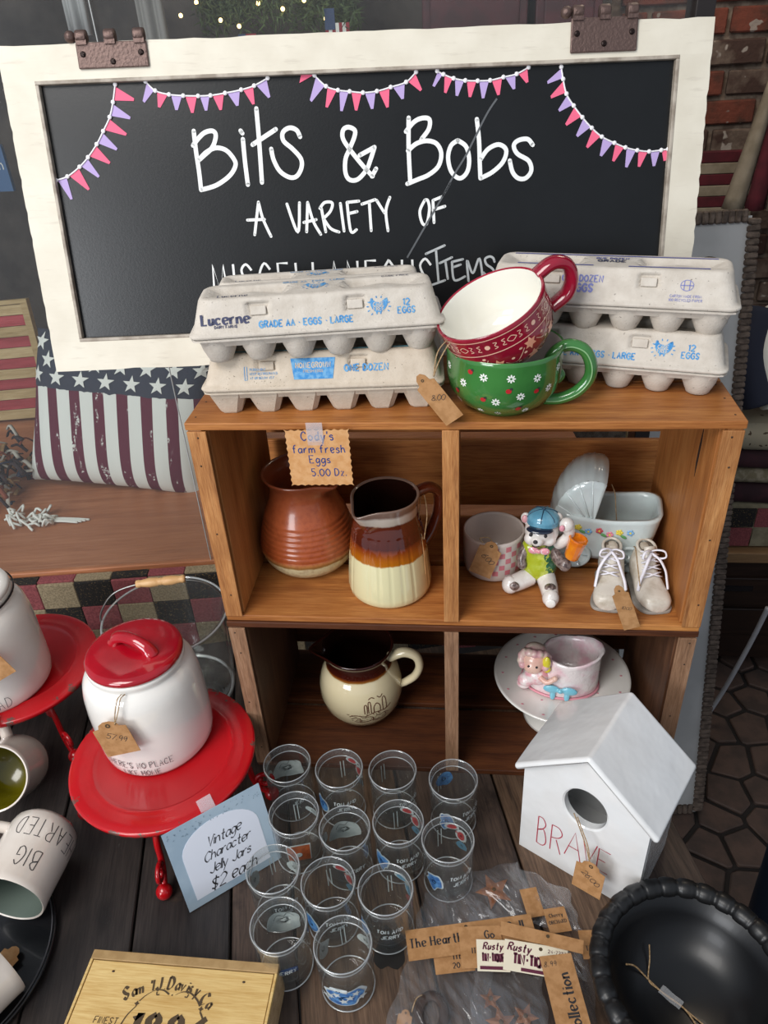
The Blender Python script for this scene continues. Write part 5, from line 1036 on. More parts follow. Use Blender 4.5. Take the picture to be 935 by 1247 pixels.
def jar(label, x, y, rz, kind, h=1.0):
    global jar_me
    t = thing('jelly_jar', label, 'jar', (x,y,0), 0, 'vintage jelly jars'); 
    if jar_me is None:
        cirr = lambda rr_,zz,tk: MB().tube([V((rr_*cos(a),rr_*sin(a),zz)) for a in [k*2*pi/64 for k in range(64)]],tk,6,closed=True)
        L_ = [('glass_body',MB().lathe(JP[:9],64),'glass'),('glass_floor',MB().lathe(JP[-5:],64),'glass'),('rim_bead',MB().lathe(JP[8:20],64),'glass_rim'),
              ('lip_line',cirr(0.0353,0.0994,0.0007),'glass_line'),('neck_line',cirr(0.0328,0.0870,0.0007),'glass_line'),('base_line',cirr(0.0340,0.0040,0.0009),'glass_line')]
        jar_me = [(nm,mb_.build(nm, M[mt], t).data) for nm,mb_,mt in L_]
    else:
        for nm,me in jar_me: o = bpy.data.objects.new(nm, me); C.objects.link(o); o.parent = t
    F = radians(-82+rz); Bk = F+pi; prof = JP[2:16]; sd = int(1000+x*977+y*771)
    if kind in ('white','white2'):
        mb = MB(); fan(blob(11,0.036 if kind=='white' else 0.032,0.028 if kind=='white' else 0.024,sd), lambda s,tt: on_body(prof,Bk,0.046,0.0004)(s,tt), mb)
        if kind == 'white2': fan(blob(8,0.016,0.016,sd+3), lambda s,tt: on_body(prof,Bk+1.15,0.055,0.0004)(s,tt), mb)
        mb.build('white_print', M['white_print'], t)
        mb = MB(); mb.ribbon(stroke_quads(cr([(-0.016,0.012),(-0.006,0.016),(0.0,0.008),(0.008,0.012),(0.014,0.004)],4),0.0008), lambda s,tt: on_body(prof,Bk,0.048,-0.0006)(s,tt)); mb.build('outline_print', M['ink'], t)
    if kind in ('star','patch','splash'):
        bm_ = M['white_print'] if kind != 'splash' else blue_e
        for aa,rx,ry,zz,q in (((0.95,0.014,0.022,0.052,1),(-0.85,0.016,0.018,0.056,2)) if kind != 'splash' else ((-0.15,0.020,0.017,0.056,3),)):
            mb = MB(); fan(blob(9,rx,ry,sd+q,0.45), lambda s,tt: on_body(prof,Bk+aa,zz,0.0004)(s,tt), mb); mb.build('white_print' if kind != 'splash' else 'blue_splash_print', bm_, t)
    if kind in ('racket','racketb'):
        rm = red_e if kind == 'racket' else tealp
        mb = MB(); f2 = lambda s,tt: on_body(prof,Bk-0.62,0.060,0.0005)(s,tt)
        for (cx,cy,rx,ry) in ((0.007,0.017,0.0080,0.0055),(-0.007,0.002,0.0068,0.0100)): fan([(cx+rx*1.35*cos(a),cy+ry*1.3*sin(a)) for a in [k*pi/6 for k in range(12)]], f2, mb, 0)
        mb.build('white_print', M['white_print'], t)
        f3 = lambda s,tt: on_body(prof,Bk-0.62,0.060,-0.0004)(s,tt); mb = MB()
        for (cx,cy,rx,ry) in ((0.007,0.017,0.0073,0.0048),(-0.007,0.002,0.0060,0.0090)): fan([(cx+rx*cos(a),cy+ry*sin(a)) for a in [k*pi/6 for k in range(12)]], f3, mb, 0)
        mb.ribbon(stroke_quads([(0.0015,0.009),(-0.003,0.004)],0.002), f3); mb.build('racket_print', rm, t)
        mb = MB(); fan(blob(5,0.010,0.009,sd+2,0.1), lambda s,tt: on_body(prof,Bk-0.85,0.040,0.0004)(s,tt), mb); mb.build('blue_patch_print', tealp if kind=='racket' else red_e, t)
    if kind not in ('white','white2') :
        mb = MB(); f4 = lambda s,tt: on_body(prof,Bk+0.10,0.05,0.0004)(s,tt); mb.ribbon(stroke_quads([(0.002,-0.018),(0.002,0.020)],0.0013), f4); mb.ribbon(stroke_quads([(-0.003,-0.014),(-0.003,0.022)],0.0013), f4); mb.build('stripe_print', M['white_print'], t)
    if kind in ('splash','racket','star','racketb'):
        mb = MB(); Fs = F-0.85 if kind != 'star' else F-0.1; rx,ry = (0.016,0.024) if kind != 'star' else (0.040,0.024)
        fan(blob(13,rx,ry,sd+7,0.45), lambda s,tt: on_body(prof,Fs,0.046 if kind!='star' else 0.040,0.0004)(s,tt), mb); mb.build('white_print', M['white_print'], t)
        mb = MB(); fan(blob(13,rx*0.84,ry*0.86,sd+7,0.45), lambda s,tt: on_body(prof,Fs,0.046 if kind!='star' else 0.040,0.0008)(s,tt), mb); mb.build('blue_splash_print', blue_e, t)
        if kind == 'star':
            mb = MB()
            for k in range(7): P5 = star_poly(0.0065,5,0.45,k); f6 = on_body(prof,Fs-0.7+0.23*k,0.034+0.007*(k%3),0.0012); mb.add([f6(*p) for p in P5],[tuple(range(10))])
            mb.build('white_burst_print', M['white_print'], t)
            mb = MB(); fan([(-0.012,0.0),(0.010,-0.002),(0.011,0.006),(-0.011,0.008)], lambda s,tt: on_body(prof,F-0.25,0.054,0.0010)(s,tt), mb); mb.build('banner_print', M['white_print'], t)
    if kind == 'orange':
        mb = MB(); f7 = lambda s,tt: on_body(prof,F+0.12,0.050,0.0004)(s,tt); fan([(-0.017,-0.018),(0.017,-0.018),(0.018,0.018),(-0.018,0.018)], f7, mb); mb.build('white_print', M['white_print'], t)
        mb = MB(); f8 = lambda s,tt: on_body(prof,F+0.12,0.050,0.0008)(s,tt); fan([(-0.0155,-0.0165),(0.0155,-0.0165),(0.0165,0.0165),(-0.0165,0.0165)], f8, mb); mb.build('orange_label_print', org, t)
        mb = MB(); fan([(0.0045*cos(a),0.005*sin(a)) for a in [k*pi/5 for k in range(10)]], lambda s,tt: on_body(prof,F+0.12,0.052,0.0012)(s,tt), mb); mb.build('oval_print', M['white_print'], t)
        mb = MB(); fan(blob(9,0.018,0.008,sd,0.4), lambda s,tt: on_body(prof,Bk-0.7,0.062,0.0004)(s,tt), mb); mb.build('white_print', M['white_print'], t)
    if kind not in ('star','orange'):
        wd = {'white':(('JERRY',0.046),),'white2':(('JERRY',0.044),)}.get(kind, (('TOM AND',0.056),('JERRY',0.043)))
        for s,zz in wd:
            if kind == 'white':
                mb = MB(); fan([(-0.015,-0.0035),(0.015,-0.002),(0.015,0.008),(-0.015,0.0065)], lambda a,b_: on_body(prof,F+0.15,zz,0.0003)(a,b_), mb); mb.build('navy_banner_print', mat('navy_enamel_print','#27406a',0.4) if 'navy_enamel_print' not in bpy.data.materials else bpy.data.materials['navy_enamel_print'], t)
            q = text2d(s,0.0072,0.20,slant=0.1,wide=0.8,bounce=0.12); f5 = on_body(prof,F+(0.30 if kind!='white' else 0.15),zz,0.0008); mb = MB(); mb.ribbon(q, f5); mb.build('printed_words', M['white_print'], t)
    return t
for a in (
 ('jelly jar at the back left of the cluster, nearest the red stand', -0.255,-0.072, 12,'white2'),
 ('second jelly jar from the left in the back row, thin red and blue prints', -0.174,-0.077, -8,'racket'),
 ('third jelly jar from the left in the back row, almost bare', -0.093,-0.076, 20,'plain'),
 ('jelly jar at the back right of the cluster, below the crate divider', -0.002,-0.088, 25,'splash'),
 ('jelly jar with an orange square label print, left in the second row', -0.228,-0.157, 0,'orange'),
 ('jelly jar with a broad white inside print and navy banner, middle of the cluster', -0.152,-0.177, 5,'white2'),
 ('second row jelly jar with a red racket print, third from left', -0.0780,-0.163, 0,'racket'),
 ('jelly jar with a tall blue splash print at the right, touching the plastic bag tip', -0.008,-0.186, 8,'racket'),
 ('clear jelly jar in front of the light blue price card', -0.240,-0.243, 10,'patch'),
 ('jelly jar with the red racket print in the middle of the third row', -0.1630,-0.257, 0,'racket'),
 ('jelly jar with a blue-grey racket print, above the black spill', -0.087,-0.262, -14,'racketb'),
 ('jelly jar with a navy banner print, right behind the yellow wooden box', -0.2170,-0.3165, 2,'white'),
 ('front jelly jar with white stars on a blue print, closest to the bottom edge', -0.133,-0.335, 0,'star')):
    jar(*a)

# ---------------------------------------------------------------- ceramic birdhouse
bh = thing('birdhouse', 'white ceramic birdhouse with an oval hole and BRAVE in thin red letters', 'birdhouse', (0.0962,-0.1228,0), radians(-32.15))
BWd, BD, WH, AP, AX = 0.176, 0.122, 0.178, 0.250, 0.088
out = []; hc = (0.090,0.154); n = 72
def gable(a):
    best = None; E = [((0,0),(BWd,0)),((BWd,0),(BWd,WH)),((BWd,WH),(AX,AP)),((AX,AP),(0,WH)),((0,WH),(0,0))]; dx,dy = cos(a),sin(a)
    for (p,q) in E:
        ex,ey = q[0]-p[0],q[1]-p[1]; det = dx*(-ey)+dy*ex
        if abs(det) < 1e-9: continue
        t_ = ((p[0]-hc[0])*(-ey)+(p[1]-hc[1])*ex)/det; u_ = (dx*(p[1]-hc[1])-dy*(p[0]-hc[0]))/det
        if t_ > 0 and -1e-6 <= u_ <= 1+1e-6 and (best is None or t_ < best): best = t_
    return (hc[0]+dx*best, hc[1]+dy*best)
angs = sorted([2*pi*k/n for k in range(n)]+[atan2(y-hc[1],x-hc[0])%(2*pi) for x,y in ((0,0),(BWd,0),(BWd,WH),(AX,AP),(0,WH))]); N = len(angs)
O1 = [gable(a) for a in angs]; H1 = [(hc[0]+0.0300*cos(a),hc[1]+0.0355*sin(a)) for a in angs]; Hb = [(hc[0]+0.0325*cos(a),hc[1]+0.0380*sin(a)) for a in angs]
vs = [V((x,0,z)) for x,z in O1]+[V((x,0,z)) for x,z in Hb]+[V((x,0.002,z)) for x,z in H1]+[V((x,0.012,z)) for x,z in H1]+[V((x,0.012,z)) for x,z in O1]
mb = MB(); mb.add(vs,[(k*N+i,k*N+(i+1)%N,(k+1)*N+(i+1)%N,(k+1)*N+i) for k in range(4) for i in range(N)])
mb.build('front_wall', M['bird_glaze'], bh, fixn=True)
for (x0,x1) in ((0.0008,0.010),(BWd-0.010,BWd-0.0008)): MB().box((x0,0.0115,0),(x1,BD,WH)).build('side_wall', M['bird_glaze'], bh, bevel=0.003)
MB().prism([(0.009,0),(BWd-0.009,0),(BWd-0.009,WH),(AX,AP-0.003),(0.009,WH)],-BD,-BD+0.01,M=Matrix.Rotation(radians(90),4,'X')).build('back_wall', M['bird_glaze'], bh)
MB().box((0.009,0.01,0.001),(BWd-0.009,BD-0.01,0.010)).build('base', M['bird_glaze'], bh)
def slab(p, q, th, y0, y1):
    d_ = V((q[0]-p[0],0,q[1]-p[1])).normalized(); nrm = V((-d_.z,0,d_.x)); nrm = nrm if nrm.z > 0 else -nrm
    P4 = [V((p[0],0,p[1])),V((q[0],0,q[1])),V((q[0],0,q[1]))+nrm*th,V((p[0],0,p[1]))+nrm*th]; return P4
ov = 0.009; sl = (AP-WH)/AX; slr = (AP-WH)/(BWd-AX); th_ = 0.011
pr_ = [(-ov,WH-ov*sl+0.0005),(AX,AP+0.0005),(BWd+ov,WH-ov*slr+0.0005),(BWd+ov+0.005,WH-ov*slr+0.010),(AX,AP+0.0135),(-ov-0.005,WH-ov*sl+0.010)]
K = 26; vs = []; S_ = [V((x,0,z)) for x,z in pr_]
def wavy(p,yy): return V((p.x,yy,p.z+0.0012*sin(yy*55+p.x*30)))
mb = MB(); m6 = len(S_)
for k in range(K+1): yy = -0.009+(BD+0.018)*k/K; vs += [wavy(p,yy) for p in S_]
mb.add(vs,[(k*m6+i,(k+1)*m6+i,(k+1)*m6+(i+1)%m6,k*m6+(i+1)%m6) for k in range(K) for i in range(m6)]+[tuple(range(m6)),tuple(K*m6+i for i in range(m6))[::-1]],0,True)
mb.build('roof', M['bird_glaze'], bh, bevel=0.006, bseg=4, fixn=True)
redl = mat('thin_red_lettering','#b5324a',0.4)
for ch,x,zt,zb,wd in (('B',0.027,0.090,0.030,0.014),('R',0.048,0.088,0.032,0.016),('A',0.070,0.098,0.040,0.024),('V',0.094,0.096,0.046,0.020),('E',0.117,0.094,0.048,0.016)):
    st,w0 = glyph(ch); mb = MB()
    for pts,sm in st:
        p = [(x+a*wd/6, zb+b_*(zt-zb)/10) for a,b_ in pts]; p = cr(p,4) if sm else p; mb.ribbon(stroke_quads(p,0.0015), lambda a,b_: V((a,-0.0005,b_)))
    mb.build('red_letter', redl, bh, label='thin red letter '+ch)
price_tag('kraft tag hanging on twine from the birdhouse hole', (0.1765,-0.2200,0.0480), (0.032,-0.0195,0.0), (0.0025,0.0100,0.0696), 0.040, 0.056,
 [[(0.1785,-0.2120,0.100),(0.1760,-0.2000,0.118),(0.1700,-0.1850,0.1290),(0.1640,-0.1705,0.139)],[(0.1785,-0.2120,0.100),(0.1730,-0.1990,0.119),(0.1660,-0.1800,0.1310),(0.1600,-0.1650,0.139)]], '26.00')
# ---------------------------------------------------------------- black bowl
bo = thing('black_bowl', 'large glossy black bowl with a rolled, banded rim, at the bottom right corner', 'bowl', (0.285,-0.333,0))
blackb = mat('black_bowl_lacquer','#0b0c0f',0.36,coat=0.05,bm=0.12,bs=30)
MB().lathe([(0.0001,0.004),(0.048,0.004),(0.055,0.0),(0.060,0.002),(0.076,0.018),(0.096,0.046),(0.108,0.072),(0.1085,0.080),(0.101,0.078),(0.090,0.050),(0.070,0.024),(0.045,0.012),(0.0001,0.010)],72).build('bowl_body', blackb, bo)
nl = 29; A_ = nl*12; T_ = 16; vs = []
for i in range(A_):
    ph = (i/12)%1; a = 2*pi*i/A_; g = 1.0
    if ph < 0.26: g = 0.80 if (int(ph*12) in (0,2)) else 0.93
    else: g = 0.90+0.10*sin((ph-0.26)/0.74*pi)
    for k in range(T_): b_ = 2*pi*k/T_; r = 0.1085+0.0125*g*cos(b_); vs.append(V((r*cos(a),r*sin(a),0.0775+0.0115*g*sin(b_))))
mb = MB(); mb.add(vs,[(i*T_+k,((i+1)%A_)*T_+k,((i+1)%A_)*T_+(k+1)%T_,i*T_+(k+1)%T_) for i in range(A_) for k in range(T_)],0,True); mb.build('banded_rim', mat('black_rim','#121213',0.40,coat=0.05,bm=0.3,bs=150), bo)
tw = thing('twine_scrap', 'forked piece of twine with clear tape, lying inside the black bowl', 'twine', (0,0,0))
zt = lambda x,y: max(0.0125, 0.012+0.9*max(0,math.hypot(x-0.285,y+0.333)-0.045))
def tp(l): return [(x,y,zt(x,y)) for x,y in l]
MB().tube(cr(tp([(0.216,-0.306),(0.229,-0.303),(0.246,-0.310),(0.262,-0.326),(0.284,-0.343),(0.297,-0.372)]),6),0.0011,7).build('strand', M['twine'], tw)
MB().tube(cr(tp([(0.251,-0.276),(0.250,-0.290),(0.246,-0.310),(0.255,-0.320),(0.275,-0.335),(0.310,-0.366)]),6),0.0009,7).build('strand', M['twine'], tw)
MB().grid(lambda u,v: V((-0.014+0.028*u,-0.006+0.012*v,0.0006*sin(u*9))),8,4).build('tape', M['tape'], tw, loc=(0.268,-0.331,0.0170), rot=(0,0,radians(-42)))
# ---------------------------------------------------------------- printed wooden box
wx = thing('cigar_box', 'yellow wooden box with old-style black print, at the bottom left', 'box', (-0.337,-0.432,0), radians(-0.6))
wy = wood('box_pine_yellow','#d9b878','#bb9250','#ead092','X',0.5,1.5,0.15,knots=False); wt = mat('box_paper_tan','#a98a5c',0.6,col2='#9c7d50',vs=60)
bw2, bd2, bh2 = 0.1215, 0.0885, 0.061
MB().box((-bw2,-bd2,0),(bw2,bd2,bh2-0.006)).build('box_body', wood('box_side','#b99a74','#96784f','#cbb08a','X',0.6,1.5,0.15,knots=False), wx, bevel=0.001)
MB().box((-bw2,bd2-0.0115,bh2-0.0062),(bw2,bd2,bh2)).build('tan_edge_strip', wt, wx, bevel=0.0008)
for s in (-1,1): a_,b_ = sorted((s*bw2,s*(bw2-0.0035))); MB().box((a_,-bd2,bh2-0.0062),(b_,bd2-0.0115,bh2)).build('side_rim', wy, wx, bevel=0.0006)
MB().box((-bw2+0.0045,-bd2,bh2-0.0062),(bw2-0.0045,bd2-0.0125,bh2-0.0008)).build('lid_panel', wy, wx, bevel=0.0006)
fb = lambda off=0.0: (lambda a,b_: V((a,b_,bh2-0.0004+off)))
arcw = "Sam'l J. Davis y Ca"; mb = MB(); cx0,cy0,RR = -0.003,-0.058,0.114
adv = [];x = 0
for ch in arcw: adv.append(x); x += {'l':2.2,"'":2,'i':2.4,'.':2.4,' ':2.6,'m':10.2,'S':7,'J':6.2,'D':7,'C':6.8,'y':5.6}.get(ch,5.0)
for ch,xx in zip(arcw,adv):
    if ch == ' ': continue
    a = pi/2-(xx/x-0.5)*1.04; sz = 0.0145 if ch.isupper() else 0.0125; lift = -0.006 if ch in 'Ca' and xx > x*0.8 else 0
    U2 = (sin(a),-cos(a)); W2 = (cos(a),sin(a))
    for q in text2d(ch,sz,0.17,nib=0.75,contrast=0.85,wide=0.72,slant=0.05): mb.add([fb()(cx0+W2[0]*RR*0.94+U2[0]*p[0]+W2[0]*p[1], cy0-0.003+W2[1]*RR*0.98+lift+U2[1]*p[0]+W2[1]*p[1]-0.002) for p in q],[tuple(range(len(q)))])
mb.build('printed_words', M['ink_brown'], wx, label='dark print reading Sam\'l J. Davis y Ca in an arc')
put(wx, text2d('1886',0.036,0.17,nib=0.0,contrast=0.75,wide=0.85,slant=0.15), fb(), M['ink_brown'], 'printed_number', dx=-0.002, dy=-0.0155)
put(wx, text2d('FINEST',0.0072,0.13,wide=0.9,slant=0.1), fb(), M['ink_brown'], 'printed_words', dx=-0.073, dy=0.0055)
mb = MB()
for s in (-1,1):
    mb.ribbon(stroke_quads(cr([(s*0.004,0.0430),(s*0.012,0.0470),(s*0.022,0.0465),(s*0.032,0.0400),(s*0.038,0.0330)],6),0.0016,nib=0.5,contrast=0.7), lambda a,b_: fb(0.0001)(a-0.002,b_))
    mb.ribbon(stroke_quads(cr([(s*0.020,0.0450),(s*0.019,0.0415),(s*0.016,0.0420)],4),0.0014), lambda a,b_: fb(0.0002)(a-0.002,b_))
    mb.ribbon(stroke_quads(cr([(s*0.040,0.0270),(s*0.048,0.015),(s*0.052,-0.002),(s*0.050,-0.02)],6),0.0014,nib=0.5,contrast=0.6), lambda a,b_: fb(0.0001)(a-0.002,b_))
    P5 = star_poly(0.0034,4,0.5); mb.add([fb(0.0003)(s*0.040-0.002+p[0],0.0300+p[1]) for p in P5],[tuple(range(8))])
mb.add([fb(0.0001)(-0.002+0.001*cos(a),0.0425+0.001*sin(a)) for a in range(6)],[tuple(range(6))]); mb.build('scroll_print', M['ink_brown'], wx)
for x,y in ((-0.086,0.064),(0.082,0.064)): MB().ball((0,0,0),(0.0020,0.0014,0.0008),seg=8).build('brad', M['nail'], wx, loc=(x,y,bh2-0.0005))
# ---------------------------------------------------------------- mugs, tray
tr_ = thing('serving_tray', 'round black wooden tray at the bottom left under the lying mug', 'tray', (-0.690,-0.345,0))
MB().lathe([(0.0001,0.001),(0.140,0.001),(0.1500,0.004),(0.1515,0.009),(0.1500,0.0115),(0.147,0.0105),(0.140,0.0085),(0.0001,0.0080)],96).build('tray_disc', M['blk'], tr_)
MB().tube([(0.146*cos(a),0.146*sin(a),0.0118) for a in [k*2*pi/96 for k in range(96)]],0.0010,6,closed=True).build('grey_edge_line', mat('grey_line','#55565a',0.4), tr_)
mb = MB(); mb.tube(cr([(0.050,-0.030,0.008),(0.070,-0.020,0.022),(0.100,-0.045,0.020),(0.120,-0.078,0.009)],6),0.0065,10,flat=0.6); mb.build('handle', M['blk'], tr_)
def mug(label, loc, rot, inner, words=None, hang=200):
    t = thing('mug', label, 'mug', loc, 0, 'white lettered mugs', rot=rot)
    po = [(0.0001,0.004),(0.030,0.004),(0.034,0.0),(0.041,0.002),(0.0475,0.010),(0.0500,0.022),(0.0505,0.05),(0.0500,0.085),(0.0505,0.105),(0.0512,0.112),(0.0500,0.1150)]; pi2 = [(0.0475,0.1140),(0.0462,0.108),(0.0455,0.08),(0.0455,0.02),(0.038,0.010),(0.0001,0.009)]
    mb = MB(); mb.lathe(po,56,0); mb.lathe([po[-1],pi2[0]],56,0); mb.lathe(pi2,56,1); mb.build('mug_body', [mugw,inner], t)
    a = radians(hang); hp = [(0.048,0.088),(0.070,0.092),(0.084,0.078),(0.086,0.055),(0.076,0.032),(0.048,0.024)]; MB().tube(cr([(r*cos(a),r*sin(a),z) for r,z in hp],7),0.0078,12,flat=1.25).build('handle', mugw, t)
    for (s,zz,ad,sz) in words or (): f = on_body(po[2:], radians(ad), zz, 0.0005); mb = MB(); mb.ribbon(text2d(s,sz,0.045,wide=0.60,space=0.85,jit=0.2,step=0.004), f); mb.build('printed_words', M['ink'], t)
    return t
mugw = mat('mug_white_glaze','#e6ddd3',0.14,coat=0.6,col2='#ded2c6',vs=8)
mug('white mug reading BIG HEARTED, lying on its side on the black tray', (-0.600,-0.172,0.0635), (radians(90),0,radians(-2)), mat('mug_sage_inside','#66726a',0.2,coat=0.5), (('BIG',0.066,62,0.026),('HEARTED',0.022,48,0.026)), 155)
mug('white mug with an olive yellow inside, tipped up behind the BIG HEARTED mug', (-0.722,-0.040,0.0330), (radians(52),0,radians(15)), mat('mug_olive_inside','#7c7412',0.18,coat=0.6), None, 100)
mug('white mug at the bottom left corner, lying on the black tray', (-0.630,-0.465,0.0635), (radians(90),0,radians(152)), mugw, None, 110)
price_tag('orange-brown tag lying on the black tray at the left edge', (-0.6080,-0.3700,0.0135), (-0.9,0.45,0), (0.3,1,0.05), 0.030, 0.050, [], '8', 'kraft_l')
# dark spill on the planks
rr = random.Random(11); b = MB(); P_ = cr([((0.012+0.013*rr.random())*cos(k*2*pi/15), (0.020+0.022*rr.random())*sin(k*2*pi/15)) for k in range(15)],3,closed=True)
b.add([V((x,y,0)) for x,y in P_],[tuple(range(len(P_)))]); b.build('paint_spill', mat('old_black_spill','#17120f',0.6,bm=0.3,bs=120), tbl, loc=(-0.150,-0.262,0.0003))
# ---------------------------------------------------------------- plastic bags of tin cut-outs with header cards
M['bag'] = film('clear_plastic_bag',(0.97,0.972,0.98,1),0.05,0.12,bm=0.5,bs=14,milky=0.03)
M['rust'] = mat('rusty_tin','#7a4a2c',0.75,metal=0.2,col2='#8f5b35',vs=80,bm=0.5,bs=200); M['cream_card'] = mat('cream_card','#e6dcc4',0.7); M['maroon_ink'] = mat('maroon_ink','#5e2038',0.6)
def bag(label, poly, z0, seed, amp=0.008, n=36):
    """a crumpled clear bag: two thin sheets over a quadrilateral"""
    t = thing('plastic_bag', label, 'bag', (sum(p[0] for p in poly)/4, sum(p[1] for p in poly)/4, z0), 0, 'clear bags of tin ornaments'); r = random.Random(seed)
    ks = [(r.uniform(20,90),r.uniform(20,90),r.uniform(0,6),r.uniform(.3,1)) for _ in range(7)]; ox,oy = t.location.x,t.location.y
    for side in (0,1):
        def f(u,v):
            a,b_,c_,d_ = [V((p[0]-ox,p[1]-oy,0)) for p in poly]; p = a.lerp(b_,u).lerp(d_.lerp(c_,u),v); e = (sin(pi*u)*sin(pi*v))**0.5 if 0<u<1 and 0<v<1 else 0
            w_ = sum(k[3]*(1-abs(sin(k[0]*(1+side*.4)*p.x+k[1]*p.y+k[2])))**2 for k in ks)/3; p.z = (amp*e*(0.35+w_) if side else 0.25*amp*e*w_)+0.004*w_+0.001; p.x += 0.002*sin(13*v+seed)*(2*u-1); p.y += 0.002*sin(11*u+seed*2)*(2*v-1); return p
        MB().grid(f,n,n).build('film_sheet', M['bag'], t)
    return t
def card(name, label, pts, z, m='kraft', words=(), hole=None, cat='tag', group='header cards of the tin ornament bags', tilt=0.0):
    """flat printed card, pts = TL, TR, BR, BL on the plane z"""
    TL,TR,BR,BL = [V((p[0],p[1],z)) for p in pts]; c_ = (TL+TR+BR+BL)/4; U = ((TR-TL)+(BR-BL)).normalized(); W = ((TL-BL)+(TR-BR)); W = (W-U*W.dot(U)).normalized(); w_ = ((TR-TL).length+(BR-BL).length)/2; h_ = ((TL-BL).length+(TR-BR).length)/2
    ang = atan2(U.y,U.x); t = thing(name, label, cat, c_, group=group, rot=(tilt,0,ang)); MB().box((-w_/2,-h_/2,-0.0004),(w_/2,h_/2,0.0004)).build('card', M[m], t)
    for (s,dx,dy,sz,kw,mm) in words: put(t, text2d(s,sz,**kw), lambda a,b_: V((a,b_,0.0006)), M[mm], 'printed_words', dx=dx, dy=dy)
    if hole: MB().lathe([(0.0001,0.0006),(0.0024,0.0006)],14).build('punched_hole', M['ink_brown'], t, loc=(hole[0],hole[1],0))
    return t
SER = dict(wt=0.15,serif=True,nib=0.1,contrast=0.5,wide=0.8)
def star_obj(label, x, y, z, r, a, tilt=(0,0)):
    t = thing('tin_star', label, 'ornament', (x,y,z), rot=(tilt[0],tilt[1],a)); t['group'] = 'rusty tin cut-outs'; P5 = star_poly(r,5,0.45)
    vs = [V((px,py,0)) for px,py in P5]+[V((0,0,r*0.16)),V((0,0,-0.0006))]; MB().add(vs,[(i,(i+1)%10,10) for i in range(10)]+[((i+1)%10,i,11) for i in range(10)]).build('star', M['rust'], t)
    MB().ball((0,0,0),(0.003,0.003,0.001),seg=8).build('nail_hole', M['ink_brown'], t, loc=(0,0,r*0.155)); return t
bag('clear bag nearest the jars, tip pointing up at the blue-print jar, long kraft header', [(-0.040,-0.215),(-0.004,-0.192),(0.100,-0.268),(-0.060,-0.300)], 0.012, 3, 0.020)
bag('clear bag lying under the long kraft header at the bottom, holding a horseshoe', [(-0.058,-0.300),(0.052,-0.285),(0.045,-0.400),(-0.085,-0.395)], 0.004, 5, 0.016)
bag('clear bag with a single rusty tin star, beside the birdhouse', [(0.012,-0.180),(0.090,-0.153),(0.118,-0.232),(0.024,-0.250)], 0.003, 8, 0.012)
bag('clear bag lying against the birdhouse tag, empty corner spread flat', [(0.092,-0.163),(0.160,-0.195),(0.172,-0.250),(0.100,-0.245)], 0.004, 13, 0.010)
bag('clear bag under the two cream labels, tin stars inside', [(0.028,-0.315),(0.112,-0.318),(0.120,-0.405),(0.020,-0.405)], 0.018, 21, 0.010)
bag('clear bag sticking out to the right of the Collection card', [(0.125,-0.268),(0.176,-0.270),(0.178,-0.400),(0.135,-0.400)], 0.006, 34, 0.010)
star_obj('rusty tin star in the clear bag beside the birdhouse', 0.0565,-0.2025,0.008,0.027,0.45)
star_obj('rusty tin star lowest in the bag under the cream labels', 0.060,-0.372,0.012,0.020,0.2); star_obj('rusty tin star in the bag, just left of the Collection card', 0.090,-0.362,0.010,0.017,0.9)
star_obj('rusty tin star in the bag, under the first cream label', 0.048,-0.345,0.010,0.014,0.0)
hs = thing('tin_horseshoe', 'dark horseshoe-shaped tin piece in the bottom left plastic bag', 'ornament', (-0.025,-0.368,0.010)); hs['group'] = 'rusty tin cut-outs'
MB().tube(cr([(0.016*cos(a),0.022*sin(a),0) for a in [radians(-60+k*30) for k in range(11)]],4),0.0032,8,flat=2.0).build('shoe', mat('dark_tin','#3d2d26',0.6,metal=0.3), hs)
card('header_card','long kraft header card reading The Hearth and Home Collection', [(-0.0616,-0.2808),(0.106,-0.2474),(0.1063,-0.287),(-0.0559,-0.319)], 0.036, words=(('The Hearth',-0.046,-0.004,0.0112,SER,'ink'),('Coll',0.060,0.000,0.0125,SER,'ink')), hole=(-0.004,0.014))
card('header_card','small kraft card with an item number, half under the long header card', [(-0.0241,-0.300),(0.0255,-0.2896),(0.0273,-0.323),(-0.0221,-0.3302)], 0.031, words=(('ITE',0.006,0.000,0.0075,SER,'ink'),('20 C',0.006,-0.011,0.0068,SER,'ink')))
card('header_card','kraft card with two printed lines tucked behind the first cream label', [(0.0126,-0.2729),(0.0651,-0.2674),(0.0631,-0.3192),(0.0067,-0.3248)], 0.0385, words=(('Go',0.012,0.010,0.0100,SER,'ink'),('ITE Rus',0.0,-0.008,0.0065,SER,'ink')))
card('price_label','cream label reading Rusty TIN-TIQUE in maroon, partly covered, left one', [(0.0317,-0.2885),(0.0726,-0.2876),(0.0709,-0.326),(0.0302,-0.3277)], 0.0410,'cream_card', words=(('Rusty',0.0,0.0070,0.0085,dict(wt=0.2,slant=0.25,wide=0.8,nib=0.6,contrast=0.4),'maroon_ink'),('TIN-TIQUE',0.000,-0.0075,0.0095,dict(wt=0.25,wide=0.42,space=0.6),'maroon_ink')), group='cream tin ornament labels')
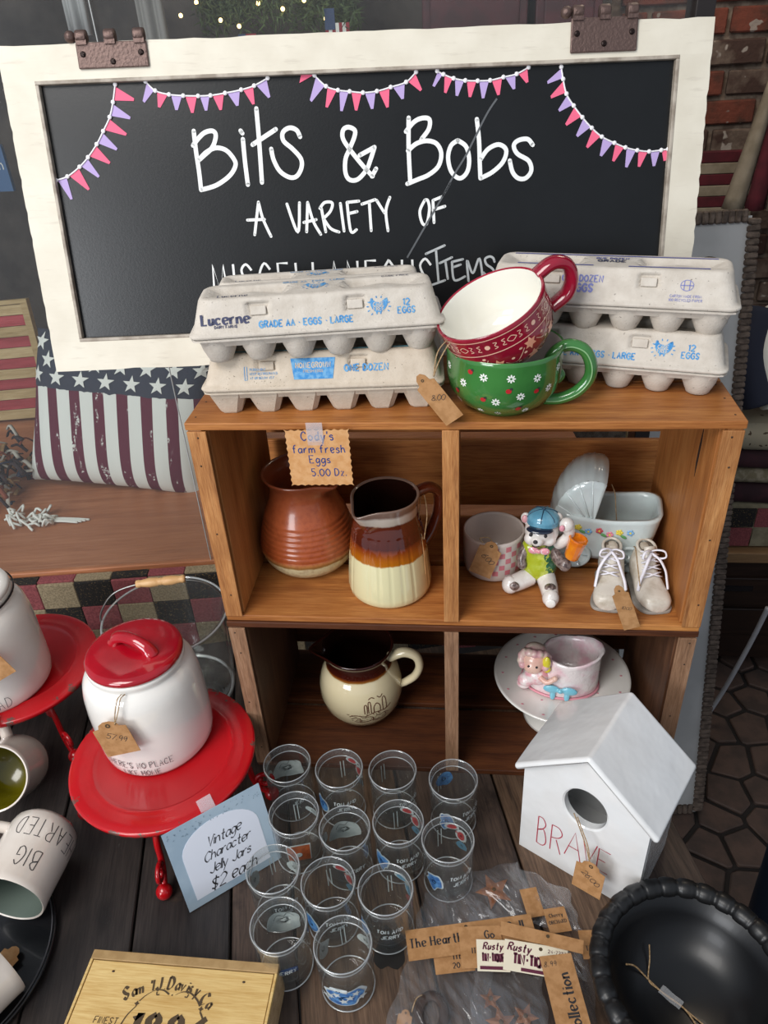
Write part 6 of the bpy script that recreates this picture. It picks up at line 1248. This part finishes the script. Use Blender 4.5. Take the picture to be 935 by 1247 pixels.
card('price_label','cream label reading Rusty TIN-TIQUE in maroon, uppermost, right one', [(0.0685,-0.2842),(0.1458,-0.2988),(0.1405,-0.3296),(0.0616,-0.3281)], 0.0440,'cream_card', words=(('Rusty',-0.021,0.0060,0.0095,dict(wt=0.2,slant=0.25,wide=0.85,nib=0.6,contrast=0.4),'maroon_ink'),('TIN-TIQUE',-0.004,-0.0095,0.0120,dict(wt=0.25,wide=0.66,space=0.6),'maroon_ink'),('24-7237',0.026,0.010,0.004,dict(wt=0.16),'maroon_ink')), hole=(0.006,0.013), group='cream tin ornament labels')
for (x,y,a,w_) in ((0.050,-0.3225,0.0,0.034),(0.084,-0.3235,-0.12,0.035)): MB().box((-w_/2,-0.002,-0.0002),(w_/2,0.002,0.0002)).build('maroon_bar', M['maroon_ink'], [o for o in bpy.data.objects if o.name.startswith('price_label')][0 if w_ < 0.0345 else 1], loc=(0,-0.0155,0.0006))
card('header_card','narrow slanting kraft card above the cream labels', [(0.063,-0.2655),(0.1685,-0.2860),(0.1610,-0.3000),(0.0600,-0.2835)], 0.0465, hole=(0.008,0.003))
card('header_card','kraft card reading Collection sideways, right of the cream labels', [(0.1058,-0.3109),(0.144,-0.3025),(0.1675,-0.3938),(0.1270,-0.3990)], 0.0495, words=())
cc = [o for o in bpy.data.objects if o.get('label','').startswith('kraft card reading Collection')][0]
put(cc, [[(-b_,a) for a,b_ in q] for q in text2d('Collection',0.0130,**SER)], lambda a,b_: V((a,b_,0.0006)), M['ink'], 'printed_words', dx=0.010, dy=-0.010)
put(cc, text2d('8.99',0.006,0.1,slant=0.3), lambda a,b_: V((a,b_,0.0006)), M['ink'], 'scrawled_price', dx=-0.010, dy=0.033)
card('header_card','small kraft card of two printed lines inside the bag below the birdhouse tag', [(0.1236,-0.2334),(0.1515,-0.226),(0.1542,-0.2602),(0.1251,-0.2653)], 0.022, words=(('Cherry',0.0,0.004,0.0050,SER,'ink'),('ORCHARD',0.0,-0.005,0.0048,SER,'ink')))
card('header_card','kraft card end showing beside the black bowl rim', [(0.1665,-0.2537),(0.186,-0.2552),(0.184,-0.289),(0.1665,-0.2936)], 0.016, words=(('TY',0.0,-0.008,0.006,SER,'ink'),))
card('header_card','kraft strip behind the long header, under the star bag corner', [(0.095,-0.205),(0.120,-0.197),(0.118,-0.240),(0.097,-0.243)], 0.017)
price_tag('small kraft tag with twine at the bottom edge, left of the horseshoe bag', (-0.0610,-0.3945,0.004), (1,-0.15,0), (0.35,1,0.12), 0.018, 0.032, [[(-0.0495,-0.366,0.0085),(-0.044,-0.352,0.014),(-0.034,-0.345,0.010)]], '9')

# ---------------------------------------------------------------- glass bucket with a wooden grip
gb = thing('glass_bucket', 'clear glass bucket with a wire bail and turned wooden grip, behind the canister', 'bucket', (-0.508,0.160,0)); gb.scale = (1.04,1.04,0.95)
MB().lathe([(0.0001,0.004),(0.074,0.004),(0.082,0.0),(0.088,0.004),(0.092,0.02),(0.098,0.150),(0.101,0.192),(0.104,0.196),(0.103,0.201),(0.0995,0.200),(0.097,0.192),(0.094,0.15),(0.087,0.02),(0.07,0.010),(0.0001,0.009)],72).build('glass_body', M['glass'], gb)
MB().tube([V((0.1035*cos(a),0.1035*sin(a),0.198)) for a in [k*2*pi/72 for k in range(72)]],0.0019,8,closed=True).build('thick_rim', M['glass_line'], gb)
MB().tube([V((0.086*cos(a),0.086*sin(a),0.006)) for a in [k*2*pi/72 for k in range(72)]],0.003,8,closed=True).build('base_ring', M['glass_line'], gb)
hy = 0.0; ha = radians(12); pts = cr([(-0.1065,0,0.185),(-0.103,0.004,0.215),(-0.080,0.010,0.248),(-0.048,0.012,0.262),(0,0.013,0.266),(0.048,0.012,0.262),(0.080,0.010,0.248),(0.103,0.004,0.215),(0.1065,0,0.185)],8)
R_ = Matrix.Rotation(ha,4,'Z'); MB().tube([R_ @ V(p) for p in pts],0.0016,8).build('wire_bail', M['steel'], gb)
grip = [(0.0001,-0.040),(0.0062,-0.040),(0.0072,-0.036),(0.0062,-0.032),(0.0068,-0.029),(0.0086,-0.018),(0.0080,-0.006),(0.0064,-0.002),(0.0074,0.0),(0.0064,0.002),(0.0080,0.006),(0.0086,0.018),(0.0068,0.029),(0.0062,0.032),(0.0072,0.036),(0.0062,0.040),(0.0001,0.040)]
MB().lathe(grip,24,M=R_ @ Matrix.Translation((0.004,0.013,0.265)) @ Matrix.Rotation(radians(90),4,'Y')).build('wooden_grip', wood('grip_wood','#d9ad78','#c0905a','#e8c593','X',0.4,2,0.05,knots=False), gb)
cel = thing('cellophane_bundle', 'crumpled clear cellophane with brown filling, between the bucket and the crate', 'wrapping', (-0.372,-0.005,0))
rr = random.Random(4)
for k in range(3):
    a0 = k*2.1; MB().grid(lambda u,v: V((0.030*(0.5+v)*cos(a0+u*3.2)*(1+0.25*sin(9*u+k)),0.034*(0.5+v)*sin(a0+u*3.2),0.004+0.085*v+0.010*sin(14*u+6*v+k))),18,10).build('film_sheet', M['bag'], cel)
mb = MB()
for k in range(24): mb.ball((rr.uniform(-.018,.018),rr.uniform(-.02,.02),0.006+rr.uniform(0,0.030)),(0.006,0.005,0.004),seg=8)
mb.build('brown_filling', mat('brown_potpourri','#4a3520',0.8,col2='#7d6a45',vs=120), cel, kind='stuff')

# ---------------------------------------------------------------- behind the shop glass
pw = thing('flag_pillow', 'square cushion printed with navy star field and maroon and white stripes behind the glass', 'pillow', (-0.868,0.765,BZ), rot=(radians(-14),radians(5),radians(-2)))
PWD, PHT = 0.226, 0.385
def pz(x,z):
    u = x/PWD; v = (z-PHT/2)/(PHT/2); u = max(-1,min(1,u)); v = max(-1,min(1,v)); return 0.075*(max(0,1-u**4)*max(0,1-v**4))**0.55+0.001*sin(x*90+z*30)
def pfront(x,z,off=0.0):
    u = x/PWD; v = (z-PHT/2)/(PHT/2); sx_ = 1-0.05*(1-u*u)*0-0.045*(1-abs(v)**2)*abs(u)**3; sz_ = 0.045*(1-u*u)*abs(v)**3*(1 if v > 0 else -1)
    return V((x*sx_+0.14*z, -pz(x,z)-off, z-sz_*PHT/2))
m, nt, P = nodes('flag_print'); tc = nt.nodes.new('ShaderNodeTexCoord'); sp = nt.nodes.new('ShaderNodeSeparateXYZ'); nt.links.new(tc.outputs['Object'], sp.inputs[0])
nzz = noise(nt, tc.outputs['Object'], 220, 4, 0.7)
def mth(op, a, b_=None, c_=None):
    n_ = nt.nodes.new('ShaderNodeMath'); n_.operation = op
    for i,x in enumerate((a,b_,c_)):
        if x is None: continue
        if isinstance(x,(int,float)): n_.inputs[i].default_value = x
        else: nt.links.new(x, n_.inputs[i])
    return n_.outputs[0]
fr = mth('FRACT', mth('MULTIPLY_ADD', sp.outputs[0], 1/0.0585, 10.15)); st = mth('LESS_THAN', fr, 0.46)
wear = ramp(nt, noise(nt, coords(nt,(1,1,0.25),rand=False), 45, 5, 0.7), [(0.60,(0,0,0,1)),(0.63,(1,1,1,1))])
c_ = mixc(nt, st, srgb('#d9dad2'), srgb('#5c1c31')); c_ = mixc(nt, mth('MULTIPLY', wear, mth('GREATER_THAN', nzz, 0.5)), c_, srgb('#d9dad2'))
cn = mth('GREATER_THAN', mth('MULTIPLY_ADD', noise(nt, tc.outputs['Object'], 60, 4), 0.012, sp.outputs[2]), 0.262); c_ = mixc(nt, cn, c_, srgb('#333744')); nt.links.new(c_, P.inputs['Base Color']); P.inputs['Roughness'].default_value = 0.9; bump(nt, P, noise(nt, tc.outputs['Object'], 700, 2), 0.3, 0.0006)
mb = MB(); mb.grid(lambda u,v: pfront(-PWD+2*PWD*u, PHT*v),36,36); mb.grid(lambda u,v: (lambda q: V((q.x,0.6*-q.y,q.z)))(pfront(PWD-2*PWD*u, PHT*v)),36,36); mb.build('cover', m, pw)
sw = mat('star_print_white','#dcdcd4',0.9)
for r_,(zz,off) in enumerate(((0.284,0.0),(0.322,0.031),(0.360,0.0))):
    for k in range(7):
        x = -0.200+off+k*0.062
        if abs(x) < 0.212: mb = MB(); mb.add([pfront(x+p[0],zz+p[1],0.0022) for p in star_poly(0.022,5,0.4)]+[pfront(x,zz,0.003)],[(i,(i+1)%10,10) for i in range(10)]); mb.build('printed_star', sw, pw)
ws = thing('wooden_flag_sign', 'wooden plank flag with red and tan slats leaning behind the glass at the left edge', 'sign', (-1.435,1.13,BZ), rot=(radians(-10),radians(-2),radians(6)))
tan = wood('slat_tan','#b39a6e','#8d754c','#c7b087','X',0.8,1,0.2,knots=False); redw = wood('slat_red','#a43a3f','#7c2429','#b9545a','X',0.8,1,0.2,knots=False)
for k in range(11):
    MB().box((-0.25,-0.006,-0.0145),(0.215,0.006,0.0145)).build('slat', redw if k%2 else tan, ws, loc=(0,0,0.022+k*0.030), bevel=0.001, bseg=1)
MB().box((0.216,-0.012,0.0),(0.236,0.010,0.338)).build('frame_side', tan, ws, bevel=0.001); MB().box((-0.25,-0.012,0.338),(0.236,0.010,0.350)).build('frame_top', tan, ws, bevel=0.001)
rg = thing('rag_garland', 'tangled rag garland of tan, navy and white strips behind the glass at the left', 'garland', (-1.190,0.715,BZ)); rr = random.Random(9)
cols = [mat('rag_tan','#9c7a52',0.9),mat('rag_navy','#2b3044',0.9),mat('rag_white','#b9b2a6',0.9),mat('rag_rust','#7a3f2c',0.9),mat('rag_dark','#33272a',0.9)]
for c_i,cm in enumerate(cols):
    mb = MB()
    for k in range(60):
        x,y = rr.uniform(-0.16,0.10), rr.uniform(-0.08,0.12); z = rr.uniform(0.0,0.17)*(1-0.6*abs(x)/0.16)+0.006; a = rr.uniform(0,6.28); l = rr.uniform(0.02,0.045); p = [V((x,y,z)),V((x+l*0.5*cos(a),y+l*0.5*sin(a),z+rr.uniform(0,0.02))),V((x+l*cos(a),y+l*sin(a),max(0.005,z+rr.uniform(-0.025,0.01))))]
        mb.tube(cr(p,3),rr.uniform(0.0018,0.0036),5,flat=2.0)
    mb.build('rag_strips', cm, rg, kind='stuff')
tsl = thing('white_tassel', 'white knotted cord tassel lying on the brown sill behind the glass', 'tassel', (-0.965,0.605,BZ))
mb = MB(); rr = random.Random(2)
for k in range(30): a = rr.uniform(0,6.28); x = rr.uniform(-0.10,0.0); y = rr.uniform(-0.03,0.03); mb.tube(cr([(x,y,0.006+rr.uniform(0,.02)),(x+0.015*cos(a),y+0.012*sin(a),0.012+rr.uniform(0,.02)),(x+0.025*cos(a+1),y+0.02*sin(a+1),0.006)],3),0.003,6)
mb.build('cord_knots', sw, tsl, kind='stuff'); mb = MB()
for k in range(4): mb.tube(cr([(-0.01,-0.006+k*0.004,0.006),(0.03,-0.004+k*0.004,0.007),(0.070+0.008*k,0.004*k-0.004,0.004)],4),0.0030,6)
mb.build('cord_tail', sw, tsl)
rug = thing('checked_rug', 'rug of red, beige and black squares hanging over the front edge of the sill', 'rug', SF, radians(7.9))
RC = [mat('rug_red','#8e4a4c',0.95,col2='#74383c',vs=260,bm=0.8,bs=500,bd=0.002),mat('rug_beige','#98886c',0.95,col2='#7d6f57',vs=260,bm=0.8,bs=500,bd=0.002),mat('rug_black','#1b1817',0.95,col2='#6f5a3a',vs=300,lo=0.58,hi=0.66,bm=0.8,bs=500,bd=0.002)]
for i in range(-9,12):
    for j in range(4): MB().box((-0.0384,-0.0035,-0.0325),(0.0384,0.0035,0.0325)).build('rug_square', (RC[1],RC[2],RC[0])[(i+j)%3], rug, loc=(-0.3470+i*0.0775,-0.0055,BZ-0.030-j*0.0658), bevel=0.0015, bseg=1)

for i in range(-9,12): MB().box((-0.0384,0.0005,0.0005),(0.0384,0.0235,0.0070)).build('rug_square', (RC[1],RC[2],RC[0])[(i-1)%3], rug, loc=(-0.3470+i*0.0775,-0.004,BZ), bevel=0.0015, bseg=1)
# upper background seen over the chalkboard
gl = thing('evergreen_garland', 'dark evergreen garland with small warm lights inside the shop, top of the photo', 'garland', (0,1.45,0)); rr = random.Random(21); mb = MB()
for k in range(2600):
    x = rr.uniform(-0.66,-0.26); z = 1.085+0.03*sin(x*9)+rr.gauss(0,0.035); y = rr.gauss(0,0.03); a = rr.uniform(0,6.28); l = rr.uniform(0.015,0.035); d_ = V((cos(a)*l,rr.uniform(-1,1)*l,sin(a)*l)); q = d_.cross(V((0,1,0.3))).normalized()*0.0022
    p = V((x,y,z)); mb.add([p-q,p+q,p+d_],[(0,1,2)])
mb.build('needles', mat('evergreen','#55663f',0.8,col2='#333f29',vs=40), gl, kind='stuff')
wl = mat('warm_bulb','#ffcf7a',0.4,emit=9)
for (x,z) in ((-0.70,1.075),(-0.655,1.10),(-0.60,1.06),(-0.50,1.09),(-0.44,1.075),(-0.385,1.09),(-0.335,1.05),(-0.78,1.09),(-0.555,1.045)): MB().ball((0,0,0),0.005,seg=8).build('light_bulb', wl, gl, loc=(x,-0.05,z))
def cloth(name, label, x0, x1, z0, z1, y, m, folds=6, depth=0.02):
    t = tag(MB().grid(lambda u,v: V((x0+(x1-x0)*u, y+depth*sin(u*folds*2*pi), z0+(z1-z0)*v)),folds*8,4).build(name, m, solid=0.003), label, 'curtain'); return t
cloth('curtain','pale grey curtain strip over the left hinge, inside the shop',-0.755,-0.690,0.72,1.35,1.25,mat('curtain_grey','#8a8783',0.9),2,0.01)
cloth('curtain','pale blue-grey curtain at the top left corner, inside the shop',-1.30,-1.14,1.02,1.35,1.22,mat('curtain_blue','#7d8488',0.9),3,0.012)
cloth('curtain','second pale curtain strip, left of the strip over the hinge',-0.93,-0.875,1.045,1.35,1.25,mat('curtain_white','#a9a9a8',0.9),2,0.008)
for x0,x1,lab in ((-0.10,0.16,'maroon wooden cabinet inside the shop, left of the right hinge'),(0.18,0.34,'second maroon cabinet inside the shop, behind the right hinge')):
    t = thing('maroon_cabinet', lab, 'cabinet', ((x0+x1)/2,1.5,0.0)); hw = (x1-x0)/2
    mr = mat('maroon_paint','#4a1c22',0.5,col2='#371418',vs=20) if 'maroon_paint' not in bpy.data.materials else bpy.data.materials['maroon_paint']
    MB().box((-hw,-0.05,0.0),(hw,0.15,1.35)).build('body', mr, t, bevel=0.004); MB().box((-hw+0.02,-0.058,0.75),(hw-0.02,-0.05,1.3)).build('door', mr, t, bevel=0.004)
def mini_flag(label, x, z, y, w_, h_, vert=False):
    t = thing('small_flag', label, 'flag', (x,y,z), 0, 'small flags inside the shop'); r_ = mat('mini_red','#8e3038',0.8) if 'mini_red' not in bpy.data.materials else bpy.data.materials['mini_red']; b2 = mat('mini_blue','#3c4a68',0.8) if 'mini_blue' not in bpy.data.materials else bpy.data.materials['mini_blue']
    for k in range(7):
        if vert: MB().box((k*w_/7,0,0),((k+1)*w_/7,0.002,h_*0.62)).build('stripe', sw if k%2 else r_, t)
        else: MB().box((0,0,k*h_/7),(w_,0.002,(k+1)*h_/7)).build('stripe', sw if k%2 else r_, t)
    MB().box((0,-0.002,h_*0.45),(w_*0.42,0.004,h_*1.001)).build('canton', b2, t); return t
mini_flag('tiny flag in the evergreen garland at the top edge', -0.555,1.000,1.38,0.045,0.028); mini_flag('small hanging flag right of the garland with vertical stripes', -0.335,0.990,1.38,0.060,0.080,True)
fs = thing('blue_sign', 'blue sign with white lettering ending in edom, behind the glass at the left edge', 'sign', (-1.42,1.3,0.70)); MB().box((-0.20,0,0),(0.205,0.012,0.115)).build('board', mat('sign_blue','#3f5f85',0.7), fs)
put(fs, text2d('Freedom',0.026,0.10,align='r'), lambda a,b_: V((a,-0.001,b_)), sw, 'painted_words', dx=0.195, dy=0.055)

# ---------------------------------------------------------------- right-hand side: porch sign, flags, quilts, cabinet
ps = thing('porch_sign', 'tall white porch sign with a woven rope border standing behind the crates at the right', 'sign', (0.6145,0.505,FZ)); TRv = V((0.588,0.85,0.673)); BRv = V((0.6245,0.492,-0.744)); W_ = (TRv-BRv).normalized(); U_ = V((1,0.10,0)); U_ = (U_-W_*U_.dot(W_)).normalized(); N_ = U_.cross(W_)
ps.location = BRv; ps.rotation_euler = Matrix((U_,W_,N_)).transposed().to_euler(); HH = (TRv-BRv).length; WW = 0.225
MB().box((-WW,0.0,-0.008),(-0.004,HH,0.0)).build('panel', mat('porch_white','#b9b8b6',0.7,col2='#aeadab',vs=10), ps)
rope = mat('rope_border','#6e5f54',0.9,col2='#4e423a',vs=60,bm=0.8,bs=220,bd=0.003)
k = 0; y = 0.012
while y < HH-0.005: MB().box((-0.013,-0.0062,-0.010),(0.013,0.0062,0.008)).build('rope_wrap', rope, ps, loc=(0,y,0), rot=(0,0,0.06*(-1)**k), bevel=0.003, bseg=1); y += 0.0132; k += 1
x = -0.02
while x > -WW: MB().box((-0.0062,-0.013,-0.010),(0.0062,0.013,0.008)).build('rope_wrap', rope, ps, loc=(x,HH,0), rot=(0,0,0.06*(-1)**k), bevel=0.003, bseg=1); MB().box((-0.0062,-0.013,-0.010),(0.0062,0.013,0.008)).build('rope_wrap', rope, ps, loc=(x,0.012,0), bevel=0.003, bseg=1); x -= 0.0132; k += 1
brl = mat('porch_brown','#4a3a2c',0.7); put(ps, stroke_quads(cr([(-0.115,-0.045),(-0.110,-0.012),(-0.085,0.0),(-0.060,-0.012),(-0.052,-0.045),(-0.052,-0.09)],6),0.022), lambda a,b_: V((a,b_+HH-0.085,0.001)), brl, 'painted_letter')
put(ps, [[(-0.120,0.235),(-0.085,0.262),(-0.080,0.262),(-0.088,0.228)]], lambda a,b_: V((a,b_,0.001)), M['ink'], 'painted_mark')
fg = thing('large_flag', 'large flag with cream and maroon stripes hanging in front of the brick wall', 'flag', (0,1.45,0)); fc_ = [mat('flag_cream','#8f8371',0.9,col2='#7d715f',vs=20),mat('flag_maroon','#571420',0.9,col2='#450e18',vs=20)]; fn_ = mat('flag_navy','#1d2233',0.9)
T0,B0 = V((0.765,0,0.870)),V((0.705,0,0.560)); 
for k in range(6):
    tw_,bw3 = 0.030,0.058; t0 = T0+V((tw_*k,0.0,0.015*k)); t1 = T0+V((tw_*(k+1),0,0.015*(k+1))); b0_ = B0+V((bw3*k,0,-0.004*k)); b1_ = B0+V((bw3*(k+1),0,-0.004*(k+1)))
    MB().grid(lambda u,v: t0.lerp(t1,u).lerp(b0_.lerp(b1_,u),v)+V((0,-0.014*sin(pi*u)-0.01*v*sin(3*u+k),-0.0)),6,10).build('stripe', fc_[k%2], fg, solid=0.002)
MB().grid(lambda u,v: (T0+V((0.012,0,0.135))).lerp(T0+V((0.20,0,0.20)),u).lerp(T0.lerp(T0+V((0.18,0,0.09)),u),v)+V((0,-0.02*sin(7*u),0)),16,6).build('canton', fn_, fg, solid=0.002)
for (x,z) in ((0.032,0.060),(0.072,0.095),(0.115,0.07)): MB().prism(star_poly(0.014,5,0.4),0,0.001,M=Matrix.Translation(T0+V((x,-0.026,z))) @ Matrix.Rotation(radians(90),4,'X')).build('star', sw, fg)
fp = thing('striped_board_stack', 'stack of maroon and cream striped boards leaning on the brick wall', 'boards', (0.70,1.62,0.0)); 
for k in range(12): MB().box((-0.14,-0.012,-0.0145),(0.14,0.012,0.0145)).build('board', fc_[k%2], fp, loc=(0,0,0.335+k*0.030), bevel=0.002, bseg=1)
for s in (-1,1): MB().box((s*0.11-0.012,0.014,FZ),(s*0.11+0.012,0.030,0.69)).build('upright', tan, fp)
cbn = thing('dark_cabinet', 'low dark wooden cabinet with a light shelf edge, right of the porch sign', 'cabinet', (1.05,1.02,FZ)); dk = wood('cabinet_dark','#2b1c15','#180f0b','#3a271d','X',0.45,1,0.15)
ztp = -0.268-FZ
MB().box((-0.35,0.0,0.06),(0.35,0.30,ztp-0.05)).build('body', dk, cbn, bevel=0.003); MB().box((-0.37,-0.03,ztp-0.034),(0.37,0.32,ztp)).build('shelf_board', wood('cab_top','#8a6a48','#6a4e33','#9c7c58','X',0.6,1,0.2), cbn, bevel=0.003)
for zc in (0.33,0.215): MB().box((-0.33,-0.012,zc-0.05),(0.33,0.0,zc+0.05)).build('drawer', dk, cbn, bevel=0.003)
MB().box((-0.30,-0.016,0.335),(-0.20,-0.012,0.352)).build('drawer_pull', M['blk'], cbn)
for x in (-0.33,0.29): MB().box((x,0.02,0),(x+0.04,0.06,0.06)).build('foot', dk, cbn)
def quilt(label, z0, z1, m, y=0.0, x=1.02, w_=0.36):
    t = thing('folded_quilt', label, 'quilt', (x,1.03+y,z0+0.0), 0, 'folded quilts on the dark cabinet'); h_ = (z1-z0)
    mb = MB(); n = 20; prof = [(-w_,0.26)]+[]; sec = [(0.02-0.02*cos(a) if False else 0.0,0) for a in ()]
    def f(u,v):
        a = -pi/2+pi*v; yy = 0.02-0.028*cos(a); zz = h_/2+h_/2*sin(a); return V((-w_+2*w_*u, yy+0.004*sin(u*17), zz))
    mb.grid(f,24,10); vs = [f(u/24,1) for u in range(25)]+[V((f(u/24,1).x,0.26,h_)) for u in range(25)]; mb.add(vs,[(i,i+1,26+i,25+i) for i in range(24)],0,True); vs = [f(u/24,0) for u in range(25)]+[V((f(u/24,0).x,0.26,0)) for u in range(25)]; mb.add(vs,[(i+1,i,25+i,26+i) for i in range(24)])
    e = [f(0,v/10) for v in range(11)]+[V((-w_,0.26,h_)),V((-w_,0.26,0))]; mb.add(e,[tuple(range(13))]); mb.build('fold', m, t); return t
qz = -0.267
quilt('patchwork quilt with cream, black and red blocks, lowest on the dark cabinet', qz, qz+0.135, mat('patch_cream','#8a8169',0.9,col2='#776d57',vs=40))
qb = [o for o in bpy.data.objects if o.name.startswith('folded_quilt')][0]
for i in range(9):
    for j in range(2): MB().box((-0.036,-0.002,-0.030),(0.036,0.002,0.030)).build('patch', (RC[2],RC[0],bpy.data.materials['patch_cream'])[(i+2*j)%3], qb, loc=(-0.32+i*0.075,-0.0105,0.036+j*0.064))
quilt('maroon quilt between the patchwork and the cream quilt', qz+0.136, qz+0.200, mat('quilt_maroon','#3c1a22',0.9,col2='#2a1218',vs=20))
quilt('cream quilt between two maroon ones on the dark cabinet', qz+0.201, qz+0.245, mat('quilt_cream','#8e8470',0.9,col2='#70664f',vs=60))
quilt('upper maroon quilt on the dark cabinet', qz+0.246, qz+0.298, bpy.data.materials['quilt_maroon'])
quilt('cream quilt with dark spots on top of the pile', qz+0.299, qz+0.375, mat('quilt_spotted','#9a907a',0.9,speck=(60,0.66,'#4a3a2a')))
bn = thing('navy_bundle', 'bundle of navy cloth with white bands on the quilt pile', 'cloth', (0.99,1.12,qz+0.376)); rr = random.Random(6)
for k,(m_2,x) in enumerate(((fn_,-0.22),(sw,-0.17),(fn_,-0.10),(mat('cloth_olive','#4d4a38',0.9),0.0),(bpy.data.materials['quilt_maroon'],0.1),(fn_,0.2))):
    MB().tube(cr([(x,-0.05,0.045),(x-0.02,-0.03,0.10),(x-0.035,0.0,0.17),(x-0.01,0.05,0.26)],5),[0.045-0.0005*i for i in range(16)],12).build('cloth_roll', m_2, bn)
tag(MB().tube(cr([(0.806,0.80,-0.304),(0.792,0.80,-0.40),(0.770,0.80,-0.52),(0.743,0.80,-0.644),(0.70,0.78,-0.742)],8),0.0065,10).build('cable', mat('white_cable','#a9a9ad',0.4)), 'white cable curving down in front of the dark cabinet', 'cable')
kb = thing('waste_bin', 'dark navy bin with a grey lid at the right edge of the photo', 'bin', (0.72,0.06,FZ)); MB().lathe([(0.0001,0.0),(0.115,0.0),(0.125,0.01),(0.140,0.50),(0.0001,0.50)],48).build('bin_body', mat('bin_navy','#0c1420',0.4), kb)
MB().lathe([(0.0001,0.50),(0.145,0.50),(0.147,0.515),(0.140,0.535),(0.08,0.548),(0.0001,0.55)],48).build('lid', mat('bin_lid','#55565a',0.35), kb)
